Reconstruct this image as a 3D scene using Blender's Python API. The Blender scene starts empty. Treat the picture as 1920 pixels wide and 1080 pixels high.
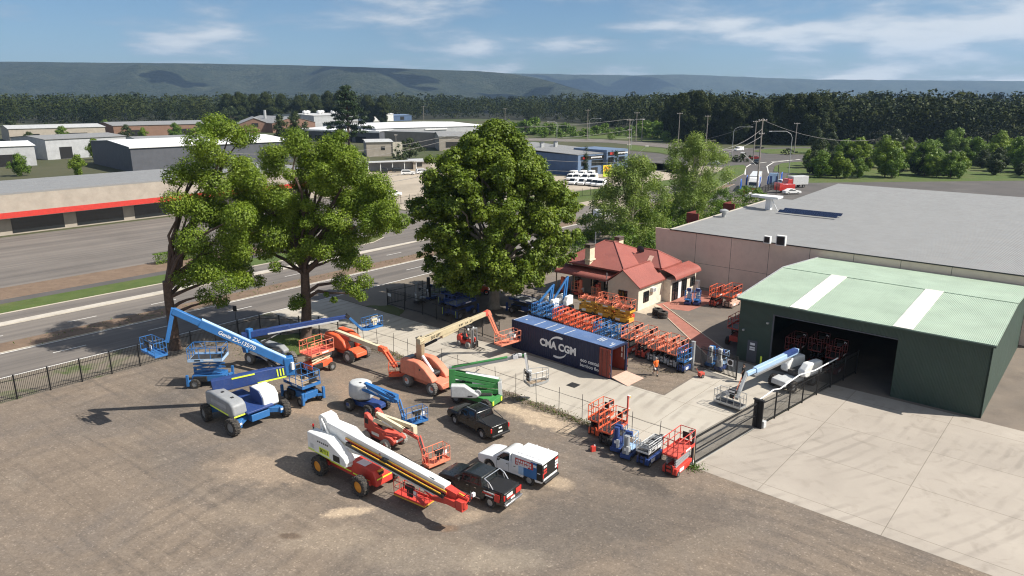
SUNE,SKYS,EXPO,HAZE,SKYC,CLX,CLY=5.0,.062,0.62,7.0e-5,7.5,2.3,.7
# clouds out of frame above: x, y, height, half width, half depth
CLOUDS=[(250,3500,1000,420,330),(1300,3650,1000,300,260),(900,3250,950,180,170),(1900,6900,1100,900,420),(1250,620,820,190,170),(1350,900,900,330,170),(640,1050,850,260,150),(700,4000,1000,220,160),(-700,3300,1000,200,160)]
import bpy, bmesh, math, random
import numpy as np
from mathutils import Vector, Matrix
R=math.radians; PI=math.pi
random.seed(7)
SC=bpy.context.scene; COL=SC.collection
# ---------------------------------------------------------------- survey: photo measurements -> site
F=1333.333; PITCH=math.atan(359.5/F); CAMH=24.3
def G(px,py,z=0.0):
    a=(px-960)/F; b=(540-py)/F; c,s=math.cos(PITCH),math.sin(PITCH)
    t=(z-CAMH)/(-s+b*c)
    return Vector((a*t,(c+b*s)*t,z))
def V(px,py,Y):
    a=(px-960)/F; b=(540-py)/F; c,s=math.cos(PITCH),math.sin(PITCH)
    t=Y/(c+b*s)
    return Vector((a*t,Y,CAMH+(-s+b*c)*t))
RA=R(49.2); rx,ry=math.cos(RA),math.sin(RA)
def W(s,o,z=0.0): return Vector((s*rx+o*ry, s*ry-o*rx, z))   # s along the highway, o to its right
SITE=RA-PI/2                                                  # heading of the site's cross axis
# ---------------------------------------------------------------- materials
M={}
def nodes(name):
    m=bpy.data.materials.new(name); m.use_nodes=True; nt=m.node_tree
    return m,nt,nt.nodes['Principled BSDF'],nt.nodes['Material Output']
def N(nt,t,**k):
    n=nt.nodes.new(t)
    for a,b in k.items():
        if a.startswith('i_'):
            key=a[2:]; key=int(key) if key.isdigit() else key.replace('_',' ')
            n.inputs[key].default_value=b
        else: setattr(n,a,b)
    return n
def ramp(nt,stops):
    r=nt.nodes.new('ShaderNodeValToRGB'); e=r.color_ramp.elements
    while len(e)<len(stops): e.new(.5)
    for i,(p,c) in enumerate(stops):
        e[i].position=p
        if not hasattr(c,'__len__'): c=(c,c,c)
        e[i].color=(c[0],c[1],c[2],1)
    return r
def c4(c): return (c[0],c[1],c[2],1)
def mixc(nt,f,a,b,mode='MIX'):
    n=nt.nodes.new('ShaderNodeMix'); n.data_type='RGBA'; n.blend_type=mode
    for s,v in ((n.inputs['Factor'],f),(n.inputs['A'],a),(n.inputs['B'],b)):
        if hasattr(v,'links') or isinstance(v,bpy.types.NodeSocket): nt.links.new(v,s)
        elif hasattr(v,'__len__'): s.default_value=c4(v)
        else: s.default_value=v
    return n.outputs['Result']
def noise(nt,scale,detail=4,rough=.55,co='Object',dist=0):
    tc=N(nt,'ShaderNodeTexCoord'); n=N(nt,'ShaderNodeTexNoise',i_Scale=scale,i_Detail=detail,i_Roughness=rough,i_Distortion=dist)
    nt.links.new(tc.outputs[co],n.inputs['Vector']); return n.outputs['Fac']
def mat(name,col,rough=.5,metal=0,var=.12,scale=2.5,bump=0,bscale=25,dirt=.18,spec=.5,coat=0,dcol=(.22,.18,.14)):
    m,nt,b,o=nodes(name); col=tuple(col)
    f=noise(nt,scale)
    r=ramp(nt,[(.3,[max(0,c*(1-var)) for c in col]),(.7,[min(1,c*(1+var)) for c in col])]); nt.links.new(f,r.inputs[0])
    out=r.outputs[0]
    if dirt:
        f2=noise(nt,scale*3.3,6,.65); r2=ramp(nt,[(.48,0),(.8,dirt*2)]); nt.links.new(f2,r2.inputs[0])
        out=mixc(nt,r2.outputs[0],out,dcol)
        rr=ramp(nt,[(.3,rough),(.8,min(1,rough+.25))]); nt.links.new(f2,rr.inputs[0]); nt.links.new(rr.outputs[0],b.inputs['Roughness'])
    else: b.inputs['Roughness'].default_value=rough
    if name.startswith('paint_'):       # scuffs, grease and rubbed edges of hired machines
        f3=noise(nt,7.5,8,.7,dist=.6); r3=ramp(nt,[(.56,0),(.70,.42)]); nt.links.new(f3,r3.inputs[0]); out=mixc(nt,r3.outputs[0],out,[c*.38+.012 for c in col])
        g=N(nt,'ShaderNodeNewGeometry'); pr=ramp(nt,[(.53,0),(.60,.35)]); nt.links.new(g.outputs['Pointiness'],pr.inputs[0]); out=mixc(nt,pr.outputs[0],out,[min(1,c*1.25+.06) for c in col])
    nt.links.new(out,b.inputs['Base Color'])
    b.inputs['Metallic'].default_value=metal; b.inputs['Specular IOR Level'].default_value=spec
    if coat: b.inputs['Coat Weight'].default_value=coat; b.inputs['Coat Roughness'].default_value=.08
    if bump:
        bp=N(nt,'ShaderNodeBump',i_Strength=bump,i_Distance=.05); nt.links.new(noise(nt,bscale,5,.6),bp.inputs['Height']); nt.links.new(bp.outputs[0],b.inputs['Normal'])
    M[name]=m; return m
def ribbed(name,col,pitch,axis=0,rough=.45,var=.1,dirt=.15,depth=.6,scale=.4,dcol=(.2,.17,.15)):
    m=mat(name,col,rough,0,var,scale,dirt=dirt,dcol=dcol); nt=m.node_tree; b=nt.nodes['Principled BSDF']
    tc=N(nt,'ShaderNodeTexCoord'); w=N(nt,'ShaderNodeTexWave',wave_type='BANDS',bands_direction='XYZ'[axis],i_Scale=PI/(10*pitch)*2)
    nt.links.new(tc.outputs['Object'],w.inputs['Vector'])
    bp=N(nt,'ShaderNodeBump',i_Strength=depth,i_Distance=.04); nt.links.new(w.outputs['Fac'],bp.inputs['Height']); nt.links.new(bp.outputs[0],b.inputs['Normal'])
    return m
def leafmat(name,c0,c1,c2,trans=.25,rough=.5,ns=.35,amp=((.72,.78,.7),(1.15,1.1,1))):
    m,nt,b,o=nodes(name)
    g=N(nt,'ShaderNodeNewGeometry'); r=ramp(nt,[(0,c0),(.5,c1),(1,c2)]); nt.links.new(g.outputs['Random Per Island'],r.inputs[0])
    f=noise(nt,ns,3); r2=ramp(nt,[(.35,amp[0]),(.65,amp[1])]); nt.links.new(f,r2.inputs[0])
    colr=mixc(nt,1.0,r.outputs[0],r2.outputs[0],'MULTIPLY')
    nt.links.new(colr,b.inputs['Base Color']); b.inputs['Roughness'].default_value=rough; b.inputs['Specular IOR Level'].default_value=.25 if 'forest' not in name else .04
    t=N(nt,'ShaderNodeBsdfTranslucent'); nt.links.new(mixc(nt,1.0,colr,(1.2,1.25,.5),'MULTIPLY'),t.inputs['Color'])
    mx=N(nt,'ShaderNodeMixShader'); mx.inputs[0].default_value=trans
    nt.links.new(b.outputs[0],mx.inputs[1]); nt.links.new(t.outputs[0],mx.inputs[2]); nt.links.new(mx.outputs[0],o.inputs['Surface'])
    M[name]=m; return m
def layered(name,base,layers,rough=.9,bump=.3,bscale=6,bdist=.05):
    """ground sheet: base (c0,c1,scale) then noise-masked layers (colour, scale, lo, hi, amount, distortion)"""
    m,nt,b,o=nodes(name)
    r=ramp(nt,[(.3,base[0]),(.7,base[1])]); nt.links.new(noise(nt,base[2],8,.62,dist=.3),r.inputs[0]); out=r.outputs[0]
    for col,sc,lo,hi,am,ds in layers:
        k=ramp(nt,[(lo,0),(hi,am)]); nt.links.new(noise(nt,sc,7,.6,dist=ds),k.inputs[0]); out=mixc(nt,k.outputs[0],out,col)
    nt.links.new(out,b.inputs['Base Color']); b.inputs['Roughness'].default_value=rough; b.inputs['Specular IOR Level'].default_value=.2
    if bump:
        bp=N(nt,'ShaderNodeBump',i_Strength=bump,i_Distance=bdist); nt.links.new(noise(nt,bscale,8,.7),bp.inputs['Height']); nt.links.new(bp.outputs[0],b.inputs['Normal'])
    M[name]=m; return m,nt,b
# paints
RED=(.50,.035,.02); ORG=(.68,.10,.03); BLU=(.010,.115,.33)
mat('paint_orange',ORG,.42,var=.1,dirt=.16); mat('paint_salmon',(.62,.19,.11),.55,var=.14,dirt=.22,dcol=(.5,.3,.22)); mat('paint_red',RED,.38,dirt=.1)
mat('paint_brick_red',(.48,.06,.035),.5,dirt=.2); mat('paint_faded_orange',(.70,.19,.10),.55,dirt=.15)
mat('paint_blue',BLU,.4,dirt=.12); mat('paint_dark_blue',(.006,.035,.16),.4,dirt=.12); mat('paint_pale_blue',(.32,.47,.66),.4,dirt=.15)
mat('paint_white',(.74,.74,.72),.38,dirt=.1,var=.05); mat('paint_cream',(.56,.49,.34),.5,dirt=.15); mat('paint_tan',(.42,.35,.22),.5,dirt=.15)
mat('paint_grey',(.24,.25,.26),.45,dirt=.15); mat('paint_light_grey',(.46,.47,.47),.45,dirt=.12); mat('paint_green',(.03,.20,.045),.42,dirt=.15)
mat('paint_yellow',(.65,.36,.02),.45,dirt=.15); mat('paint_lime',(.66,.80,.04),.4,dirt=.05); mat('rim_orange',(.60,.24,.02),.45,dirt=.12)
mat('paint_amber',(.60,.31,.02),.5,dirt=.2)
mat('black',(.012,.012,.013),.5,dirt=.08); mat('dark_steel',(.05,.05,.052),.45,.4,dirt=.2); mat('steel',(.33,.33,.33),.4,.6,dirt=.15); mat('galvanised',(.42,.43,.43),.45,.5,dirt=.12)
mat('rubber',(.028,.026,.024),.85,dirt=.35,bump=.2); mat('rubber_dusty',(.13,.12,.11),.9,dirt=.3); mat('rubber_pale',(.33,.31,.28),.85,dirt=.2); mat('rim_white',(.62,.62,.6),.45,dirt=.2); mat('rim_grey',(.16,.165,.17),.45,dirt=.25)
mat('fence_black',(.006,.006,.007),.55,dirt=.03); mat('timber',(.33,.25,.17),.8,dirt=.2)
mat('car_black',(.006,.0065,.0065),.2,dirt=.008,coat=.3,var=.05); mat('car_charcoal',(.013,.015,.015),.22,dirt=.01,coat=.6,var=.05); mat('car_white',(.78,.78,.77),.25,dirt=.03,coat=.5,var=.02); mat('car_red',(.42,.02,.015),.3,dirt=.05,coat=.5)
mat('car_silver',(.42,.43,.44),.3,.5,dirt=.05,coat=.4); mat('tonneau',(.009,.009,.01),.55,dirt=.02); mat('chrome',(.62,.62,.62),.2,.9,dirt=.03)
mat('glass',(.012,.016,.018),.06,dirt=0,var=0,spec=.8); mat('lamp_red',(.45,.012,.01),.2,dirt=0); mat('lamp_clear',(.7,.7,.68),.15,dirt=0); mat('lamp_amber',(.8,.34,.02),.25,dirt=0)
mat('plate',(.7,.7,.66),.5,dirt=.1); mat('letter_white',(.72,.72,.72),.5,dirt=0,var=.03); mat('letter_black',(.012,.012,.012),.5,dirt=0); mat('letter_red',(.5,.04,.03),.5,dirt=0); mat('letter_orange',(.75,.18,.03),.5,dirt=0)
mat('skin',(.42,.24,.16),.55,dirt=0); mat('hair_grey',(.28,.26,.24),.8,dirt=0); mat('hair_dark',(.02,.015,.012),.7,dirt=0); mat('hivis_orange',(.80,.15,.02),.7,dirt=.04); mat('cloth_black',(.012,.012,.014),.85,dirt=.05); mat('cloth_navy',(.015,.02,.035),.85,dirt=.05); mat('sock',(.5,.48,.44),.85,dirt=.05)
# buildings
ribbed('roof_red',(.30,.080,.060),.16,0,.5,dirt=.10,dcol=(.42,.2,.16)); ribbed('roof_red_cross',(.30,.080,.060),.16,1,.5,dirt=.10,dcol=(.42,.2,.16))
ribbed('weatherboard',(.60,.55,.44),.3,2,.6,dirt=.08); mat('wall_cream',(.66,.61,.50),.7,dirt=.08); mat('chimney_cream',(.62,.55,.40),.75,dirt=.12); mat('chimney_brick',(.10,.075,.06),.8,dirt=.2)
mat('wall_mauve',(.70,.56,.46),.8,var=.06,dirt=.1,scale=.3); ribbed('roof_grey',(.235,.235,.23),.25,0,.5,dirt=.15,var=.06); ribbed('roof_pale',(.46,.46,.45),.3,0,.5,dirt=.08); ribbed('roof_white',(.78,.78,.78),.3,0,.45,dirt=.04,var=.04)
ribbed('shed_green',(.030,.056,.043),.2,0,.5,dirt=.06); ribbed('roof_green',(.33,.42,.32),.25,0,.5,dirt=.06); ribbed('skylight_sheet',(.74,.71,.64),.2,0,.4,dirt=.08)
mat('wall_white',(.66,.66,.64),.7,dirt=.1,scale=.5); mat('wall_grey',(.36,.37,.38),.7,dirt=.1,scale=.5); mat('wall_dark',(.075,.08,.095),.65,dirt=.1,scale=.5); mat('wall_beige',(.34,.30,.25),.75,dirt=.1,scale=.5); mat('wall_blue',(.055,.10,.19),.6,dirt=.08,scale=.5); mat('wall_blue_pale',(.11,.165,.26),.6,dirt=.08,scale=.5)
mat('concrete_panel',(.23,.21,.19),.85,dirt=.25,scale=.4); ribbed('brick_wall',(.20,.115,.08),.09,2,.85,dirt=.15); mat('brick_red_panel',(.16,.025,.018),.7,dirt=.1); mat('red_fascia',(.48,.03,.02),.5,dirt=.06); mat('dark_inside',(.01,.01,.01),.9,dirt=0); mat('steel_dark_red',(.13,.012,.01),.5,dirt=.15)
mat('solar_cell',(.012,.02,.05),.15,dirt=.03); mat('path_edge',(.45,.37,.28),.85,dirt=.2); mat('sign_yellow',(.75,.6,.03),.5,dirt=.03); mat('sign_lime',(.42,.55,.04),.5,dirt=.03)
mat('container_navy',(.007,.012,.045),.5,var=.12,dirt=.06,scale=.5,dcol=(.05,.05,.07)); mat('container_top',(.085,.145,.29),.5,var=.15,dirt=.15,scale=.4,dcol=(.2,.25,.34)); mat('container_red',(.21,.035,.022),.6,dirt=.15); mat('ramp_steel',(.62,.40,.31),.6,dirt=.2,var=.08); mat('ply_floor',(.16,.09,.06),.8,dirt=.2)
mat('flag_blue',(.02,.10,.42),.6,dirt=0); mat('pole_timber',(.27,.24,.21),.85,dirt=.2); mat('wire',(.22,.21,.20),.6,dirt=0); mat('bark',(.085,.055,.042),.95,var=.35,scale=3,bump=.8,bscale=9,dirt=.2); mat('bark_pale',(.30,.26,.21),.9,var=.3,scale=1.5,bump=.5,bscale=8,dirt=.3)
leafmat('leaf_camphor',(.076,.126,.011),(.155,.226,.022),(.24,.315,.048),.3); leafmat('leaf_plane',(.078,.120,.012),(.142,.200,.023),(.21,.275,.044),.3); leafmat('leaf_gum',(.12,.175,.040),(.20,.275,.062),(.29,.36,.11),.3)
leafmat('leaf_dark',(.026,.042,.014),(.044,.064,.020),(.070,.088,.032),.15); leafmat('leaf_pine',(.014,.030,.010),(.024,.044,.014),(.036,.06,.02),.1); leafmat('leaf_bush',(.070,.130,.016),(.115,.19,.026),(.17,.25,.04)); leafmat('leaf_forest',(.022,.033,.010),(.032,.045,.014),(.043,.055,.018),.04,.5,.045,((.62,.70,.68),(1.45,1.25,1.05)))
leafmat('grass_blade',(.06,.12,.02),(.085,.15,.028),(.12,.17,.045),.2); leafmat('dry_weed',(.16,.11,.06),(.2,.15,.08),(.10,.12,.04),.15)
# ---------------------------------------------------------------- mesh builder
Z=Vector((0,0,1))
class MB:
    def __init__(s): s.v=[];s.f=[];s.m=[];s.T=Matrix()
    def at(s,loc=(0,0,0),rz=0,ry=0): s.T=Matrix.Translation(loc)@Matrix.Rotation(rz,4,'Z')@Matrix.Rotation(ry,4,'Y'); return s
    def add(s,vs,fs,mi=0):
        n=len(s.v); s.v+=[tuple(s.T@Vector(v)) for v in vs]; s.f+=[tuple(i+n for i in f) for f in fs]; s.m+=[mi]*len(fs); return s
    def box(s,c,d,mi=0,tx=1,ty=1,rz=0):
        x,y,z=d[0]/2,d[1]/2,d[2]/2; k=math.cos(rz),math.sin(rz); vs=[]
        for dz,ax,ay in ((-z,1,1),(z,tx,ty)):
            for a,b in ((-x,-y),(x,-y),(x,y),(-x,y)):
                a,b=a*ax,b*ay; vs.append((c[0]+a*k[0]-b*k[1],c[1]+a*k[1]+b*k[0],c[2]+dz))
        return s.add(vs,[(3,2,1,0),(4,5,6,7),(0,1,5,4),(1,2,6,5),(2,3,7,6),(3,0,4,7)],mi)
    def box2(s,a,b,mi=0): return s.box([(a[i]+b[i])/2 for i in range(3)],[abs(b[i]-a[i]) for i in range(3)],mi)
    def bar(s,a,b,w,h,mi=0,w2=None,h2=None,up=Z):
        a,b=Vector(a),Vector(b); d=(b-a).normalized(); sd=d.cross(up)
        if sd.length<1e-4: sd=d.cross(Vector((1,0,0)))
        sd.normalize(); u=sd.cross(d); vs=[]
        for p,ww,hh in ((a,w,h),(b,w2 or w,h2 or h)):
            for i,j in ((-1,-1),(1,-1),(1,1),(-1,1)): vs.append(p+sd*(i*ww/2)+u*(j*hh/2))
        return s.add(vs,[(3,2,1,0),(4,5,6,7),(0,1,5,4),(1,2,6,5),(2,3,7,6),(3,0,4,7)],mi)
    def tube(s,pts,r,n=6,mi=0,cap=True,closed=False):
        pts=[Vector(p) for p in pts]; k=len(pts); rs=r if hasattr(r,'__len__') else [r]*k; vs=[];fs=[]
        ref=None
        for i,p in enumerate(pts):
            if closed: d=pts[(i+1)%k]-pts[i-1]
            else: d=pts[min(i+1,k-1)]-pts[max(i-1,0)]
            if d.length<1e-9: d=Z.copy()
            d.normalize()
            if ref is None: ref=Vector((1,0,0)) if abs(d.z)>.9 else Z
            sd=d.cross(ref)
            if sd.length<1e-3: sd=d.cross(Vector((.3,1,.2)))
            sd.normalize(); u=sd.cross(d); ref=u
            for j in range(n):
                a=2*PI*j/n; vs.append(p+(sd*math.cos(a)+u*math.sin(a))*rs[i])
        for i in range(k if closed else k-1):
            i2=(i+1)%k
            for j in range(n): fs.append((i*n+j,i*n+(j+1)%n,i2*n+(j+1)%n,i2*n+j))
        if cap and not closed: fs+= [tuple(range(n-1,-1,-1)),tuple((k-1)*n+j for j in range(n))]
        return s.add(vs,fs,mi)
    def lines(s,segs,r,n=5,mi=0):
        for a,b in segs: s.tube([a,b],r,n,mi)
        return s
    def prism(s,prof,t,mi=0,plane='xz',c=0,inset=None):
        """extrude a closed profile; inset(a,b)->half width factor"""
        k=len(prof); vs=[]
        for sg in (-1,1):
            for a,b in prof:
                h=c+sg*t/2*(inset(a,b) if inset else 1)
                vs.append((a,h,b) if plane=='xz' else (h,a,b) if plane=='yz' else (a,b,h))
        fs=[tuple(range(k-1,-1,-1)),tuple(k+i for i in range(k))]+[(i,(i+1)%k,k+(i+1)%k,k+i) for i in range(k)]
        return s.add(vs,fs,mi)
    def lathe(s,prof,c,ax='z',n=16,mi=0,cap=True):
        vs=[];fs=[];k=len(prof)
        for r,h in prof:
            for j in range(n):
                a=2*PI*j/n; x,y=r*math.cos(a),r*math.sin(a)
                p={'z':(x,y,h),'y':(x,h,y),'x':(h,x,y)}[ax]; vs.append((c[0]+p[0],c[1]+p[1],c[2]+p[2]))
        for i in range(k-1):
            for j in range(n): fs.append((i*n+j,i*n+(j+1)%n,(i+1)*n+(j+1)%n,(i+1)*n+j))
        if cap and prof[0][0]>1e-6: fs.append(tuple(range(n-1,-1,-1)))
        if cap and prof[-1][0]>1e-6: fs.append(tuple((k-1)*n+j for j in range(n)))
        return s.add(vs,fs,mi)
    def ring(s,ro,ri,c,w,ax='y',n=20,mi=0):
        return s.lathe([(ri,-w/2),(ro*.9,-w/2),(ro,-w*.33),(ro,w*.33),(ro*.9,w/2),(ri,w/2),(ri,-w/2)],c,ax,n,mi,False)
    def quad(s,a,b,c,d,mi=0): return s.add([a,b,c,d],[(0,1,2,3)],mi)
    def poly(s,pts,mi=0): return s.add(pts,[tuple(range(len(pts)))],mi)
    def mesh(s,name,mats,smooth=True,recalc=True):
        me=bpy.data.meshes.new(name); me.from_pydata(s.v,[],s.f)
        for m in (mats if isinstance(mats,(list,tuple)) else [mats]): me.materials.append(M[m] if isinstance(m,str) else m)
        if max(s.m,default=0): me.polygons.foreach_set('material_index',s.m)
        if recalc:
            bm=bmesh.new(); bm.from_mesh(me); bmesh.ops.recalc_face_normals(bm,faces=bm.faces); bm.to_mesh(me); bm.free()
        if smooth:
            me.polygons.foreach_set('use_smooth',[True]*len(me.polygons)); me.set_sharp_from_angle(angle=R(38))
        return me
    def build(s,name,mats,parent=None,bevel=0,seg=2,loc=None,smooth=True,recalc=True,label=None):
        o=link(name,s.mesh(name,mats,smooth,recalc),parent,loc)
        if bevel:
            b=o.modifiers.new('bevel','BEVEL'); b.width=bevel; b.segments=seg; b.limit_method='ANGLE'; b.angle_limit=R(30); b.harden_normals=False
        if label: o['label']=label
        return o
def link(name,me,parent=None,loc=None,rz=None):
    o=bpy.data.objects.new(name,me); COL.objects.link(o)
    if parent: o.parent=parent
    if loc is not None: o.location=loc
    if rz is not None: o.rotation_euler.z=rz
    return o
def thing(name,label,cat,loc=(0,0,0),rz=0,group=None):
    o=bpy.data.objects.new(name,None); COL.objects.link(o); o.empty_display_size=.3
    o.location=loc; o.rotation_euler=(0,0,rz); return tag(o,label,cat,group)
def tag(o,label,cat,group=None):
    o['label']=label; o['category']=cat
    if group: o['group']=group
    return o
def struct(o,kind='structure'): o['kind']=kind; return o
KIDS={}
def kids(o): return [c for c in bpy.data.objects if c.parent==o]
def dup(root,loc,rz,label=None,group=None,kmap=None):
    """copy a thing with its parts and sub-parts"""
    def cp(o,par):
        c=o.copy(); COL.objects.link(c)
        if par: c.parent=par
        for ch in (kmap[o.name] if kmap else kids(o)): cp(ch,c)
        return c
    r=cp(root,None); r.location=loc; r.rotation_euler=(0,0,rz)
    if label: r['label']=label
    if group: r['group']=group
    return r
def text(s,size,name,m,parent,loc,rot,ext=.004,bold=.0,align='CENTER',spacing=1.0,scale=(1,1,1),shear=0,label=None):
    cu=bpy.data.curves.new(name,'FONT'); cu.body=s; cu.size=size; cu.extrude=ext; cu.offset=bold*size; cu.align_x=align; cu.align_y='CENTER'; cu.space_character=spacing; cu.shear=shear; cu.resolution_u=3
    t=bpy.data.objects.new('tmp',cu); COL.objects.link(t)
    dg=bpy.context.evaluated_depsgraph_get(); me=bpy.data.meshes.new_from_object(t.evaluated_get(dg)); bpy.data.objects.remove(t); bpy.data.curves.remove(cu)
    me.materials.clear(); me.materials.append(M[m]); o=link(name,me,parent,loc); o.rotation_euler=rot; o.scale=scale
    return o
# ---------------------------------------------------------------- camera, light, sky
cd=bpy.data.cameras.new('camera'); cam=bpy.data.objects.new('camera',cd); COL.objects.link(cam); SC.camera=cam
cd.lens=25.0; cd.sensor_width=36; cd.clip_start=.5; cd.clip_end=40000
cam.location=(0,0,CAMH); cam.rotation_euler=(PI/2-PITCH,0,0)
SUN_AZ,SUN_EL=R(-11),R(46)
sd=bpy.data.lights.new('sun','SUN'); so=bpy.data.objects.new('sun',sd); COL.objects.link(so)
sd.energy=SUNE; sd.angle=R(.5); sd.color=(1,.945,.86)
so.rotation_euler=(-Vector((math.cos(SUN_AZ)*math.cos(SUN_EL),math.sin(SUN_AZ)*math.cos(SUN_EL),math.sin(SUN_EL)))).to_track_quat('-Z','Y').to_euler()
so.location=(40,-10,60)
w=bpy.data.worlds.new('World'); SC.world=w; w.use_nodes=True; nt=w.node_tree; bg=nt.nodes['Background']
sky=N(nt,'ShaderNodeTexSky',sky_type='NISHITA',sun_disc=False,sun_elevation=SUN_EL,sun_rotation=PI/2-SUN_AZ,altitude=50,air_density=1.0,dust_density=.4,ozone_density=2.5)
tc=N(nt,'ShaderNodeTexCoord'); sp=N(nt,'ShaderNodeSeparateXYZ'); nt.links.new(tc.outputs['Generated'],sp.inputs[0])
zz=N(nt,'ShaderNodeMath',operation='MAXIMUM',i_1=.004); nt.links.new(sp.outputs[2],zz.inputs[0])
zo=N(nt,'ShaderNodeMath',operation='ADD',i_1=.17); nt.links.new(zz.outputs[0],zo.inputs[0])
def dv(i):
    d=N(nt,'ShaderNodeMath',operation='DIVIDE'); nt.links.new(sp.outputs[i],d.inputs[0]); nt.links.new(zo.outputs[0],d.inputs[1]); return d.outputs[0]
cb=N(nt,'ShaderNodeCombineXYZ'); nt.links.new(dv(0),cb.inputs[0]); nt.links.new(dv(1),cb.inputs[1])
def cn(scale,det,rough,off,dist=0):
    mp=N(nt,'ShaderNodeMapping'); mp.inputs['Location'].default_value=off; nt.links.new(cb.outputs[0],mp.inputs[0])
    n=N(nt,'ShaderNodeTexNoise',i_Scale=scale,i_Detail=det,i_Roughness=rough,i_Distortion=dist); nt.links.new(mp.outputs[0],n.inputs['Vector']); return n.outputs['Fac']
big=cn(.3,3,.5,(CLX,CLY,0)); fine=cn(1.25,10,.55,(CLX,CLY,0),.15)
ax=N(nt,'ShaderNodeMapRange',i_1=-.45,i_2=.45,i_3=-.075,i_4=.085); nt.links.new(sp.outputs[0],ax.inputs[0])
s1=N(nt,'ShaderNodeMath',operation='MULTIPLY_ADD',i_1=.45); nt.links.new(big,s1.inputs[0]); nt.links.new(fine,s1.inputs[2])
bk=N(nt,'ShaderNodeMapRange',i_1=.25,i_2=-.45,i_3=0,i_4=.08); nt.links.new(sp.outputs[1],bk.inputs[0])   # unseen extra cloud behind the viewer, added to brighten shaded walls
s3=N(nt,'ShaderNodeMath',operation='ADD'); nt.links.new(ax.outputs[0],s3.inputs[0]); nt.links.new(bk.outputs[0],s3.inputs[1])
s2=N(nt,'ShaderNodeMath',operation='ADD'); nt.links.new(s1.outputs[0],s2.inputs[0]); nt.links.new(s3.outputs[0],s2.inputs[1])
cm=ramp(nt,[(.66,0),(.73,.35),(.80,.75),(.9,.92)]); nt.links.new(s2.outputs[0],cm.inputs[0])
cc=ramp(nt,[(.66,(SKYC*.42,SKYC*.54,SKYC*.72)),(.74,(SKYC*.70,SKYC*.80,SKYC*.92)),(.86,(SKYC*1.2,SKYC*1.22,SKYC*1.22))]); nt.links.new(s2.outputs[0],cc.inputs[0])
skyt=mixc(nt,1.0,sky.outputs[0],(.62,.79,.98),'MULTIPLY')
nt.links.new(mixc(nt,cm.outputs[0],skyt,cc.outputs[0]),bg.inputs['Color']); bg.inputs['Strength'].default_value=SKYS
SC.view_settings.view_transform='Standard'; SC.view_settings.look='None'; SC.view_settings.exposure=EXPO; SC.view_settings.gamma=1; SC.view_settings.use_curve_mapping=False
SC.render.engine='CYCLES'; cy=SC.cycles; cy.use_denoising=True; cy.max_bounces=6; cy.diffuse_bounces=3; cy.glossy_bounces=3; cy.transmission_bounces=3; cy.transparent_max_bounces=6; cy.volume_bounces=0; cy.use_adaptive_sampling=True; cy.adaptive_threshold=.012; cy.filter_width=1.15
# ---------------------------------------------------------------- ground materials
layered('mat_ground',((.055,.062,.030),(.09,.085,.05),.02),[((.05,.075,.022),.006,.45,.6,.8,0)],bump=.2,bscale=1)
_,nt,b=layered('mat_gravel',((.168,.134,.104),(.210,.167,.128),.22),[
  ((.225,.178,.135),.085,.45,.64,.7,.4),((.105,.093,.083),.06,.48,.68,.7,.6),((.27,.225,.175),.19,.58,.74,.5,.8),((.10,.088,.078),.42,.60,.78,.4,.5),((.28,.25,.21),1.4,.64,.76,.3,0),((.085,.074,.066),2.2,.62,.76,.3,0)],bump=.35,bscale=7,bdist=.05)
tc=N(nt,'ShaderNodeTexCoord'); cur=b.inputs['Base Color'].links[0].from_socket
# tyre tracks swinging round the corner of the yard (wear in the surface)
mp=N(nt,'ShaderNodeMapping'); mp.inputs['Location'].default_value=(-7,-24,0); nt.links.new(tc.outputs['Object'],mp.inputs[0])
wv=N(nt,'ShaderNodeTexWave',wave_type='RINGS',rings_direction='Z',i_Scale=.21,i_Distortion=7,i_Detail=4,i_Detail_Scale=.35,i_Detail_Roughness=.7); nt.links.new(mp.outputs[0],wv.inputs[0])
wr=ramp(nt,[(.5,0),(.95,1)]); nt.links.new(wv.outputs['Fac'],wr.inputs[0]); dk=ramp(nt,[(.43,0),(.62,.36)]); nt.links.new(noise(nt,.09,4),dk.inputs[0]); mm=N(nt,'ShaderNodeMath',operation='MULTIPLY'); nt.links.new(wr.outputs[0],mm.inputs[0]); nt.links.new(dk.outputs[0],mm.inputs[1]); cur=mixc(nt,mm.outputs[0],cur,(.085,.072,.062))
ms=N(nt,'ShaderNodeMapping',vector_type='TEXTURE'); ms.inputs['Rotation'].default_value=(0,0,R(-36)); ms.inputs['Scale'].default_value=(9,.55,1); nt.links.new(tc.outputs['Object'],ms.inputs[0]); n4=N(nt,'ShaderNodeTexNoise',i_Scale=.9,i_Detail=6,i_Roughness=.62,i_Distortion=.8); nt.links.new(ms.outputs[0],n4.inputs['Vector'])
k4=ramp(nt,[(.52,0),(.70,.55)]); nt.links.new(n4.outputs['Fac'],k4.inputs[0]); z4=ramp(nt,[(.44,0),(.60,1)]); nt.links.new(noise(nt,.07,4),z4.inputs[0]); m4=N(nt,'ShaderNodeMath',operation='MULTIPLY'); nt.links.new(k4.outputs[0],m4.inputs[0]); nt.links.new(z4.outputs[0],m4.inputs[1]); cur=mixc(nt,m4.outputs[0],cur,(.265,.215,.165))
k5=ramp(nt,[(.30,.5),(.46,0)]); nt.links.new(n4.outputs['Fac'],k5.inputs[0]); cur=mixc(nt,k5.outputs[0],cur,(.095,.080,.068))
gz=ramp(nt,[(.45,0),(.65,.42)]); nt.links.new(noise(nt,.13,6,.6,dist=.8),gz.inputs[0]); cur=mixc(nt,gz.outputs[0],cur,(.128,.116,.108))
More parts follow.
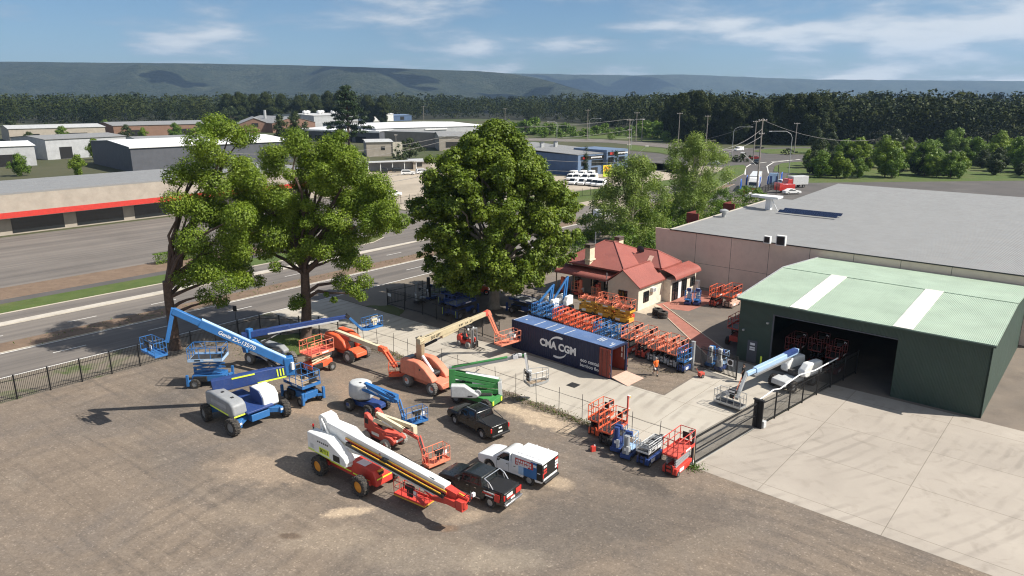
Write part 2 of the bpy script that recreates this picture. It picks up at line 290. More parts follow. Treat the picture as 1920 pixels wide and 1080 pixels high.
def blot(cur,px,py,rx_,ry_,rot,colr,am,ns=.9):
    p=G(px,py); q=N(nt,'ShaderNodeMapping',vector_type='TEXTURE'); q.inputs['Location'].default_value=(p.x,p.y,0); q.inputs['Rotation'].default_value=(0,0,R(rot)); q.inputs['Scale'].default_value=(rx_,ry_,1); nt.links.new(tc.outputs['Object'],q.inputs[0])
    l=N(nt,'ShaderNodeVectorMath',operation='LENGTH'); nt.links.new(q.outputs[0],l.inputs[0]); a=N(nt,'ShaderNodeMath',operation='MULTIPLY_ADD',i_1=1.5,i_2=-.75); nt.links.new(noise(nt,ns,7,.65),a.inputs[0]); c=N(nt,'ShaderNodeMath',operation='ADD'); nt.links.new(a.outputs[0],c.inputs[0]); nt.links.new(l.outputs['Value'],c.inputs[1])
    r=ramp(nt,[(.55,am),(1.15,0)]); nt.links.new(c.outputs[0],r.inputs[0]); return mixc(nt,r.outputs[0],cur,colr)
SAND=(.40,.315,.225)
for a in ((1010,785,4.6,1.5,-40,SAND,.95),(945,760,2.0,1.0,-40,SAND,.8),(1090,812,1.6,.8,-40,SAND,.7),(655,960,1.9,.62,14,SAND,1.0,1.6),(1045,905,1.5,.9,-35,SAND,.75),(960,930,1.2,.7,0,SAND,.55),(870,970,1.6,.8,20,SAND,.4),(500,880,4.5,2.4,-10,(.29,.225,.165),.75),(470,960,3,1.6,0,(.25,.2,.15),.5),(620,1010,3.2,1.5,10,(.27,.22,.165),.5),(545,1005,.8,.4,0,(.10,.07,.05),.7),(640,860,5,2.2,-30,(.25,.20,.15),.55),(560,760,5,2,-30,(.28,.205,.145),.75),(690,740,5,2.6,-35,(.27,.195,.14),.75),(640,700,4,2.2,-35,(.24,.18,.13),.6),(800,765,3,1.5,-40,(.11,.095,.08),.5),(1200,960,9,4,0,(.105,.09,.078),.55),(1050,1000,7,3.4,10,(.115,.1,.086),.5),(800,1040,5,2,0,(.26,.215,.165),.45),(940,1050,3,1.3,0,(.28,.235,.18),.5),(835,990,.9,.45,0,(.2,.12,.07),.5),(1330,1020,5,1.2,25,(.2,.165,.13),.5),(1180,900,4,1.2,-35,(.085,.073,.063),.6)): cur=blot(cur,*a)
# stones: fine speckle
vo=N(nt,'ShaderNodeTexVoronoi',i_Scale=11); nt.links.new(tc.outputs['Object'],vo.inputs['Vector']); vr=ramp(nt,[(0,.78),(.5,1.0),(.93,1.13),(1,1.7)]); sx=N(nt,'ShaderNodeSeparateColor'); nt.links.new(vo.outputs['Color'],sx.inputs[0]); nt.links.new(sx.outputs[0],vr.inputs[0])
vo2=N(nt,'ShaderNodeTexVoronoi',i_Scale=2.6); nt.links.new(tc.outputs['Object'],vo2.inputs['Vector']); vr2=ramp(nt,[(0,.9),(.5,1.0),(1,1.1)]); sx2=N(nt,'ShaderNodeSeparateColor'); nt.links.new(vo2.outputs['Color'],sx2.inputs[0]); nt.links.new(sx2.outputs[0],vr2.inputs[0])
cur=mixc(nt,.7,cur,vr.outputs[0],'MULTIPLY'); nt.links.new(mixc(nt,.45,cur,vr2.outputs[0],'MULTIPLY'),b.inputs['Base Color'])
layered('mat_inner',((.145,.122,.102),(.19,.158,.13),.3),[((.25,.205,.16),.12,.50,.68,.6,.4),((.085,.074,.066),.16,.55,.7,.5,.5),((.27,.23,.19),1.6,.62,.74,.4,0),((.09,.078,.068),2.6,.62,.76,.4,0)],bump=.45,bscale=6,bdist=.06)
def slabmat(name,base,pitch,orient=SITE,amt=.45,extra=()):
    m,nt,b=layered(name,base,[((.30,.265,.225),.10,.5,.68,.45,.5),((.17,.145,.12),.35,.62,.78,.35,.8),*extra],bump=.12,bscale=14,bdist=.02,rough=.85)
    tc=N(nt,'ShaderNodeTexCoord'); mp=N(nt,'ShaderNodeMapping'); mp.inputs['Rotation'].default_value=(0,0,-orient); nt.links.new(tc.outputs['Object'],mp.inputs[0])
    bk=N(nt,'ShaderNodeTexBrick',offset=0,i_Scale=1); bk.inputs['Mortar Size'].default_value=.022; bk.inputs['Brick Width'].default_value=pitch; bk.inputs['Row Height'].default_value=pitch*.82
    bk.inputs['Color1'].default_value=(1,1,1,1); bk.inputs['Color2'].default_value=(.93,.93,.93,1); bk.inputs['Mortar'].default_value=(.5,.48,.45,1); nt.links.new(mp.outputs[0],bk.inputs['Vector'])
    old=b.inputs['Base Color'].links[0].from_socket; nt.links.new(mixc(nt,.9,old,bk.outputs['Color'],'MULTIPLY'),b.inputs['Base Color'])
def scuffs(name,cx,cy,sc,amt):
    nt=M[name].node_tree; b=nt.nodes['Principled BSDF']; tc=N(nt,'ShaderNodeTexCoord'); mp=N(nt,'ShaderNodeMapping'); mp.inputs['Location'].default_value=(-cx,-cy,0); nt.links.new(tc.outputs['Object'],mp.inputs[0])
    wv=N(nt,'ShaderNodeTexWave',wave_type='RINGS',rings_direction='Z',i_Scale=sc,i_Distortion=5,i_Detail=4,i_Detail_Scale=.3,i_Detail_Roughness=.65); nt.links.new(mp.outputs[0],wv.inputs[0]); a=ramp(nt,[(.62,0),(.95,1)]); nt.links.new(wv.outputs['Fac'],a.inputs[0]); k=ramp(nt,[(.46,0),(.62,amt)]); nt.links.new(noise(nt,.16,5,.6,dist=.5),k.inputs[0])
    m=N(nt,'ShaderNodeMath',operation='MULTIPLY'); nt.links.new(a.outputs[0],m.inputs[0]); nt.links.new(k.outputs[0],m.inputs[1]); old=b.inputs['Base Color'].links[0].from_socket; nt.links.new(mixc(nt,m.outputs[0],old,(.16,.14,.12)),b.inputs['Base Color'])
slabmat('mat_concrete',((.40,.36,.30),(.47,.43,.365),.25),6.1)
slabmat('mat_apron',((.34,.30,.255),(.41,.365,.31),.2),7.3,extra=(((.22,.19,.155),.5,.55,.7,.4,1.5),))
scuffs('mat_concrete',30,40,.25,.4); scuffs('mat_apron',10,70,.3,.3); scuffs('mat_inner',30,90,.12,.4)
layered('mat_asphalt',((.155,.140,.126),(.185,.166,.148),.15),[((.115,.105,.097),.05,.5,.7,.6,.3),((.21,.19,.165),.4,.6,.75,.3,0)],bump=.15,bscale=20,bdist=.02,rough=.85)
nt=M['mat_asphalt'].node_tree; b=nt.nodes['Principled BSDF']; tc=N(nt,'ShaderNodeTexCoord'); mp=N(nt,'ShaderNodeMapping',vector_type='TEXTURE'); mp.inputs['Rotation'].default_value=(0,0,RA); mp.inputs['Scale'].default_value=(60,1,1); nt.links.new(tc.outputs['Object'],mp.inputs[0]); nz=N(nt,'ShaderNodeTexNoise',i_Scale=.75,i_Detail=5,i_Roughness=.6); nt.links.new(mp.outputs[0],nz.inputs['Vector']); rr=ramp(nt,[(.35,(.74,.74,.75)),(.65,(1.12,1.10,1.08))]); nt.links.new(nz.outputs['Fac'],rr.inputs[0]); old=b.inputs['Base Color'].links[0].from_socket; nt.links.new(mixc(nt,1,old,rr.outputs[0],'MULTIPLY'),b.inputs['Base Color'])
layered('mat_asphalt_dark',((.085,.080,.076),(.11,.10,.095),.15),[((.15,.14,.125),.08,.55,.7,.5,.3)],bump=.15,bscale=20,bdist=.02,rough=.85)
layered('mat_lot',((.34,.29,.225),(.42,.36,.285),.1),[((.24,.21,.17),.05,.5,.7,.6,.3)],bump=.2,bscale=5)
layered('mat_mulch',((.15,.105,.075),(.21,.15,.105),.6),[((.055,.085,.025),.3,.62,.7,.7,.5),((.09,.06,.045),1.5,.55,.7,.5,0)],bump=.5,bscale=6,bdist=.08)
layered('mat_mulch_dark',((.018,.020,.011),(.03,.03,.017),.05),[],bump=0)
layered('mat_grass',((.062,.095,.024),(.092,.125,.036),.5),[((.13,.12,.055),.05,.48,.66,.7,.6),((.12,.12,.05),.12,.55,.7,.6,.4),((.16,.12,.07),.3,.66,.76,.5,0)],bump=.6,bscale=12,bdist=.08)
layered('mat_verge',((.17,.145,.115),(.22,.185,.145),.3),[((.07,.11,.025),.15,.56,.64,.8,.6)],bump=.4,bscale=8)
layered('mat_field',((.22,.175,.10),(.28,.22,.13),.004),[((.10,.12,.045),.002,.5,.6,.7,0)],bump=0)
layered('mat_hill',((.022,.034,.018),(.044,.056,.030),.012),[((.070,.080,.046),.006,.5,.7,.8,.8),((.014,.024,.013),.018,.50,.64,.8,.6),((.10,.10,.06),.055,.56,.72,.7,0),((.012,.02,.012),.075,.54,.68,.75,0)],bump=1,bscale=.045,bdist=35)
mat('kerb_concrete',(.46,.42,.36),.85,dirt=.15,scale=.6); mat('mark_white',(.72,.70,.66),.7,dirt=.18,scale=2)
layered('mat_brickpave',((.30,.125,.095),(.38,.165,.125),1.2),[((.22,.10,.08),.5,.55,.7,.6,.4),((.42,.26,.2),.9,.6,.75,.4,0)],bump=.3,bscale=14,bdist=.02)
layered('mat_sand',((.46,.36,.26),(.52,.42,.31),.7),[((.26,.21,.165),.5,.5,.66,.7,1.0)],bump=.4,bscale=5)
def sheet(name,pts,z,m,kind='structure'):
    mb=MB(); mb.poly([(p[0],p[1],z) for p in pts]); o=mb.build(name,m,smooth=False,recalc=False)
    if o.data.polygons[0].normal.z<0: o.data.flip_normals()
    return struct(o,kind)
def slab(name,pts,z0,z1,m,ms='kerb_concrete'):
    mb=MB(); k=len(pts); mb.poly([(p[0],p[1],z1) for p in pts],0)
    for i in range(k):
        a,b=pts[i],pts[(i+1)%k]; mb.quad((a[0],a[1],z0),(b[0],b[1],z0),(b[0],b[1],z1),(a[0],a[1],z1),1)
    return struct(mb.build(name,[m,ms],smooth=False))
def so_poly(*p): return [W(s,o) for s,o in p]
def px_poly(*p,z=0): return [G(x,y,z) for x,y in p]
def irregular(pts,amp,step,seed=1):
    """roughen a soft edge"""
    rn=random.Random(seed); out=[]
    for i,a in enumerate(pts):
        b=pts[(i+1)%len(pts)]; a,b=Vector(a[:2]),Vector(b[:2]); n=max(1,int((b-a).length/step)); nr=Vector((-(b-a).y,(b-a).x)).normalized()
        for j in range(n): out.append(a.lerp(b,j/n)+nr*(rn.uniform(-amp,amp) if 0<j else 0))
    return out
# ---------------------------------------------------------------- terrain
mb=MB(); ringr=[0,60,150,400,1000,2500,6000,16000]; n=48
for r in ringr[1:]:
    for j in range(n): mb.v.append((r*math.cos(2*PI*j/n),r*math.sin(2*PI*j/n)+100,-.03))
mb.v.append((0,100,-.03)); c0=len(mb.v)-1
for j in range(n): mb.f.append((c0,j,(j+1)%n))
for i in range(len(ringr)-2):
    for j in range(n): mb.f.append((i*n+j,(i+1)*n+j,(i+1)*n+(j+1)%n,i*n+(j+1)%n))
mb.m=[0]*len(mb.f); struct(mb.build('ground','mat_ground',smooth=False))
def fbm(x,y,oct=5,seed=0):
    rs=np.random.RandomState(seed); out=np.zeros_like(x); a=1.0; fr=1.0
    for k in range(oct):
        P=rs.rand(64,64); xi=x*fr; yi=y*fr; x0=np.floor(xi).astype(int); y0=np.floor(yi).astype(int); fx=xi-x0; fy=yi-y0
        fx=fx*fx*(3-2*fx); fy=fy*fy*(3-2*fy); g=lambda i,j:P[(x0+i)%64,(y0+j)%64]
        out+=a*((g(0,0)*(1-fx)+g(1,0)*fx)*(1-fy)+(g(0,1)*(1-fx)+g(1,1)*fx)*fy-.5); a*=.5; fr*=2
    return out
def hills(name,x0,x1,y0,depth,prof,res,seed,rough,m,front):
    """escarpment: crest heights along x, front slope cut by gullies"""
    nx=int((x1-x0)/res)+1; ny=int(depth/res)+1
    xs=np.linspace(x0,x1,nx); ts=np.linspace(0,1,ny); X,T=np.meshgrid(xs,ts)
    crest=np.interp(X,[p[0] for p in prof],[p[1] for p in prof])
    gul=fbm(X/520+T*1.3,X*0+T*1.1,4,seed); gy=fbm(X/260,T*2.2,5,seed+3)
    t=np.clip((T+gul*.40*np.sin(np.clip(T,0,front)/front*PI))/front,0,1.0); sl=t*t*(3-2*t)
    Hh=crest*(sl*(1+gy*.40*(1-sl*.97)))+fbm(X/160,T*depth/160,4,seed+9)*rough*np.clip(T*6,0,1)
    Hh*=.93+.07*np.clip((T-.5)/.3,0,1); Hh[-1,:]=-5; Hh[0,:]=-5
    Y=y0+T*depth
    mb=MB(); mb.v=list(zip(X.ravel().tolist(),Y.ravel().tolist(),Hh.ravel().tolist()))
    mb.f=[(j*nx+i,j*nx+i+1,(j+1)*nx+i+1,(j+1)*nx+i) for j in range(ny-1) for i in range(nx-1)]; mb.m=[0]*len(mb.f)
    o=mb.build(name,m,recalc=False); return struct(o)
hills('hills',-3600,800,3000,1700,[(-3600,222),(-1640,204),(-1200,197),(-790,184),(-400,171),(-182,163),(0,148),(121,128),(200,108),(273,86),(425,44),(668,12),(800,2)],22,11,3,'mat_hill',.62)
hills('hills',-900,7200,6400,1800,[(-900,262),(228,254),(700,246),(1254,236),(1500,240),(1710,247),(2100,236),(2600,214),(3080,196),(5000,180),(7200,165)],60,23,7,'mat_hill',.7)
sheet('field',[(200,1450),(900,1350),(2400,1700),(2400,2700),(200,2600)],.15,'mat_field')
# ---------------------------------------------------------------- site surfaces
sheet('gravel_yard',so_poly((-75,-66.8),(-75,70),(40.9,70),(40.9,-19.2),(41.6,-19.4),(41.6,-66.8)),0,'mat_gravel')
sheet('inner_yard',so_poly((50.3,-66),(50.3,-26.5),(62.0,-26.5),(62.0,45),(96,45),(96,-66)),0,'mat_inner')
sheet('driveway',so_poly((41.6,-73),(41.6,-19.4),(41.0,-18.9),(49.6,-18.3),(56,-17.4),(62.0,-17),(62.0,-26.5),(50.3,-26.5),(50.3,-73)),.004,'mat_concrete')
sheet('apron',so_poly((40.9,-19.1),(49.6,-18.2),(56,-17.3),(62.0,-16.9),(62.0,60),(40.6,60),(40.8,-12)),.008,'mat_apron')
sheet('gravel_yard',irregular(so_poly((42.3,-62),(42.3,-33),(42.0,-30),(41.4,-19.5),(40.7,-19.2),(40.7,-62)),.22,.7,3),.012,'mat_gravel')
sheet('gravel_yard',irregular(so_poly((50.42,-33.6),(50.42,-26.65),(55.9,-26.7),(56.0,-29.5),(56.6,-33.6)),.12,.6,9),.004,'mat_gravel')
sheet('lawn',irregular(so_poly((33.6,-66.4),(33.6,-58.8),(39.3,-57.8),(40.6,-60),(40.2,-64)),.3,.7,4),.013,'mat_grass')
sheet('brick_path',so_poly((74.2,-40.2),(73.0,-40.4),(61.6,-28.2),(63.4,-26.6)),.006,'mat_brickpave')
sheet('brick_path',so_poly((72.6,-40.9),(73.8,-36.4),(79.6,-36.0),(83.5,-36.4),(83.5,-40),(76,-40.2)),.010,'mat_brickpave')
sheet('footpath',so_poly((69.4,-41.0),(69.4,-38.8),(73.2,-39.6),(74.0,-41.0)),.014,'path_edge')
sheet('footpath',so_poly((70.2,-53.6),(70.2,-45.2),(72.0,-45.2),(72.0,-53.6)),.020,'mat_asphalt_dark')
mb=MB(); mb.bar(W(73.0,-40.4,.03),W(61.6,-28.2,.03),.12,.06); mb.bar(W(74.2,-40.0,.03),W(63.4,-26.6,.03),.12,.06); struct(mb.build('path_edging','path_edge'))
# highway with its markings
mb=MB(); mb.poly([W(s,o,.0) for s,o in ((-130,-73.0),(-130,-96),(230,-96),(230,-73.0))],0)
def line(s0,s1,o,w=.14,z=.012,o1=None):
    o1=o if o1 is None else o1; mb.poly([W(s0,o-w/2,z),W(s1,o1-w/2,z),W(s1,o1+w/2,z),W(s0,o+w/2,z)],1)
line(-130,190,-73.12,.16); line(-130,160,-80.5,.16); line(-130,160,-84.05,.14)
for k in range(-20,28):
    s=47.6-11.9*-0+k*9.1
    if -120<s<190: line(s-.0,s+3.0,-77.0,.13)
    s=k*9.1+43
    if -120<s<170: line(s,s+3.0,-86.85,.13)
o=struct(mb.build('highway',['mat_asphalt','mark_white'],smooth=False,recalc=False))
slab('median',so_poly((-130,-80.75),(170,-80.75),(185,-83),(196,-85),(186,-88),(170,-83.85),(-130,-83.85)),0,.10,'mat_mulch')
slab('traffic_island',so_poly((-130,-90.7),(66,-90.7),(73,-91.0),(88,-91.8),(66,-92.0),(-130,-91.7)),0,.12,'kerb_concrete')
slab('verge',so_poly((-130,-95.9),(60,-95.9),(70.5,-95.9),(75.5,-96.6),(79.5,-98.8),(80.5,-101),(76,-100.6),(-130,-99.6)),0,.12,'mat_grass')
sheet('footpath',so_poly((-130,-99.6),(76,-100.6),(79,-103.0),(-130,-102.4)),.03,'mat_asphalt_dark')
sheet('garden_bed',so_poly((-130,-102.4),(60,-103),(60,-109.5),(-130,-109.5)),.02,'mat_mulch')
sheet('car_yard',so_poly((-130,-109.5),(72,-109.5),(72,-150),(-130,-150)),.02,'mat_asphalt')
sheet('side_street',so_poly((72,-96),(72,-150),(102,-150),(102,-118),(108,-106),(118,-96)),.01,'mat_asphalt')
slab('verge',so_poly((104,-118),(109,-107),(119,-97),(200,-97),(200,-103),(112,-116)),.0,.1,'mat_grass')
sheet('dirt_lot',so_poly((103,-119),(115,-116),(200,-104),(240,-104),(240,-225),(103,-190)),.03,'mat_lot')
sheet('verge',so_poly((-75,-73.0),(-75,-66.8),(41.5,-66.8),(41.5,-73.0)),.01,'mat_verge')
sheet('verge',so_poly((50.4,-73.0),(50.4,-64.8),(200,-60),(200,-73.0)),.01,'mat_verge')
sheet('verge',irregular(so_poly((50.4,-66.8),(52.6,-64.8),(52.3,-61.8),(50.4,-60.5)),.15,.5,2),.02,'mat_grass')
# far junction
sheet('highway',px_poly((1230,372),(1296,330),(1340,302),(1346,281),(1402,277.5),(1500,276),(2300,274),(2300,296),(1600,301),(1475,330),(1450,360),(1348,376)),.016,'mat_asphalt_dark')
sheet('verge',px_poly((1450,366),(1475,330),(1600,301),(2400,296),(2400,345),(1500,352)),.012,'mat_grass')
sheet('car_park',px_poly((1440,352),(1500,343),(2300,335),(2300,470),(1400,400)),.02,'mat_asphalt_dark')
isl=lambda *p: slab('traffic_island',px_poly(*p),0,.14,'mat_grass')
isl((1361,312),(1394,309.5),(1399,314),(1395,326),(1350,351),(1300,372),(1285,368),(1330,335))
isl((1344,287),(1364,289),(1372,300),(1356,304.5),(1338,304))
isl((1411,284),(1424,280.5),(1500,278.5),(1640,281),(1640,293),(1500,290),(1440,288.5))
isl((1450,322),(1453,312),(1466,306.5),(1500,303.5),(1570,302),(1570,330),(1500,327))
mb=MB()
for pts in [((1352,281.5),(1402,279)),((1397,327.5),(1398,314),(1408,307.5),(1437,304)),((1441,325),(1438,312),(1450,304.5),(1500,298.5)),((1446,303),(1500,299))]:
    for a,b in zip(pts[:-1],pts[1:]): mb.bar(G(*a,.03),G(*b,.03),.35,.04)
struct(mb.build('lane_line','mark_white'))
sheet('highway',px_poly((900,257),(1140,262),(1240,269),(1346,281),(1340,285),(1230,275.5),(1140,267.5),(900,262)),.03,'mat_asphalt')
sheet('car_park',px_poly((1176,283),(1236,288),(1290,300),(1290,330),(1180,312)),.03,'mat_asphalt_dark')
sheet('dirt_lot',px_poly((1000,333),(1180,338),(1215,352),(1190,392),(1080,385),(1000,375)),.06,'mat_lot')
sheet('lawn',px_poly((1000,247),(1100,247),(1240,256),(1240,266),(1140,260),(1000,255)),.05,'mat_grass')
sheet('lawn',px_poly((1176,271),(1234,277),(1300,288),(1290,296),(1234,286),(1176,281)),.05,'mat_grass')
sheet('verge',px_poly((1120,440),(1348,376),(1440,380),(1500,440),(1240,480)),.006,'mat_grass')
# ---------------------------------------------------------------- clouds drifting overhead: their shadows lie on the hills and the wood
mat('cloud_white',(.85,.85,.86),.9,dirt=0,var=.02)
def cloud(cx,cy,cz,sx,sy,seed):
    rn=random.Random(seed); m=MB()
    for k in range(9):
        bx,by=rn.uniform(-.6,.6),rn.uniform(-.6,.6); r=rn.uniform(.25,.5); n=12; pr=[(r*math.sin(PI*i/7)*(1+.15*math.sin(i*2.1+k)),r*.5*-math.cos(PI*i/7)*(1 if i>3 else .35)) for i in range(8)]
        st=len(m.v); m.lathe([(max(a,0.0005),b) for a,b in pr],(0,0,0),'z',n,0,False)
        for i in range(st,len(m.v)): x,y,z=m.v[i]; w_=1+.22*math.sin(x*9+k)+.22*math.cos(y*8+k*2); m.v[i]=((bx+x*w_)*sx,(by+y*w_)*sy,z*160)
    struct(m.build('cloud','cloud_white',loc=(cx,cy,cz)))
for k,a in enumerate(CLOUDS): cloud(*a,k+11)

# ---------------------------------------------------------------- haze: one box of even air
if HAZE:
    mb=MB(); mb.box2((-7900,-900,-6),(7900,9000,560)); hz=mb.build('haze',[],smooth=False)
    hm=bpy.data.materials.new('haze_air'); hm.use_nodes=True; t=hm.node_tree; t.nodes.remove(t.nodes['Principled BSDF'])
    pv=N(t,'ShaderNodeVolumePrincipled'); pv.inputs['Color'].default_value=(.44,.67,1.0,1); pv.inputs['Density'].default_value=HAZE; pv.inputs['Anisotropy'].default_value=.15
    t.links.new(pv.outputs[0],t.nodes['Material Output'].inputs['Volume']); hz.data.materials.append(hm); struct(hz,'stuff')
# ================================================================ BUILDINGS
def hgt(bx,by,ty):
    p=G(bx,by); lo,hi=0.,80.; c,s=math.cos(PITCH),math.sin(PITCH)
    for _ in range(50):
        m=(lo+hi)/2; d=p.y*c-(m-CAMH)*s; v=540-F*(p.y*s+(m-CAMH)*c)/d
        if v>ty: lo=m
        else: hi=m
    return lo
def rect_frame(mb,plane_y,x0,x1,z0,z1,t=.06,d=.05,mi=0):
    for a,b,c,e in ((x0,x1,z1-t,z1),(x0,x1,z0,z0+t),(x0,x0+t,z0+t,z1-t),(x1-t,x1,z0+t,z1-t)): mb.box2((a,plane_y-d,c),(b,plane_y+d,e),mi)
def window_y(par,x0,x1,z0,z1,y,bars=(2,2),frame='letter_black',out=-1,name='window'):
    """window in a wall facing -y (out=-1) or +y"""
    mb=MB(); rect_frame(mb,y+out*.05,x0,x1,z0,z1)
    for i in range(1,bars[0]): xx=x0+(x1-x0)*i/bars[0]; mb.box2((xx-.025,y+out*.09,z0+.06),(xx+.025,y+out*.04,z1-.06))
    for i in range(1,bars[1]): zz=z0+(z1-z0)*i/bars[1]; mb.box2((x0+.06,y+out*.085,zz-.025),(x1-.06,y+out*.035,zz+.025))
    w=mb.build(name,frame,par); g=MB(); g.box2((x0+.05,y-.005+out*.022,z0+.05),(x1-.05,y+.005+out*.022,z1-.05)); g.build('pane','glass',w); return w
def window_x(par,y0,y1,z0,z1,x,bars=(2,2),frame='letter_black',out=1,name='window'):
    mb=MB()
    for a,b,c,e in ((y0,y1,z1-.06,z1),(y0,y1,z0,z0+.06),(y0,y0+.06,z0+.06,z1-.06),(y1-.06,y1,z0+.06,z1-.06)): mb.box2((x,a,c),(x+out*.10,b,e))
    for i in range(1,bars[0]): yy=y0+(y1-y0)*i/bars[0]; mb.box2((x+out*.04,yy-.025,z0+.06),(x+out*.09,yy+.025,z1-.06))
    for i in range(1,bars[1]): zz=z0+(z1-z0)*i/bars[1]; mb.box2((x+out*.035,y0+.06,zz-.025),(x+out*.085,y1-.06,zz+.025))
    w=mb.build(name,frame,par); g=MB(); g.box2((x+out*.015,y0+.05,z0+.05),(x+out*.03,y1-.05,z1-.05)); g.build('pane','glass',w); return w
def roofslab(mb,a,b,c,d,t=.07,mi=0):
    a,b,c,d=map(Vector,(a,b,c,d)); n=(b-a).cross(d-a).normalized()*t
    if n.z<0: n=-n
    mb.add([a,b,c,d,a+n,b+n,c+n,d+n],[(3,2,1,0),(4,5,6,7),(0,1,5,4),(1,2,6,5),(2,3,7,6),(3,0,4,7)],mi)
def trislab(mb,a,b,c,t=.07,mi=0):
    a,b,c=map(Vector,(a,b,c)); n=(b-a).cross(c-a).normalized()*t
    if n.z<0: n=-n
    mb.add([a,b,c,a+n,b+n,c+n],[(2,1,0),(3,4,5),(0,1,4,3),(1,2,5,4),(2,0,3,5)],mi)
# ---- the cottage with the red roof
hs=thing('house','cream weatherboard cottage with red corrugated roofs and two chimneys','house',W(70,-45.2),SITE)
mb=MB(); mb.prism([(0,0),(4.2,0),(4.2,2.9),(2.1,4.55),(0,2.9)],5.9,0,'xz',2.95); wl=mb.build('wall','weatherboard',hs)
mb=MB(); mb.box2((4.2,.02,0),(4.225,5.9,2.86)); mb.box2((4.23,5.9,0),(5.2,12.5,2.75)); mb.build('wall','wall_cream',hs)
mb=MB(); mb.box2((-7.4,2.9,0),(-.02,11.0,3.75)); mb.box2((-.02,5.92,0),(3.7,10.4,3.9)); mb.build('wall','wall_beige',hs)
mb=MB(); zc,ze=4.62,2.86
roofslab(mb,(-.3,-.3,ze-.02),(2.1,-.3,zc),(2.1,5.9,zc),(-.3,5.9,ze-.02)); roofslab(mb,(2.1,-.3,zc),(4.5,-.3,ze-.02),(4.5,6.0,ze-.02),(2.1,6.0,zc)); mb.bar((2.1,-.32,zc+.08),(2.1,6.0,zc+.08),.24,.06)
mb.bar((4.53,-.3,ze-.05),(4.53,6.0,ze-.05),.1,.1); wr=mb.build('roof','roof_red_cross',hs)
def hip(name,x0,x1,y0,y1,z0,xa,xb,ym,z1,par):
    m=MB(); A,B,C,D=(x0,y0,z0),(x1,y0,z0),(x1,y1,z0),(x0,y1,z0); E,Fp=(xa,ym,z1),(xb,ym,z1)
    roofslab(m,A,B,Fp,E); roofslab(m,C,D,E,Fp); trislab(m,B,C,Fp); trislab(m,D,A,E)
    up=Vector((0,0,.07))
    for a,b in ((A,E),(B,Fp),(C,Fp),(D,E),(E,Fp)): m.tube([Vector(a)+up,Vector(b)+up],.10,6)
    for a,b in ((A,B),(B,C),(C,D),(D,A)): m.bar(Vector(a)-Vector((0,0,.05)),Vector(b)-Vector((0,0,.05)),.1,.12)
    return m.build(name,'roof_red',par)
rf=hip('roof',-8.3,1.2,1.7,11.7,3.85,-5.0,-3.6,6.7,6.15,hs)
hip('roof',-1.5,4.0,5.6,10.6,4.0,.0,2.0,8.1,5.55,hs)
def bullnose(name,p0,p1,drop,run,axis,par):
    """convex verandah roof from the wall line p0-p1 out along axis"""
    m=MB(); pts=[(0,0),(.45,.22),(.72,.38),(.87,.53),(.96,.72),(1.0,.95)]; k=len(pts); vs=[]
    for P in (p0,p1):
        for dz in (0,-.05):
            for u,v in pts: vs.append((P[0]+axis[0]*run*u,P[1]+axis[1]*run*u,P[2]-drop*v+dz))
    fs=[]
    for i in range(k-1):
        fs+=[(i,i+1,2*k+i+1,2*k+i),(k+i+1,k+i,3*k+i,3*k+i+1),(i,k+i,k+i+1,i+1),(2*k+i+1,3*k+i+1,3*k+i,2*k+i)]
    m.add(vs,fs); return m.build(name,'roof_red' if axis[1] else 'roof_red_cross',par)
bullnose('verandah_roof',(-8.6,2.5,3.42),(.0,2.5,3.42),.85,1.85,(0,-1),hs)
bullnose('verandah_roof',(4.0,5.95,3.85),(4.0,12.6,3.85),1.05,1.85,(1,0),hs)
mb=MB()
for x in (-8.4,-5.6,-2.8,-.1): mb=MB(); mb.box((x,.85,1.28),(.11,.11,2.56)); mb.build('verandah_post','timber',hs)
for x0,nm in ((-7.2,'door'),(-4.4,'window'),(-2.4,'window')):
    window_y(hs,x0,x0+1.1,.1 if nm=='door' else .9,2.2,2.9,(1,2) if nm=='door' else (2,2),name=nm)
window_y(hs,1.55,2.75,.95,2.15,0,(3,1)); window_x(hs,1.15,2.35,.75,2.05,4.2,(2,2))
for y0,y1 in ((6.3,7.7),(8.6,9.9)):
    window_x(hs,y0,y1,.05,2.25,5.2,(2,3),name='door')
window_x(hs,11.0,12.1,.95,2.1,5.2,(2,2))
mb=MB(); mb.box2((5.2,7.75,.05),(5.27,8.5,2.2)); mb.build('door','letter_white',hs)
mb=MB(); mb.box2((4.22,2.75,1.75),(4.62,3.5,2.25)); mb.box2((4.62,2.85,1.80),(4.63,3.4,2.2),1); mb.build('air_conditioner',['wall_white','paint_grey'],hs,.02)
mb=MB(); mb.box2((5.2,12.2,.0),(5.75,12.75,1.5)); mb.build('switchboard','wall_white',hs,.02)
inv=Matrix.Rotation(-SITE,4,'Z')@Matrix.Translation(-W(70,-45.2))
for (px,py),top in (((1106,481),453),((1160,466),439)):
    p=inv@G(px,py,4.9); m=MB(); m.box((p.x,p.y,5.05),(.72,1.05,2.3)); m.box((p.x,p.y,6.15),(.86,1.2,.10),1); m.box((p.x,p.y,6.32),(.74,1.08,.22),1); m.box((p.x,p.y,6.48),(.88,1.22,.10),1); m.box((p.x,p.y,4.55),(.95,1.3,.16)); m.build('chimney',['chimney_cream','chimney_brick'],rf)
mb=MB(); mb.tube([(-.15,-.1,2.5),(-.15,-.1,3.9)],.05); mb.build('vent_pipe','galvanised',hs)
p=inv@G(1199,476,5.0); mb=MB(); mb.lines([((p.x-.5,p.y,4.6),(p.x,p.y,5.4)),((p.x+.5,p.y,4.6),(p.x,p.y,5.4))],.03); mb.lathe([(.02,0),(.3,.05),(.55,.2)],(0,0,0),'y',14); dd=mb
for i in range(len(dd.v)):
    v=dd.v[i]
    if abs(v[2])<.9: dd.v[i]=(v[0]+p.x,v[1]+p.y,v[2]+5.5)
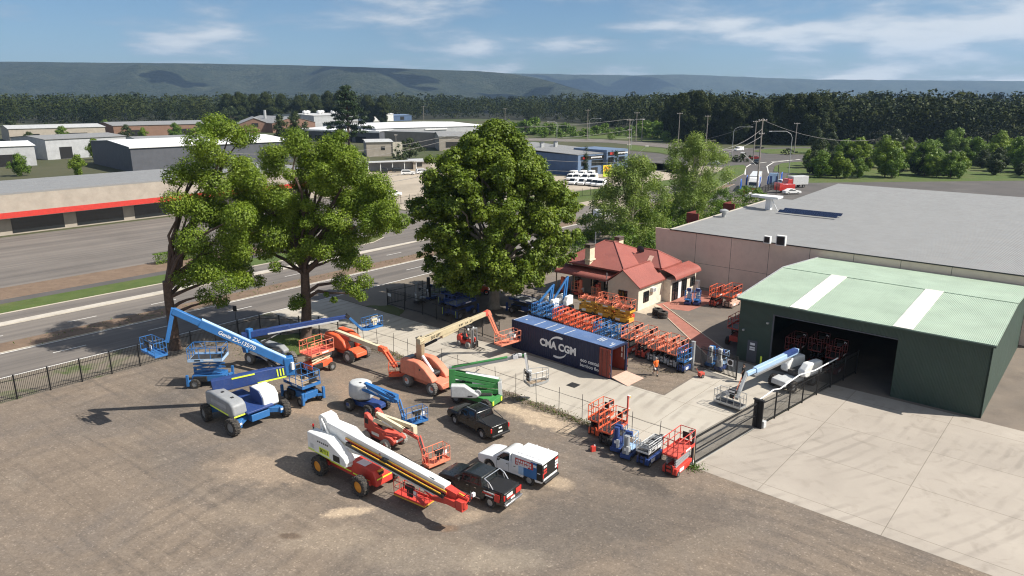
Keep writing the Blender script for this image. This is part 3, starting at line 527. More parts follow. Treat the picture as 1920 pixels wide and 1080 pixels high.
dd.build('satellite_dish','dark_steel',hs)
mb=MB(); roofslab(mb,(1.55,6.25,4.50),(2.15,6.25,4.50),(2.0,7.15,5.06),(1.4,7.15,5.06),.02); mb.build('roof_patch','ramp_steel',hs)
# ---- mauve tilt-panel warehouse
bw=thing('warehouse','mauve concrete panel warehouse with a broad flat grey roof','warehouse',W(85,-47.6),SITE)
mb=MB(); mb.prism([(.55,0),(44,0),(44,7.1),(0,7.1),(.15,5.0)],.18,0,'xz',.09); mb.box2((2.3,.18,0),(2.48,36,6.85)); mb.box2((2.48,35.8,0),(44,36,6.85)); mb.build('wall','wall_mauve',bw)
mb=MB()
for i in range(1,8): x=1.2+i*4.85-.0; mb.box2((x-.02,-.006,0),(x+.02,0,7.08))
mb.box2((.5,-.008,3.1),(44,-.002,3.13)); mb.build('panel_joint','letter_black',bw)
mb=MB(); roofslab(mb,(2.2,.1,6.96),(44.2,.1,6.96),(44.2,36,7.4),(2.2,36,7.4),.1); mb.bar((2.2,-.04,7.08),(44,-.04,7.08),.12,.12,1); r_=mb.build('roof',['roof_grey','letter_black'],bw)
mb=MB(); mb.bar((2.2,.2,7.05),(2.2,36,7.5),.25,.16); mb.build('capping','kerb_concrete',bw)
for (px,py,z) in ((1357,406,7.3),):
    p=Matrix.Rotation(-SITE,4,'Z')@(G(px,py,z)-W(85,-47.6)); m=MB(); m.lathe([(.3,0),(.3,.7),(.62,.75),(.62,1.05),(.2,1.2),(0,1.22)],(p.x,p.y,z-.1),'z',12); m.build('roof_vent','galvanised',bw)
for (px,py,w_) in ((1431,455,.8),(1454,459,1.1)):
    p=Matrix.Rotation(-SITE,4,'Z')@(G(px,py,7.1)-W(85,-47.6)); m=MB(); m.box2((p.x,p.y,7.05),(p.x+w_,p.y+.5,7.05+w_*1.1)); m.box2((p.x+.1,p.y-.01,7.15),(p.x+w_-.1,p.y,7.05+w_),1); m.build('air_conditioner',['wall_white','letter_black'],bw,.02)
for a,b in (((1262,410),(1337,412)),((1370,391),(1404,392))):
    p=Matrix.Rotation(-SITE,4,'Z')@(G(a[0]+40 if a[0]<1300 else a[0],a[1],7.2)-W(85,-47.6)); m=MB(); m.box2((p.x-1.3,p.y,6.6),(p.x+.6,p.y+.2,7.95)); m.box2((p.x-1.3,p.y+.2,6.6),(p.x-1.1,p.y+2.6,7.95)); m.box2((p.x-1.3,p.y+.3,0),(p.x-1.1,p.y+.5,6.6)); m.build('red_parapet','brick_red_panel',bw)
p=Matrix.Rotation(-SITE,4,'Z')@(G(1441,392,7.4)-W(85,-47.6))
m=MB(); m.box((p.x,p.y,8.2),(.8,.9,1.9)); m.box((p.x+.2,p.y,9.3),(3.0,2.2,.35)); m.bar((p.x+.5,p.y-.4,9.1),(p.x+1.6,p.y-.6,7.4),.12,.12); m.box((p.x-1.9,p.y+.8,9.2),(2.2,1.5,.4)); m.build('exhaust_duct','letter_white',bw,.05)
m=MB()
for k in range(2): roofslab(m,(p.x+2.6,p.y-3+k*2.1,7.55),(p.x+11,p.y-3+k*2.1,7.55),(p.x+11,p.y-2.35+k*2.1,7.85),(p.x+2.6,p.y-2.35+k*2.1,7.85),.06)
m.build('solar_panel','solar_cell',bw)
# ---- dark green shed
gs=thing('shed','dark green steel workshop shed with a pale green roof and wide open doorway','shed',W(62.5,-25.6),SITE)
mb=MB(); mb.box2((0,0,0),(3.25,.14,6.1)); mb.box2((3.25,0,5.0),(20,.14,6.1)); mb.box2((13.5,0,0),(20,.14,5.0)); mb.prism([(.14,0),(22,0),(22,6.1),(11,6.85),(.14,6.1)],.14,0,'yz',.07); mb.prism([(0,0),(22,0),(22,6.1),(11,6.85),(0,6.1)],.14,0,'yz',19.93); mb.box2((.14,21.8,0),(19.86,21.94,6.05)); mb.build('wall','shed_green',gs)
mb=MB(); roofslab(mb,(-.25,-.3,6.08),(20.2,-.3,6.08),(20.2,11,6.9),(-.25,11,6.9)); roofslab(mb,(-.25,11,6.9),(20.2,11,6.9),(20.2,22.3,6.08),(-.25,22.3,6.08)); mb.bar((-.3,11,6.98),(20.2,11,6.98),.3,.06); rf=mb.build('roof','roof_green',gs)
mb=MB(); mb.bar((-.28,-.3,6.12),(-.28,11,6.96),.12,.2); mb.bar((-.28,11,6.96),(-.28,22.3,6.12),.12,.2); mb.build('barge_cap','galvanised',gs); mb=MB(); mb.bar((-.2,-.36,6.02),(20.2,-.36,6.02),.14,.14); mb.build('gutter','shed_green',gs)
mb=MB()
for x in (4.6,13.0): roofslab(mb,(x,-.31,6.165),(x+1.5,-.31,6.165),(x+1.5,11,7.0),(x,11,7.0),.02)
mb.build('skylight','skylight_sheet',rf)
mb=MB(); mb.box2((1.0,-.05,.05),(1.95,0,2.2)); d=mb.build('door','wall_dark',gs,.01); mb=MB(); mb.box2((1.28,-.075,1.75),(1.72,-.055,1.98)); mb.box2((1.25,-.075,1.45),(1.75,-.055,1.6),0); mb.box2((1.25,-.075,1.25),(1.75,-.055,1.4),0); mb.build('door_sign','letter_white',d)
mb=MB(); mb.box2((3.15,-.04,0),(3.3,0,5.1)); mb.box2((3.3,-.04,5.0),(13.5,0,5.1)); mb.build('door_frame','wall_dark',gs)
for x,z in ((.55,3.1),(2.75,4.2)): m=MB(); m.box((x,-.12,z),(.2,.24,.16)); m.build('wall_light','galvanised',gs,.02)
# ---- generic sheds and offices further off
def shed(name,label,cat,bl,br,ty,depth,rise,wall,roof,ridge='x',over=.4,gapz=0):
    A,B=G(*bl),G(*br); d=B-A; L=d.length; ang=math.atan2(d.y,d.x); h=hgt(bl[0],bl[1],ty)
    t=thing(name,label,cat,A,ang)
    m=MB()
    if rise and ridge=='y': m.prism([(0,0),(L,0),(L,h),(L/2,h+rise),(0,h)],depth,0,'xz',depth/2)
    elif rise: m.prism([(0,0),(depth,0),(depth,h),(depth/2,h+rise),(0,h)],L,0,'yz',L/2)
    else: m.box2((0,0,0),(L,depth,h))
    m.build('wall',wall,t); m=MB(); o=over
    if rise and ridge=='y':
        k=rise/(L/2)*o; roofslab(m,(-o,-o,h-k),(L/2,-o,h+rise),(L/2,depth+o,h+rise),(-o,depth+o,h-k),.15); roofslab(m,(L/2,-o,h+rise),(L+o,-o,h-k),(L+o,depth+o,h-k),(L/2,depth+o,h+rise),.15)
    elif rise:
        k=rise/(depth/2)*o; roofslab(m,(-o,-o,h-k),(L+o,-o,h-k),(L+o,depth/2,h+rise),(-o,depth/2,h+rise),.15); roofslab(m,(-o,depth/2,h+rise),(L+o,depth/2,h+rise),(L+o,depth+o,h-k),(-o,depth+o,h-k),.15)
    else: m.box2((-o,-o,h+.01),(L+o,depth+o,h+.3))
    r=m.build('roof',roof,t); return t,L,h,r
def openings(t,xs,z0,z1,m='dark_inside',nm='door',y=0,fr=None):  # default: near-black panel painting the shade inside an open bay
    for x0,x1 in xs:
        q=MB(); q.box2((x0,y-.06,z0),(x1,y-.012,z1)); q.build(nm,m,t)
t,L,h,r=shed('warehouse','long dark walled warehouse with a bright white roof behind the left tree','warehouse',(250,324),(550,304),276,46,1.2,'wall_dark','roof_white'); q=MB(); q.box2((-.4,-.45,h-.4),(L+.4,-.38,h+.15)); q.build('fascia','roof_white',t); q=MB(); q.box2((L+.0,.3,0),(L+.06,8,h-.5)); q.build('end_panel','wall_white',t)
t,L,h,r=shed('warehouse','white roofed warehouse with a row of dark open loading bays','warehouse',(560,263),(712,269),242,70,.8,'wall_dark','roof_white'); openings(t,[(3+k*L/6,3+k*L/6+L/8) for k in range(5)],.1,h-3.0); q=MB(); q.box2((-.5,-.46,h-.8),(L+.5,-.40,h+.1)); q.build('fascia','roof_white',t)
q=MB(); roofslab(q,(L*.25,12,h+.75),(L*.7,12,h+.75),(L*.7,24,h+1.05),(L*.25,24,h+1.05),.1); q.build('solar_panel','solar_cell',r)
t,L,h,r=shed('warehouse','big grey walled warehouse with a wide white roof beyond the pine','warehouse',(706,268),(912,260),241,80,1.0,'wall_grey','roof_white'); 
for x0,x1 in ((L*.42,L*.62),): q=MB(); q.box2((x0,-.5,h-1.5),(x1,-.05,h-.9)); q.build('awning','roof_white',t)
t,L,h,r=shed('warehouse','plain concrete panel building in front of the big grey warehouse','warehouse',(722,273),(824,277),247,14,0,'concrete_panel','roof_grey',over=.1)
t,L,h,r=shed('office','small grey office with a blue grey roof left of the tall plane tree','office building',(824,283),(892,282),256,22,1.5,'wall_beige','roof_grey'); openings(t,[(3,11)],1.5,4.0,'glass','window')
t,L,h,r=shed('shed','beige block shed with a cream roof and ribbed end bay','shed',(688,294),(737,293),267,22,.4,'wall_beige','roof_pale'); q=MB(); q.box2((L,-.3,0),(L+4,.2,h)); q.build('end_bay','weatherboard',t); openings(t,[(L*.55,L*.7)],h*.45,h*.7,'glass','window')
t,L,h,r=shed('factory','brown brick factory with a ridged grey roof, far left','factory',(448,249),(508,248),233,45,4,'brick_wall','roof_grey','y'); q=MB(); q.box2((L*.42,-.2,h-1.8),(L*.62,-.02,h+.6)); q.build('sign','letter_black',t); q=MB(); q.lathe([(1,0),(1,7)],(L*.9,22,h+2),'z',10); q.build('flue','galvanised',t)
t,L,h,r=shed('factory','second brick factory half hidden by two dark trees','factory',(512,249),(592,246),231,50,4,'brick_wall','roof_grey','y')
t,L,h,r=shed('warehouse','grey warehouse with a row of white roof ventilators','warehouse',(590,243),(672,240),217,60,1,'wall_grey','roof_pale')
for k in range(6): q=MB(); q.lathe([(1.2,0),(1.2,1.2),(1.9,1.6),(1.9,2.8),(0,3.4)],(L*(.08+k*.16),18+k%2*6,h+.2),'z',10); q.build('ventilator','letter_white',r)
t,L,h,r=shed('shed','small white shed beyond the big white roof','shed',(694,228),(738,227),214,30,1,'wall_white','roof_white'); t,L,h,r=shed('shed','far shed with a blue roof beside the small white one','shed',(736,227),(772,226),217,25,1,'wall_blue','wall_blue_pale'); openings(t,[(L*.4,L*.6)],1,h-1)
# shelter over parked vehicles
A,B=G(690,324),G(784,320); d=B-A; L=d.length
t=thing('carport','low open carport with a pale flat roof by the dirt lot','carport',A,math.atan2(d.y,d.x)); q=MB(); roofslab(q,(-.5,-.5,3.2),(L,-.5,3.2),(L,6,3.0),(-.5,6,3.0),.2); q.build('roof','roof_pale',t)
for x in range(5): q=MB(); q.box((x*L/4.2+.2,0,1.6),(.2,.2,3.2)); q.build('post','wall_white',t)
q=MB(); q.box2((0,6,0),(L,6.2,3)); q.build('wall','wall_grey',t)
t,L,h,r=shed('office','low beige office at the right end of the carport','office building',(775,318),(808,317),304,10,0,'wall_beige','roof_pale'); openings(t,[(L*.2,L*.5)],1.0,2.4,'glass','window')
# dealership across the highway with its red band
t=thing('showroom','beige car showroom with a red fascia band behind the left tree','showroom',W(-30,-152),RA)
q=MB(); q.box2((0,0,0),(131,24,7.2)); q.build('wall','wall_beige',t); q=MB(); q.box2((0,0,7.21),(131,24,7.5)); q.build('roof','roof_grey',t)
q=MB(); q.box2((0,-2.2,3.3),(131,-2.0,4.3)); q.build('fascia','red_fascia',t); q=MB(); q.box2((0,-2.0,3.2),(131,-.02,3.34)); q.build('awning','roof_pale',t)
for k in range(12): q=MB(); q.box2((3+k*10.7,-.08,.3),(11.5+k*10.7,-.02,3.1)); q.build('window','glass',t)
# blue two-storey shop
A=G(1083,331); ang=math.atan2(*reversed((G(1172,322)-A)[:2])); t=thing('shop','blue two storey shop building with black sign boards and a long grey roof','shop',A,ang); L=(G(1172,322)-A).length; h=6.5; D=46
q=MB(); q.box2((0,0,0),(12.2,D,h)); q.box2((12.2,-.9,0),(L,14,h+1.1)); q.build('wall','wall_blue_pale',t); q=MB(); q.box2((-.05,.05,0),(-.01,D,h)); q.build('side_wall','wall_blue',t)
q=MB(); roofslab(q,(-.4,0,h+.1),(12.2,0,h+.1),(12.2,D,h+1.0),(-.4,D,h+1.0),.15); roofslab(q,(12.2,14,h+.2),(L,14,h+.2),(L,D,h+1.0),(12.2,D,h+1.0),.15); r=q.build('roof','roof_grey',t)
for x0,x1,y,z,tx in ((1.2,11.8,0,5.0,'MITRE SHOP'),(12.8,21,-.9,5.9,'THE TRADESHOP')):
    q=MB(); q.box2((x0,y-.14,z),(x1,y-.02,z+1.1)); sg=q.build('sign','letter_black',t); q=MB(); q.box2((x0+.8,y-.2,z+.2),(x0+2.4,y-.15,z+.9)); q.build('logo','letter_red',sg)
    q=MB()
    for k in range(10): q.box2((x0+4.6+k*.5,y-.2,z+.33+(k%3)*.04),(x0+4.95+k*.5,y-.15,z+.78))
    q.build('lettering','letter_white',sg)
for x0,x1,y,z0,z1 in ((1.5,3.6,0,3.2,4.6),(6.2,11.6,0,3.0,4.7),(1.5,4,0,.2,2.2),(6,9,0,.2,2.4),(13,15.6,-.9,3.2,5.3),(18,21,-.9,3.4,5.3),(13,15.6,-.9,.2,2),(17.5,21.2,-.9,.3,2.2)):
    window_y(t,x0,x1,z0,z1,y,(3,1))
for k in range(6): q=MB(); q.box((2+k*3.3,26+(k%2)*3,h+1.3),(.9,.9,2.0)); q.box((2+k*3.3,26+(k%2)*3,h+2.35),(1.2,1.2,.12),1); q.build('roof_vent',['galvanised','wall_dark'],r)

# more of the industrial estate, and the neighbours beyond the mauve warehouse
for bl,br,ty,dp,rs,wa,ro,lab in (((90,300),(240,290),262,30,1.0,'wall_grey','roof_grey','grey warehouse beyond the car yard at the far left'),((20,268),(200,262),242,45,1.2,'wall_beige','roof_pale','long beige warehouse with a pale roof at the far left'),((215,258),(400,252),236,50,1.5,'brick_wall','roof_grey','wide brick factory left of the ridged one'),((260,282),(420,275),262,26,.8,'wall_white','roof_grey','low white walled workshop left of the ridged brick factory'),((-120,320),(70,310),280,30,1.0,'wall_grey','roof_white','white roofed shed at the left margin')):
    t,L,h,r=shed('warehouse',lab,'warehouse',bl,br,ty,dp,rs,wa,ro); openings(t,[(L*.15,L*.3),(L*.6,L*.8)],.1,h*.6)
for s0,o0_,l_,w_,h_,wa,ro,lab in ((126,-44,34,26,6.4,'wall_beige','roof_grey','low beige warehouse behind the mauve one'),(128,0,40,30,6.0,'wall_white','roof_pale','white warehouse behind the mauve one, right')):
    t=thing('warehouse',lab,'warehouse',W(s0,o0_),SITE); q=MB(); q.box2((0,0,0),(l_,w_,h_)); q.build('wall',wa,t); q=MB(); roofslab(q,(-.4,-.4,h_+.02),(l_+.4,-.4,h_+.02),(l_+.4,w_+.4,h_+.7),(-.4,w_+.4,h_+.7),.15); q.build('roof',ro,t)
# ================================================================ VEGETATION
def leafmesh(name,C,Nn,S,m,aspect=.62,rng=None):
    """one small bent quad per leaf, built in bulk"""
    n=len(C); rng=rng or np.random.RandomState(1)
    Nn=Nn/np.linalg.norm(Nn,axis=1,keepdims=True); rnd=rng.normal(size=(n,3)); T=np.cross(Nn,rnd); T/=np.linalg.norm(T,axis=1,keepdims=True)+1e-9; B=np.cross(Nn,T)
    h=S[:,None]*.5; w=h*aspect; bend=Nn*h*rng.uniform(-.35,.35,(n,1))
    P=np.stack([C-T*h,C+B*w+bend,C+T*h,C-B*w+bend],1).reshape(-1,3)
    me=bpy.data.meshes.new(name); me.vertices.add(4*n); me.vertices.foreach_set('co',P.astype(np.float32).ravel())
    me.loops.add(4*n); me.loops.foreach_set('vertex_index',np.arange(4*n,dtype=np.int32)); me.polygons.add(n); me.polygons.foreach_set('loop_start',np.arange(0,4*n,4,dtype=np.int32))
    me.update(calc_edges=True); me.materials.append(M[m]); return me
def crown(clumps,dens,size,rng,up=.35,shell=.55,droop=0,jit=.42):
    Cs,Ns,Ss=[],[],[]
    for c,r in clumps:
        r=np.array(r if hasattr(r,'__len__') else (r,r,r*.85)); n=max(6,int(dens*(r.prod()**(2/3)))); d=rng.normal(size=(n,3)); d/=np.linalg.norm(d,axis=1,keepdims=True)
        k=(shell+(1-shell)*rng.rand(n))**.8*(1+rng.normal(size=n)*.10); P=np.array(c)+d*r*k[:,None]
        if droop: P[:,2]-=droop*rng.rand(n)**2
        Cs.append(P); Ns.append(d*.85+np.array([0,0,up])+rng.normal(size=(n,3))*jit); Ss.append(size*rng.uniform(.65,1.35,n))
    return np.concatenate(Cs),np.concatenate(Ns),np.concatenate(Ss)
def limb(mb,a,b,r0,r1,rn,k=4,sag=.12):
    a,b=Vector(a),Vector(b); L=(b-a).length; pts=[];rs=[]
    for i in range(k+1):
        t=i/k; p=a.lerp(b,t)+Vector((rn.uniform(-1,1),rn.uniform(-1,1),rn.uniform(-.5,.8)))*L*sag*math.sin(PI*t)*.6; p.z+=L*.10*math.sin(PI*t); pts.append(p); rs.append(r0+(r1-r0)*t)
    mb.tube(pts,rs,6); return pts
def tree(name,label,cat,base,clumps,trunk_h,tr,leaf,bark,dens,size,seed,group=None,up=.35,limbs=10,shell=.55,droop=0,aspect=.62,lean=(0,0)):
    rng=np.random.RandomState(seed); rn=random.Random(seed); base=Vector(base); t=thing(name,label,cat,base,0,group)
    cl=[(tuple(Vector(c)-base),r) for c,r in clumps]
    C,Nn,S=crown(cl,dens,size,rng,up,shell,droop); link('crown',leafmesh('crown',C,Nn,S,leaf,aspect,rng),t)
    mb=MB(); top=Vector((lean[0],lean[1],trunk_h)); pts=[Vector((0,0,-.1)),Vector((0,0,.25)),top*.35+Vector((.05,.04,0)),top*.7,top]; mb.tube(pts,[tr*1.55,tr*1.12,tr*.95,tr*.85,tr*.72],10)
    order=sorted(cl,key=lambda c:-(c[1][0] if hasattr(c[1],'__len__') else c[1])); rn.shuffle(order)
    for c,r in order[:limbs]:
        c=Vector(c); st=top*rn.uniform(.75,1.0) if c.z>top.z else top*max(.45,c.z/top.z*.8)
        p=limb(mb,st,c,tr*.42,tr*.08,rn)
    mb.build('trunk',bark,t); return t
# camphor tree by the left fence: clumps traced in the photograph, each at its own depth
B0=W(39.3,-62.3); rn=random.Random(3); CL=[]
for px,py,r in ((554,262,25),(512,294,27),(456,311,22),(457,335,27),(581,290,28),(620,275,26),(636,297,32),(664,307,25),(577,322,25),(626,330,26),(541,327,13),(669,331,24),(709,344,25),(692,362,24),(722,367,22),(652,362,30),(600,343,24),(514,368,32),(562,376,17),(729,390,20),(564,424,32),(583,461,22),(514,440,34),(636,414,26),(701,404,27),(752,414,17),(706,433,14),(636,446,28),(645,487,23),(680,493,18),(641,528,19),(683,528,17),(660,541,16),(676,555,12),(517,500,13),(600,400,26),(490,400,24),(555,480,18),(607,470,22),(667,380,28),(540,395,26),(478,375,24),(470,430,24),(497,470,20),(480,340,22),(690,420,20),(725,405,18)):
    dy=rn.uniform(-3.5,1.5) if py>300 else rn.uniform(-1,3); c=V(px,py,B0.y+dy); CL.append((c,r/18.2*(B0.y+dy)/B0.y*1.05))
    if r>15 and py<470: c2=V(px+rn.uniform(-14,14),py+rn.uniform(6,24),B0.y+dy+rn.uniform(2,6)); CL.append((c2,r/19))
    if r>22: 
        for _ in range(2): CL.append((c+Vector((rn.uniform(-1,1),rn.uniform(-1,.5),rn.uniform(-.9,.9)))*r/18*.8,r/18*.55))
CL+=[(V(559,565,B0.y-.3),.95),(V(552,572,B0.y-.5),.7),(V(626,562,B0.y-1),.42),(V(612,552,B0.y-1),.3)]
tree('camphor_tree','tall broad tree with rounded bright green clumps beside the corner of the palisade fence','tree',B0,CL,8.6,.52,'leaf_camphor','bark',1150,.175,11,limbs=46,lean=(.35,.3),aspect=.7)
# its neighbour, cut by the left edge of the photograph
B1=W(30,-66.0); CL=[]
for px,py,r in ((432,246,22),(404,236,26),(450,264,16),(448,405,28),(436,440,26),(410,400,32),(452,470,20),(440,500,26),(460,528,16),(418,470,32),(420,530,24),(398,340,28),(376,268,28),(362,318,30),(370,390,32),(362,450,30),(385,505,30),(330,380,26),(345,520,22),(425,300,18),(385,555,18),(330,330,22)):
    c=V(px,py,B1.y+rn.uniform(-2,4)); CL.append((c,r/17.5))
    CL.append((c+Vector((rn.uniform(-1,1),rn.uniform(0,3),rn.uniform(-1.2,.2))),r/20))
tree('camphor_tree','broad green tree reaching in from the left edge over the highway','tree',B1+Vector((-3.2,1.0,0)),CL,7.0,.5,'leaf_camphor','bark',950,.185,12,limbs=24)
# great plane tree in the yard
B2=W(60,-54.6); prof=[(2.7,6.4,3.8),(4.2,8,7.3),(7.2,8.6,9.0),(10.4,9.4,10.0),(12.4,9.4,9.5),(14,9.2,8.8),(16.3,8.6,6.4),(17.7,6.6,4.9),(19.4,4.0,3.3),(20.8,1.9,1.9),(21.6,.6,.6)]
rng=np.random.RandomState(5); CL=[]; zs=[p[0] for p in prof]
for k in range(1150):
    z=3.1+18.2*rng.rand()**1.02; a=rng.uniform(0,2*PI); rl=np.interp(z,zs,[p[1] for p in prof]); rr_=np.interp(z,zs,[p[2] for p in prof]); rad=(rr_ if math.cos(a)>0 else rl)
    nz=math.sin(a*4+z*1.1)*.5+math.sin(a*7-z*1.7+2)*.35+math.sin(z*2.3+a*2)*.35; lump=1+.13*nz+rng.normal()*.05; f=min(1,rng.rand()**.30)*lump
    if nz<-.55 and f>.72: continue
    r=rng.choice([rng.uniform(.35,.75),rng.uniform(.6,1.15)])
    CL.append(((B2.x+.3+math.cos(a)*(rad*f-r*.5),B2.y+math.sin(a)*((rl+rr_)/2*f-r*.5),z),(r,r,r*.85)))
tree('plane_tree','very tall dense green plane tree standing in the hire yard behind the container','tree',B2,CL,5.5,.62,'leaf_plane','bark_pale',430,.27,6,limbs=40,shell=.35,up=.4,aspect=.85)
def envelope(base,ht,prof_,ncl,r0,r1,seed,lo=.15):
    rg=np.random.RandomState(seed); out=[]; zz=[p[0] for p in prof_]; rr=[p[1] for p in prof_]
    for k in range(ncl):
        z=lo+(1-lo)*rg.rand(); a=rg.uniform(0,2*PI); rad=np.interp(z,zz,rr)*(1+.18*math.sin(a*3+z*9+seed)); f=rg.rand()**.45; r=rg.uniform(r0,r1)
        out.append(((base[0]+math.cos(a)*max(0,rad*f-r*.4),base[1]+math.sin(a)*max(0,rad*f-r*.4),base[2]+z*ht),r))
    return out
def env_tree(name,label,base,ht,wid,seed,leaf='leaf_gum',bark='bark_pale',ncl=70,dens=150,size=.35,lo=.22,rs=(.08,.14),prof_=None,group=None,droop=0,cat='tree',up=.3,limbs=14,aspect=.4,tr=None):
    p=prof_ or [(0,.25),(.25,.75),(.5,1),(.72,.85),(.9,.5),(1,.12)]
    cl=envelope(base,ht,[(a,b*wid) for a,b in p],ncl,rs[0]*ht,rs[1]*ht,seed,lo)
    return tree(name,label,cat,base,cl,ht*.42,tr or max(.12,ht*.018),leaf,bark,dens,size,seed,group,up=up,limbs=limbs,droop=droop,aspect=aspect,shell=.3)
g=G(1293,432); env_tree('gum_tree','tall airy pale green gum tree left of the roundabout',g,17.4,7.4,21,ncl=92,dens=210,size=.34,droop=1.3,lo=.10,rs=(.055,.105),prof_=[(0,.2),(.2,.6),(.38,1),(.6,.85),(.8,.8),(.93,.5),(1,.15)])
g=G(1183,458); env_tree('gum_tree','spreading olive green gum tree behind the red roofed cottage',g,14.6,8.6,22,ncl=105,dens=210,size=.34,droop=1.4,lo=.08,rs=(.06,.115),prof_=[(0,.5),(.2,.9),(.45,1),(.65,.7),(.85,.55),(1,.2)])
g=G(1130,440); env_tree('gum_tree','small thin gum tree at the right of the big plane tree',g,8.5,3.4,23,ncl=60,dens=130,size=.34,droop=.6,lo=.1)
for k,(px,py,ht,wd,lab) in enumerate(((1225,445,4.6,3.6,'rounded green bush just left of the gum tree trunks'),(1170,470,4.2,3.0,'bushy green shrub behind the cottage chimney'),(1255,420,4.2,4.0,'wide bright green bush at the corner of the mauve warehouse'),(1315,402,4.4,4.6,'broad green bush along the side of the mauve warehouse'),(1385,388,4.6,6.0,'dense bright green bush beyond the far end of the grey roof'),(1205,452,6.0,3.0,'dark upright shrub at the left end of the mauve wall'),(1100,448,4.4,2.6,'dark leafy bush beside the highway near the cottage'),(1282,408,5.2,4.4,'tall bright bush between the red parapets and the gum trees'),(1350,396,4.6,4.4,'bushy green shrub behind the second red parapet'),(1240,432,5.0,3.4,'mid green shrub at the foot of the tall gum tree'),(1195,440,5.5,3.6,'leafy shrub between the two gum trees'),(1418,384,3.6,4.0,'low green bush left of the white roof duct'))):
    env_tree('bush',lab,G(px,py),ht,wd,40+k,'leaf_bush' if k!=5 else 'leaf_camphor','bark',34,110,.30,.02,(.16,.26),[(0,.8),(.4,1),(.8,.7),(1,.2)],cat='bush',limbs=6,aspect=.6)
for k,(s_,o_,ht,wd,lab) in enumerate(((89,-50.5,5.2,3.0,'first green shrub along the far side wall of the mauve warehouse'),(95,-50.0,5.6,3.2,'second green shrub along the far side wall of the mauve warehouse'),(101,-50.5,6.2,3.4,'third green shrub along the far side wall of the mauve warehouse'),(107,-49.8,5.8,3.2,'fourth green shrub along the far side wall of the mauve warehouse'),(113,-50.4,6.4,3.5,'fifth green shrub along the far side wall of the mauve warehouse'),(119,-49.6,6.0,3.4,'sixth green shrub along the far side wall of the mauve warehouse'),(86,-54,5.0,3.4,'bushy green shrub behind the cottage near the mauve corner'),(82,-58,4.6,3.2,'dark green shrub behind the cottage on the highway side'))):
    env_tree('bush',lab,W(s_,o_),ht,wd,140+k,'leaf_bush','bark',36,120,.28,.02,(.14,.24),[(0,.8),(.4,1),(.8,.75),(1,.25)],cat='bush',limbs=5,aspect=.6)
# cypresses at the blue shop
for k,(px,py,ty,lab) in enumerate(((1097,329,274,'slim dark cypress in front of the left shop sign'),(1153,326,283,'slim dark cypress in front of the right shop sign'))):
    h=hgt(px,py,ty); env_tree('cypress_tree',lab,G(px,py)+Vector((0,-1.2,0)),h,1.15,60+k,'leaf_pine','bark',34,60,.4,.03,(.07,.11),[(0,.7),(.3,1),(.7,.8),(1,.1)],limbs=4)
# hoop pine
B3=G(655,277); h=hgt(655,277,165); CL=[]; rg=random.Random(9)
for i in range(12):
    z=h*(.22+.78*i/11); rad=11*(1-(i/11)**1.6)*rg.uniform(.75,1.05)+1.2
    for k in range(9):
        a=rg.uniform(0,2*PI); f=rg.uniform(.25,1); CL.append((B3+Vector((math.cos(a)*rad*f,math.sin(a)*rad*f,z+rg.uniform(-.6,.6))),(rg.uniform(1.6,2.8),rg.uniform(1.6,2.8),1.0)))
tree('pine_tree','tall dark layered pine rising above the white warehouse roofs','tree',B3,CL,h*.9,.55,'leaf_pine','bark',34,.9,9,limbs=50,up=.5,shell=.2)
for k,(px,py,ty,wd,lab) in enumerate(((527,262,217,5.5,'dark bushy tree in front of the ventilated grey warehouse'),(557,264,214,6.5,'darker leaning tree just right of the bushy one by the warehouse'),(434,236,200,12,'round dark tree at the far left behind the brick factory'),(768,297,262,6.5,'mixed dark garden tree beside the beige shed'),(750,303,284,3.5,'low dark garden tree by the carport'),(1395,304,289,3.6,'dark palm like shrub on the roundabout approach'),(1378,303,292,3.2,'smaller dark shrub on the roundabout approach'),(1478,290,279,4.5,'low dark shrub on the roundabout grass'))):
    h=hgt(px,py,ty); env_tree('tree' if k<5 else 'shrub',lab,G(px,py),h,wd,70+k,'leaf_dark','bark',46,12 if k<3 else 40,1.0 if k<3 else .6,.12,(.10,.18),cat='tree' if k<5 else 'shrub',limbs=8,aspect=.7)
# hedge and planting by the car yard
t=thing('hedge','clipped green box hedge in the garden bed across the highway','hedge',W(43.5,-108.2),RA); rg=np.random.RandomState(2)
C=np.stack([rg.uniform(0,9,4200),rg.uniform(-.6,.6,4200),rg.uniform(0.05,1.5,4200)],1); k=rg.randint(0,3,4200); C[k==0,2]=1.5+rg.normal(size=(k==0).sum())*.04; C[k==1,1]=-.6+rg.normal(size=(k==1).sum())*.04
link('foliage',leafmesh('foliage',C,rg.normal(size=(4200,3))+np.array([0,-.3,.5]),rg.uniform(.12,.22,4200),'leaf_bush',.7,rg),t)
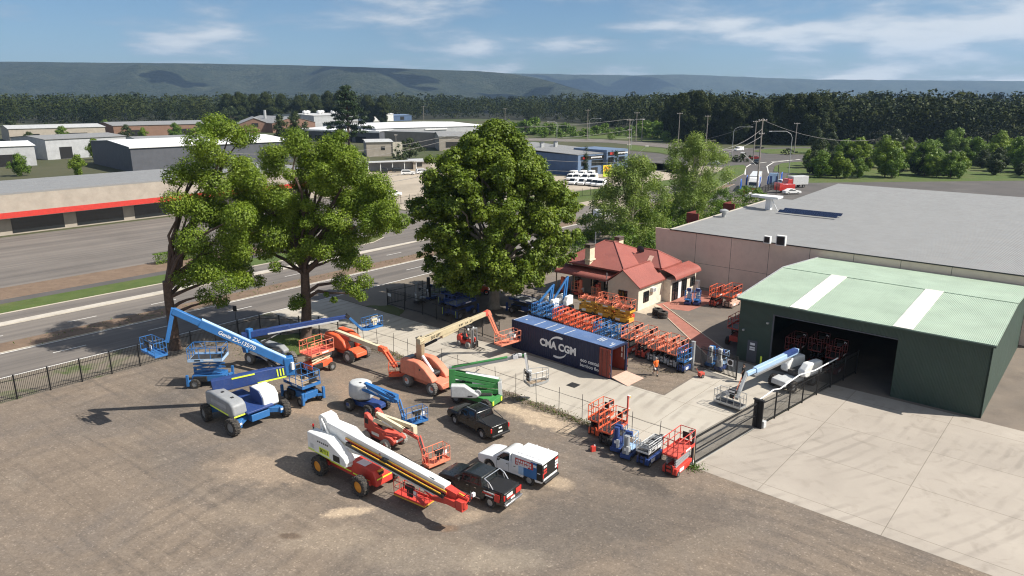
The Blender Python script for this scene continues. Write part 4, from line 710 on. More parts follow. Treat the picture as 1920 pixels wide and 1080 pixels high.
# ------------------------------------------------------------- distant forest: one mass, plus the trees one can tell apart along its edge
def proto(seed,n,size):
    rg=np.random.RandomState(seed); cl=[]
    for k in range(20):
        z=rg.uniform(.42,.93) if k<14 else rg.uniform(.08,.45); a=rg.uniform(0,2*PI); rad=.44*(1.1-abs(z-.66)*1.2)*rg.rand()**.5; cl.append(((math.cos(a)*rad,math.sin(a)*rad,z),(rg.uniform(.10,.17),rg.uniform(.10,.17),rg.uniform(.06,.11))))
    return crown(cl,n,size,rg,.6,.8,0,.14)
PR=[proto(100+i,900,.060) for i in range(5)]; PRL=[proto(200+i,260,.10) for i in range(5)]
def forest(name,spots,leaf,seed):
    rg=np.random.RandomState(seed); Cs,Ns,Ss=[],[],[]
    for x,y,h,wd,near in spots:
        C,Nn,S=(PR if near else PRL)[rg.randint(5)]; a=rg.uniform(0,2*PI); c,s=math.cos(a),math.sin(a); Q=np.empty_like(C); Q[:,0]=(C[:,0]*c-C[:,1]*s)*h*wd+x; Q[:,1]=(C[:,0]*s+C[:,1]*c)*h*wd+y; Q[:,2]=C[:,2]*h
        Cs.append(Q); Ns.append(Nn); Ss.append(S*h)
    me=leafmesh(name,np.concatenate(Cs),np.concatenate(Ns),np.concatenate(Ss),leaf,.8,rg); return struct(link(name,me),'stuff')
rg=np.random.RandomState(77); sp=[]
def edge_y(x):       # front edge of the wood
    return np.interp(x,[-900,-420,-250,-120,-40,60,110,150,250,420,900],[560,640,690,760,830,690,470,390,350,340,330])
for k in range(3400):
    u=rg.rand()**1.6; x=rg.uniform(-.78,.78); y0=edge_y(x*700); y=y0+12+u*1500; X=x*y*1.02
    if abs(X)>1400: continue
    y=max(y,edge_y(X)+12); 
    if X>150 and y>1250: continue
    h=rg.choice([rg.uniform(10,17),rg.uniform(15,22),rg.uniform(19,28)])*(1.08 if X<-100 or X>60 else .95); sp.append((X,y,h,rg.uniform(.75,1.1),y<edge_y(X)+160))
for k in range(420):   # tree belts on the plain beyond
    x=rg.uniform(-.1,.75); y=rg.choice([1350,1500,2750,2900])+rg.normal()*30; sp.append((x*y,y,rg.uniform(10,17),1.6,False))
forest('forest',sp,'leaf_forest',5)
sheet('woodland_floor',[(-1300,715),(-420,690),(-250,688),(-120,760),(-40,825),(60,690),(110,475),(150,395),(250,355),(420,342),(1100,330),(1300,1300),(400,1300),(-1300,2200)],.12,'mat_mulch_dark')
# trees along the edge of the wood, each its own
def dist_proto(seed,lab,leaf):
    b=Vector((0,0,0)); return env_tree('tree',lab,b,20,7.5,seed,leaf,'bark',80,90,.75,.06,(.09,.16),limbs=10,aspect=.75,group='trees along the edge of the wood')
ped=[dist_proto(300+i,'','leaf_forest') for i in range(4)]
edge=[(430,232,178),(452,233,175),(478,232,180),(502,232,176),(530,231,178),(562,231,181),(592,232,180),(618,231,174),(640,232,172),(690,232,181),(718,232,183),(1262,262,183),(1275,266,178),(1292,262,174),(1306,266,176),(1330,262,183),(1352,266,186),(1376,270,188),(1402,268,190),(1428,270,191),(1452,268,185),(1470,270,180),(1492,270,182),(1515,272,180),(1540,270,186)]
ED=[]
for k,(px,py,ty) in enumerate(edge):
    o=ped[k%4] if k<4 else dup(ped[k%4],(0,0,0),0); o.location=G(px,py); o.rotation_euler.z=k*1.7; s=hgt(px,py,ty)/20.5; o.scale=(s*.9,s*.9,s); o['label']='dark gum tree along the edge of the distant wood, left of the pine' if px<700 else ('dark gum tree along the edge of the distant wood, right of the pine' if px<1000 else 'dark tall tree along the edge of the wood behind the roundabout'); o['group']='trees along the edge of the wood'; o['category']='tree'
# lighter scrub between the shop and the wood
pb=[env_tree('bush','',Vector((0,0,0)),7,5.5,320+i,'leaf_bush','bark',26,22,.85,.03,(.16,.26),[(0,.8),(.4,1),(.8,.7),(1,.2)],cat='bush',limbs=4,aspect=.75) for i in range(3)]
bs=[(968,250,228),(985,253,226),(1004,252,222),(1030,254,230),(1060,252,231),(1075,256,238),(1098,257,240),(1118,254,236),(1135,252,232),(1160,255,238),(1182,254,236),(1205,256,228),(1222,258,226),(1240,260,230),(1250,266,246),(1020,258,243),(1050,259,246),(1145,262,250)]
for k,(px,py,ty) in enumerate(bs):
    o=pb[k%3] if k<3 else dup(pb[k%3],(0,0,0),0); o.location=G(px,py); o.rotation_euler.z=k*2.1; s=hgt(px,py,ty)/7.2; o.scale=(s*1.15,s*1.15,s); o['label']='green scrubby bush between the shop roof and the dark wood'; o['group']='scrub bushes before the wood'
# trees and shrubs filling the estate left and right of the photographed part
pt=[env_tree('tree','',Vector((0,0,0)),11,5.2,340+i,('leaf_dark','leaf_bush','leaf_camphor')[i],'bark',46,60,.55,.1,(.11,.18),limbs=8,aspect=.7) for i in range(3)]
side=[(60,286,250),(120,270,238),(180,300,262),(240,268,236),(300,300,266),(350,292,258),(395,268,240),(40,330,290),(150,332,292),(-30,300,262),(330,262,232),(410,312,286),(20,252,226),(200,250,226),(270,262,240),(90,256,232),(375,256,230)]
rq=random.Random(12)
for k in range(78):
    py=rq.choice([288,292,304,310,316,322,328,333])+rq.uniform(-2,2); side.append((rq.uniform(1512,1960),py,py-rq.uniform(18,58)*(py-180)/130))
for k,(px,py,ty) in enumerate(side):
    o=pt[k%3] if k<3 else dup(pt[k%3],(0,0,0),0); o.location=G(px,py); o.rotation_euler.z=k*2.3; s=hgt(px,py,ty)/11.2; o.scale=(s,s,s); o['label']='leafy tree among the warehouses of the industrial estate at the far left' if px<500 else 'leafy tree on the grass beyond the roundabout at the far right'; o['group']='trees in the estate' if px<500 else 'trees beyond the roundabout'; o['category']='tree'
# weeds along the wire fence
def weeds(name,pts,n,spread,size,leaf,seed,zmax):
    rg=np.random.RandomState(seed); P=[]
    for k in range(n):
        i=rg.randint(len(pts)-1); t=rg.rand(); a,b=pts[i],pts[i+1]; P.append((a.x+(b.x-a.x)*t+rg.normal()*spread,a.y+(b.y-a.y)*t+rg.normal()*spread,rg.rand()**2*zmax+.02))
    P=np.array(P); return struct(link(name,leafmesh(name,P,rg.normal(size=(n,3)),rg.uniform(.5,1.4,n)*size,leaf,.3,rg)),'stuff')
wl_=[W(41.5,-58),W(41.6,-46),W(41.6,-34),W(41.5,-27)]
weeds('weeds',wl_,2600,.28,.16,'dry_weed',1,.35); weeds('weeds',wl_,900,.25,.18,'grass_blade',2,.4); weeds('weeds',[W(41.3,-20.2),W(40.7,-19.2),W(41,-18.6)],500,.3,.18,'grass_blade',3,.3)
weeds('weeds',[W(54.2,-31.5),W(55.6,-27.5)],260,.45,.12,'dry_weed',4,.15); weeds('weeds',[W(44,-100),W(70,-97.5)],200,.6,.2,'grass_blade',6,.2); weeds('weeds',[W(20,-82.2),W(60,-82.4),W(100,-82.3)],900,.8,.28,'grass_blade',8,.3); weeds('weeds',[W(34,-65),W(38,-60)],900,1.5,.16,'grass_blade',9,.25)
# ================================================================ HIRE MACHINES
WC={}
def wheel(par,x,y,r,w,rim='rim_grey',tyre='rubber',lug=True,steer=0,z=None):
    k=(r,w,rim,tyre,lug)
    if k not in WC:
        m=MB(); m.ring(r*.965 if lug else r,r*.56,(0,0,0),w,'y',22)
        if lug:
            for i in range(18):
                for sg in (-1,1):
                    a=2*PI*(i+.5*(sg>0))/18; m.at((0,0,0),0,-a); m.box((r*.965,sg*w*.24,0),(r*.09,w*.46,r*.13)); m.T=Matrix()
        h=MB(); h.lathe([(r*.58,-w*.36),(r*.50,-w*.40),(r*.46,-w*.16),(r*.20,-w*.13),(r*.17,-w*.30),(0,-w*.31)],(0,0,0),'y',18); h.lathe([(r*.58,w*.36),(r*.50,w*.40),(r*.46,w*.16),(r*.20,w*.13),(r*.17,w*.30),(0,w*.31)],(0,0,0),'y',18)
        for i in range(8):
            a=2*PI*i/8
            for sg in (-1,1): h.box((math.cos(a)*r*.29,sg*w*.15,math.sin(a)*r*.29),(r*.05,.03,r*.05))
        WC[k]=(m.mesh('wheel',tyre),h.mesh('rim',rim))
    a,b=WC[k]; o=link('wheel',a,par,(x,y,r if z is None else z),steer); link('rim',b,o); return o
def wheels4(par,xf,xr,yy,r,w,**k):
    for x in (xf,xr):
        for y in (-yy,yy): wheel(par,x,y,r,w,**k)
class Beam:
    """a boom between two points with its own along / side / up axes"""
    def __init__(s,a,b,up=Z):
        s.a,s.b=Vector(a),Vector(b); s.L=(s.b-s.a).length; s.d=(s.b-s.a)/s.L; s.s=s.d.cross(up).normalized(); s.u=s.s.cross(s.d)
    def p(s,t,side=0,up=0): return s.a+s.d*t+s.s*side+s.u*up
    def bar(s,mb,t0,t1,w,h,side=0,up=0,mi=0,w2=None,h2=None): mb.bar(s.p(t0,side,up),s.p(t1,side,up),w,h,mi,w2,h2)
def local(t,p): return Matrix.Rotation(-t.rotation_euler.z,4,'Z')@(Vector(p)-t.location)
def basket(par,loc,rz,L,Wd,H,m,floor=None,panel='black',round_=False,n=4,r=.026,screen='letter_white',toe=.16):
    """work platform: long axis x, control console on its -y side"""
    mb=MB(); x,y=L/2,Wd/2
    def loop(z):
        if round_:
            pts=[(-x,-y,z),(x,-y,z)]+[(x*math.cos(a),-y+Wd*math.sin(a),z) for a in [PI*i/10 for i in range(1,10)]]
        else: pts=[(-x,-y,z),(x,-y,z),(x,y,z),(-x,y,z)]
        return pts
    for z,rr in ((H,r),(H*.55,r*.8)): mb.tube(loop(z),rr,5,closed=True)
    base=loop(0)
    for i,p in enumerate(base):
        if not round_ or i<2 or i%2==0: mb.tube([p,(p[0],p[1],H)],r,5)
    if not round_:
        for k in range(1,n): xx=-x+L*k/n; mb.lines([((xx,-y,0),(xx,-y,H)),((xx,y,0),(xx,y,H))],r*.8,5)
        mb.lines([((-x,0,0),(-x,0,H)),((x,0,0),(x,0,H))],r*.8,5)
        for a,b in (((-x,-y),(x,-y)),((x,-y),(x,y)),((x,y),(-x,y)),((-x,y),(-x,-y))): mb.bar((a[0],a[1],toe/2),(b[0],b[1],toe/2),.03,toe)
    else:
        for i in range(len(base)): a,b=base[i],base[(i+1)%len(base)]; mb.bar((a[0],a[1],toe/2),(b[0],b[1],toe/2),.04,toe)
    bk=mb.build('basket',m,par,loc=loc); bk.rotation_euler.z=rz
    f=MB()
    if round_: f.poly([(p[0]*.97,p[1]*.97,.02) for p in base]); f.poly([(p[0]*.97,p[1]*.97,-.04) for p in base][::-1])
    else: f.box((0,0,0),(L*.98,Wd*.98,.06))
    f.build('floor',floor or m,bk,recalc=False)
    c=MB(); c.box((0,-y+.10,H*.86),(.62,.26,.22)); c.box((.05,-y+.06,H*.5),(.42,.10,.42)); c.tube([(-.38,-y-.04,H*.7),(-.38,-y-.04,H+.16),(.38,-y-.04,H+.16),(.38,-y-.04,H*.7)],r,5); c.box((0,-y+.235,H*.9),(.5,.02,.14),1); c.box((.5,-y+.04,H*.62),(.3,.04,.34),1); c.build('control_box',[panel,screen],bk,.01)
    return bk
def stripes(par,name,m,segs,t=.012,h=.09):
    mb=MB()
    for a,b in segs: mb.bar(a,b,t,h)
    return mb.build(name,m,par)
def cylinder_ram(mb,a,b,r,mi=0,mi2=1,f=.55):
    a,b=Vector(a),Vector(b); c=a.lerp(b,f); mb.tube([a,c],r,10,mi); mb.tube([c,b],r*.55,8,mi2)
def cowlprof(par,name,prof,t,c,m,bev=.10,ins=None,label=None):
    mb=MB(); mb.prism(prof,t,0,'xz',c,ins); return mb.build(name,m,par,bev,3)
# ---------------------------------------------------------------- 1. the big white and red straight boom in the foreground
t=thing('boom_lift','huge white and red straight boom lift with orange wheels and a lime SKY12 panel','boom lift',(-10.35,42.15,0),R(-39),'boom lifts parked in the yard')
mb=MB(); mb.box2((-2.7,-.62,.55),(1.0,.62,1.15)); mb.box2((-2.35,-1.1,.50),(-1.8,1.1,.85)); mb.box2((1.8,-1.1,.50),(2.35,1.1,.85)); mb.build('chassis','paint_red',t,.03)
mb=MB(); mb.prism([(.55,.6),(2.95,.6),(2.95,1.05),(2.65,1.62),(.55,1.72)],1.36,0,'xz',0); hood=mb.build('hood','paint_red',t,.06)
mb=MB(); mb.box((1.45,-.34,1.70),(.85,.60,.02)); mb.build('hatch','letter_white',hood,.008); mb=MB(); mb.box((2.82,-.15,1.42),(.10,.36,.22)); mb.box((2.80,-.15,1.56),(.16,.42,.07),1); mb.build('headlight',['black','paint_yellow'],hood)
stripes(t,'stripe','paint_lime',[((-1.9,-.635,.84),(.45,-.635,.84)),((.7,-.695,.84),(2.3,-.695,.84)),((2.962,-.62,1.12),(2.962,.6,1.12))])
wheels4(t,2.07,-2.07,1.25,.68,.46,rim='rim_orange')
mb=MB(); mb.lathe([(.95,1.15),(.95,1.42)],(-.3,0,0),'z',24); mb.box2((-3.25,-1.15,1.42),(.7,1.15,1.52)); mb.box2((-3.4,-1.1,1.35),(-2.7,1.1,2.2)); mb.build('turntable','paint_white',t,.03)
for sg in (-1,1):
    cw=cowlprof(t,'cowl',[(-3.3,1.5),(.62,1.35),(.75,1.75),(.55,2.02),(-1.15,2.82),(-3.25,2.78)],.78,sg*.86,'paint_white',.07)
    if sg<0:
        mb=MB(); mb.box2((-2.0,-1.262,1.64),(-.95,-1.252,2.06)); pn=mb.build('name_panel','paint_lime',cw); text('SKY12',.36,'lettering','letter_black',cw,(-1.475,-1.272,1.85),(PI/2,0,0),.003,.02,scale=(.92,1,1))
        mb=MB()
        for k in range(6): mb.box2((-2.15+k*.20,-1.262,2.36),(-2.02+k*.20,-1.253,2.46))
        mb.build('lettering','letter_black',cw)
        mb=MB(); mb.box2((-.55,-1.262,1.55),(.12,-1.252,1.98)); mb.build('vent','black',cw); mb=MB(); mb.box2((-3.22,-1.262,1.62),(-2.5,-1.255,1.66),0); mb.box2((-2.95,-1.262,1.75),(-2.6,-1.255,2.05),1); mb.build('decal',['paint_lime','paint_light_grey'],cw)
        stripes(cw,'stripe','paint_lime',[((-3.2,-1.262,1.57),(-.8,-1.262,1.5)),((-.6,-1.262,1.47),(.6,-1.262,1.43))],h=.05)
mb=MB(); mb.tube([(-3.2,-.75,2.8),(-3.2,-.75,2.95)],.05,8); mb.lathe([(.075,2.95),(.075,3.10),(.03,3.16),(0,3.165)],(-3.2,-.75,0),'z',10,1); mb.build('beacon',['black','lamp_red'],t)
mb=MB(); mb.prism([(-2.7,2.0),(-1.7,2.0),(-1.55,2.9),(-2.2,3.75),(-2.75,3.85),(-3.0,3.6)],.9,0,'xz',0); mb.tube([(-2.4,-.55,2.7),(-2.5,-.55,3.6),(-1.6,-.6,2.6)],.07,8); up_=mb.build('boom_pivot','paint_white',t,.05)
A=local(t,G(617,806,3.05)); B=local(t,G(842,918,2.12)); A.y*=.3; bm=Beam(A,B)
mb=MB(); bm.bar(mb,-.5,bm.L-.1,.62,.86,mi=0,w2=.54,h2=.66); boom=mb.build('boom','paint_white',t,.05)
mb=MB(); bm.bar(mb,1.6,bm.L+.15,.05,.10,-.345 if False else .36,-.02,0); bm.bar(mb,1.6,bm.L+.1,.05,.07,.36,.06,1); bm.bar(mb,1.8,bm.L,.20,.22,.43,-.24,2); bm.bar(mb,2.4,bm.L-.2,.05,.07,.53,-.10,1); bm.bar(mb,1.8,bm.L-.7,.06,.10,.50,-.42,3); mb.build('cable_track',['paint_red','paint_yellow','black','paint_light_grey'],boom)
mb=MB()
for k in range(24): bm.bar(mb,2.2+k*(bm.L-2.6)/24,2.26+k*(bm.L-2.6)/24,.22,.10,.44,-.12)
mb.build('track_rib','dark_steel',boom); mb=MB(); mb.box(bm.p(5.3,.40,.02),(.45,.2,.2)); mb.tube([bm.p(5.1,.42,.16),bm.p(5.9,.42,-.05)],.03); mb.build('hose_guard','black',boom); o=text('S',.42,'lettering','letter_red',boom,bm.p(4.75,.33,.06),(0,0,0)); o.rotation_euler=(PI/2,math.asin(-bm.d.z),math.atan2(bm.d.y,bm.d.x))
mb=MB(); bm.bar(mb,bm.L-.1,bm.L+.75,.5,.5,0,-.05,w2=.42,h2=.36); bm.bar(mb,bm.L+.6,bm.L+1.5,.30,.30,.0,-.02); mb.box(bm.p(bm.L+1.2,.25,-.32),(.5,.5,.62)); mb.box(bm.p(bm.L+.45,.25,-.45),(.9,.4,.4)); mb.lathe([(.22,-.2),(.22,.2)],bm.p(bm.L+1.35,.25,-.2),'z',14); mb.tube([bm.p(bm.L+.2,-.2,.05),bm.p(bm.L+1.5,-.25,-.02)],.08); mb.bar(bm.p(bm.L+.8,.05,.17),bm.p(bm.L+1.2,.05,.15),.08,.04,1); mb.tube([bm.p(bm.L+1.2,.1,.1),bm.p(bm.L+1.5,-.1,.55),bm.p(bm.L+1.7,.1,.2),bm.p(bm.L+1.5,.3,-.3)],.03,5,2); mb.box(bm.p(bm.L+1.62,-.25,.3),(.16,.2,.22),3); mb.build('boom_head',['paint_red','paint_yellow','black','letter_white'],boom,.015)
jb=MB(); q=local(t,G(783,925,.9)); jb.bar(bm.p(bm.L+.3,.3,-.55),q+Vector((1.3,.1,.15)),.24,.26); jb.bar(q+Vector((1.3,.1,.15)),q+Vector((.2,.45,.1)),.16,.16); jb.build('jib','paint_red',t,.02)
bk=basket(t,local(t,G(777,933,.42)),R(4),2.5,.95,1.02,'paint_red',panel='black'); stripes(bk,'stripe','paint_yellow',[((-1.25,-.50,.04),(1.25,-.50,.04)),((1.27,-.48,.04),(1.27,.48,.04))],h=.07)
# ---------------------------------------------------------------- helpers for the ordinary booms
def chassis(t,L,Wd,z0,z1,m,nose=True):
    mb=MB(); mb.prism([(-L/2,z0),(L/2,z0),(L/2,z1-.12),(L/2-.25,z1),(-L/2+.25,z1),(-L/2,z1-.12)],Wd,0,'xz',0)
    for x in (-L/2+.35,L/2-.35): mb.box2((x-.16,-Wd*.95,z0),(x+.16,Wd*.95,z0+.26))
    return mb.build('chassis',m,t,.03)
# ---------------------------------------------------------------- 9. faded orange boom with the raised tan boom
t=thing('boom_lift','faded salmon orange boom lift with its long tan boom raised over the driveway','boom lift',(-7.2,57.2,0),R(-40),'boom lifts parked in the yard')
chassis(t,3.9,1.25,.5,1.08,'paint_salmon'); wheels4(t,1.5,-1.5,1.0,.56,.42,rim='rim_white',tyre='rubber_dusty')
mb=MB(); mb.prism([(1.1,.55),(2.35,.55),(2.3,1.05),(1.1,1.22)],1.5); mb.box2((2.2,-.8,.62),(2.45,-.4,1.0)); mb.box2((2.2,.4,.62),(2.45,.8,1.0)); mb.build('hood','paint_salmon',t,.06)
for sg in (-1,1):
    mb=MB(); prof=[(-2.35,1.12),(1.45,1.02),(1.72,1.18),(1.5,1.5),(.7,2.12),(-.1,2.5),(-.5,2.54),(-2.3,2.42)]; mb.prism(prof,.74,0,'xz',sg*.80,lambda a,b:1-.10*max(0,b-1.7)); c=mb.build('cowl','paint_salmon',t,.10,3)
    m=MB(); m.box((-.5,sg*.80,1.75),(.02,.745,1.25)); m.build('panel_gap','paint_brick_red',c)
    if sg<0: m=MB(); m.box2((.1,-1.175,1.90),(.24,-1.155,2.05)); m.build('latch','black',c)
mb=MB(); mb.box2((-1.9,-.42,1.1),(.9,.42,1.45)); mb.box2((-2.6,-.5,1.3),(-1.95,.5,1.75)); mb.box2((-.2,-.3,1.4),(.9,.3,1.75)); mb.lathe([(.2,-.4),(.2,.4)],(.9,0,1.5),'y',12); mb.build('turntable','black',t,.03)
mb=MB()
for k in range(3): mb.box2((-2.55,-.55,1.78+k*.2),(-2.0,.55,1.92+k*.2),k%2)
mb.build('engine',['steel','letter_white'],t,.02)
P0=local(t,G(788,668,2.3)); P1=local(t,G(788,637,4.35)); mb=MB(); mb.bar(P0-Vector((0,0,.3)),P1+Vector((0,0,.05)),.46,.62,up=Vector((1,0,0))); mb.build('riser','paint_tan',t,.05)
q=MB()
for k,(du,ds) in enumerate(((.3,.1),(.9,-.1),(1.5,.12),(.2,-.15),(1.75,-.12))): p=P0+Vector((0,0,du)); q.lathe([(.07,-.33),(.07,.33)],(p.x+ds,p.y,p.z),'y',10)
q.build('pin','black',t)
T=local(t,G(915,586,4.45)); bm=Beam(P1-Vector((0,0,.12)),T); mb=MB(); bm.bar(mb,-.25,bm.L*.72,.42,.50); bm.bar(mb,bm.L*.72,bm.L-.5,.34,.40); bm.bar(mb,bm.L*.28,bm.L*.52,.36,.36,0,-.36,w2=.3,h2=.12); boom=mb.build('boom','paint_tan',t,.03)
mb=MB(); bm.bar(mb,bm.L-.55,bm.L+.05,.38,.44); mb.build('boom_head','paint_brick_red',boom,.02); mb=MB(); cylinder_ram(mb,P0+Vector((.35,.2,1.0)),bm.p(bm.L*.36,0,-.45),.13); mb.build('lift_ram',['black','steel'],t)
o=text('JLG LIFT',.34,'lettering','letter_black',boom,bm.p(1.75,.222,-.02),(0,0,0),.003,.02); o.rotation_euler=Matrix((bm.d,bm.u,bm.s)).transposed().to_euler()
m=MB(); rn_=random.Random(5)
for k in range(9):
    if k in (3,6): continue
    bm.bar(m,bm.L*.52+k*.22,bm.L*.52+k*.22+rn_.uniform(.08,.16),.012,rn_.uniform(.12,.2),.205,rn_.uniform(-.03,.03))
m.build('worn_lettering','letter_black',boom)
mb=MB(); cylinder_ram(mb,Vector((-.55,-.1,2.75)),Vector((1.0,-.25,1.55)),.13,0,0,.9); mb.build('tower_ram','letter_white',t)
J=local(t,G(933,628,1.95)); jb=Beam(T,J); mb=MB(); jb.bar(mb,0,jb.L,.13,.2,.18); jb.bar(mb,0,jb.L,.13,.2,-.18); jb.bar(mb,-.2,.3,.5,.34); jb.bar(mb,.2,jb.L-.2,.08,.1,.0,.28,1); mb.build('jib',['paint_salmon','dark_steel'],t,.01)
bc=local(t,Vector((-.42,65.3,1.22))); basket(t,bc,R(42+40)-0,2.5,1.05,1.1,'paint_salmon',panel='steel'); mb=MB(); mb.bar(J,bc+Vector((-.3,.0,.5)),.22,.22); mb.build('platform_mount','paint_salmon',t,.02)
# ---------------------------------------------------------------- 8. bright orange telescopic boom
t=thing('boom_lift','bright orange boom lift with a cream boom pointing down at the faded one','boom lift',(-15.75,64.55,0),R(-37),'boom lifts parked in the yard')
chassis(t,3.5,1.15,.5,1.02,'paint_orange'); wheels4(t,1.25,-1.25,1.02,.60,.44,rim='rim_white',tyre='rubber_dusty')
mb=MB(); mb.prism([(.7,.5),(1.95,.5),(1.9,.9),(.7,1.12)],1.3); mb.build('hood','paint_orange',t,.06)
for sg in (-1,1): mb=MB(); mb.prism([(-2.1,1.08),(.75,1.05),(1.0,1.4),(.55,2.0),(-.4,2.42),(-1.95,2.5),(-2.2,2.0)],.72,0,'xz',sg*.78,lambda a,b:1-.1*max(0,b-1.6)); mb.build('cowl','paint_orange',t,.16,4)
mb=MB(); mb.box2((-1.6,-.4,1.0),(.5,.4,1.6)); mb.build('turntable','black',t,.02)
A=local(t,G(630,622,2.45)); K=local(t,G(716,654,2.1)); bm=Beam(A,K); mb=MB(); bm.bar(mb,.0,bm.L-.3,.40,.44); boom=mb.build('boom','paint_cream',t,.03); mb=MB(); bm.bar(mb,-.3,2.2,.44,.36,0,-.12); mb.build('boom_base','paint_brick_red',boom,.03)
mb=MB(); bm.bar(mb,bm.L-.35,bm.L+.55,.42,.46); mb.build('boom_head','paint_orange',boom,.03)
J=local(t,G(742,688,1.0)); jb=Beam(bm.p(bm.L+.35,0,0),J); mb=MB(); jb.bar(mb,-.15,jb.L,.14,.24,.16); jb.bar(mb,-.15,jb.L,.14,.24,-.16); jb.bar(mb,-.2,.4,.5,.36); mb.build('jib','paint_orange',t,.015)
basket(t,local(t,G(753,702,.4)),R(45),2.2,.85,1.08,'paint_orange')
# ---------------------------------------------------------------- 10. green and white articulated boom
t=thing('boom_lift','green and white articulated boom lift with grey boom and rounded grey basket','boom lift',(-2.85,53.9,0),R(-32),'boom lifts parked in the yard')
chassis(t,3.7,1.0,.35,.78,'paint_green'); wheels4(t,1.45,-1.45,.86,.48,.36,rim='rim_grey',tyre='rubber')
mb=MB(); mb.box2((1.55,-.75,.4),(1.95,.75,.85)); mb.box2((1.96,-.7,.45),(2.0,-.5,.8),1); mb.box2((1.96,.5,.45),(2.0,.7,.8),1); mb.build('axle_guard',['paint_green','paint_lime'],t,.02)
TH=R(34)
def rot(x,y,z): return Matrix.Rotation(TH,4,'Z')@Vector((x,y,z))
mb=MB(); mb.box2((-1.7,-.5,.78),(1.2,.5,.98)); mb.lathe([(.5,.6),(.5,.8)],(0,0,0),'z',18); cp=mb.build('turntable','dark_steel',t,.02); cp.rotation_euler.z=TH
mb=MB(); mb.prism([(-2.1,.95),(-.1,.85),(.15,1.0),(.1,1.2),(-.35,1.45),(-1.0,1.95),(-2.1,1.98)],.62,0,'xz',-.78); c=mb.build('cowl','paint_light_grey',cp,.12,4); m=MB(); m.box2((-.75,-1.10,1.02),(-.35,-1.08,1.12)); m.build('latch','black',c); m=MB(); m.lathe([(.26,-.16),(.3,0),(.22,.2),(0,.25)],(.05,-.75,1.2),'y',12); m.build('motor','paint_grey',cp)
mb=MB(); mb.prism([(-2.0,.95),(.1,.9),(.1,1.3),(-.8,1.9),(-2.0,1.9)],.6,0,'xz',.78); mb.build('cowl','paint_white',cp,.12,3)
mb=MB()
for y in (-.2,.2): mb.bar((-1.6,y,1.25),(1.85,y,.95),.10,.26); mb.bar((-1.7,y,1.75),(1.75,y,1.45),.10,.26)
mb.bar((1.85,-.3,1.95),(1.9,-.3,.75),.09,.32,1,up=Vector((1,0,0))); mb.bar((1.85,.3,1.95),(1.9,.3,.75),.09,.32,1,up=Vector((1,0,0)))
for y in (-.2,.2): mb.bar((-1.9,y,2.75),(1.8,y,1.95),.10,.34); mb.bar((-1.9,y,2.4),(1.75,y,1.6),.10,.24)
mb.bar((-.9,0,2.72),(1.75,0,2.15),.46,.05,1); mb.bar((-2.0,-.3,3.1),(-2.0,-.3,1.5),.1,.5,0,up=Vector((1,0,0))); mb.bar((-2.0,.3,3.1),(-2.0,.3,1.5),.1,.5,0,up=Vector((1,0,0)))
mb.bar((-.4,0,1.75),(.8,0,1.55),.3,.25,1); mb.build('riser_arm',['paint_green','letter_white'],cp,.015)
mb=MB(); cylinder_ram(mb,(-1.4,0,1.7),(.2,0,2.95),.09); mb.build('lift_ram',['black','steel'],cp)
A=Vector((-2.0,0,3.05)); B=Matrix.Rotation(-TH,4,'Z')@local(t,G(978,668,4.05)); B.y=0; bm=Beam(A,B); mb=MB(); bm.bar(mb,-.2,bm.L*.8,.30,.36,w2=.26,h2=.30); bm.bar(mb,bm.L*.8,bm.L,.22,.24); bm.bar(mb,0,bm.L*.8,.31,.12,.0,.12,1,w2=.27,h2=.10); boom=mb.build('boom',['paint_grey','paint_green'],cp,.02)
mb=MB(); bm.bar(mb,bm.L-.7,bm.L-.3,.36,.36,0,.05); mb.box(bm.p(bm.L-.1,0,.12),(.3,.3,.2)); mb.tube([bm.p(bm.L-.8,.1,.2),bm.p(bm.L-.2,.15,.4),bm.p(bm.L+.5,.1,.1)],.04,6,1); mb.build('boom_head',['letter_white','black'],boom,.02)
J=Vector((B.x+.55,0,2.35)); jb=Beam(bm.p(bm.L+.3,0,.12),J); mb=MB(); bm.bar(mb,bm.L-.1,bm.L+.4,.2,.2); jb.bar(mb,-.1,jb.L,.14,.16,.1,0,1); jb.bar(mb,0,jb.L,.1,.1,-.1,.1,2); mb.build('jib',['paint_green','letter_white','steel'],cp,.01)
mb=MB(); mb.box(J+Vector((.1,0,.1)),(.35,.4,.7)); mb.build('platform_mount','paint_light_grey',cp,.02)
bk=basket(cp,Vector((B.x+1.35,.25,1.62)),R(-67),1.1,2.0,1.1,'galvanised',floor='timber',round_=True,toe=.2)
RZ=Matrix.Rotation(TH,4,'Z')
for c in kids(cp):
    c.parent=t; c.location=RZ@c.location; c.rotation_euler.z+=TH
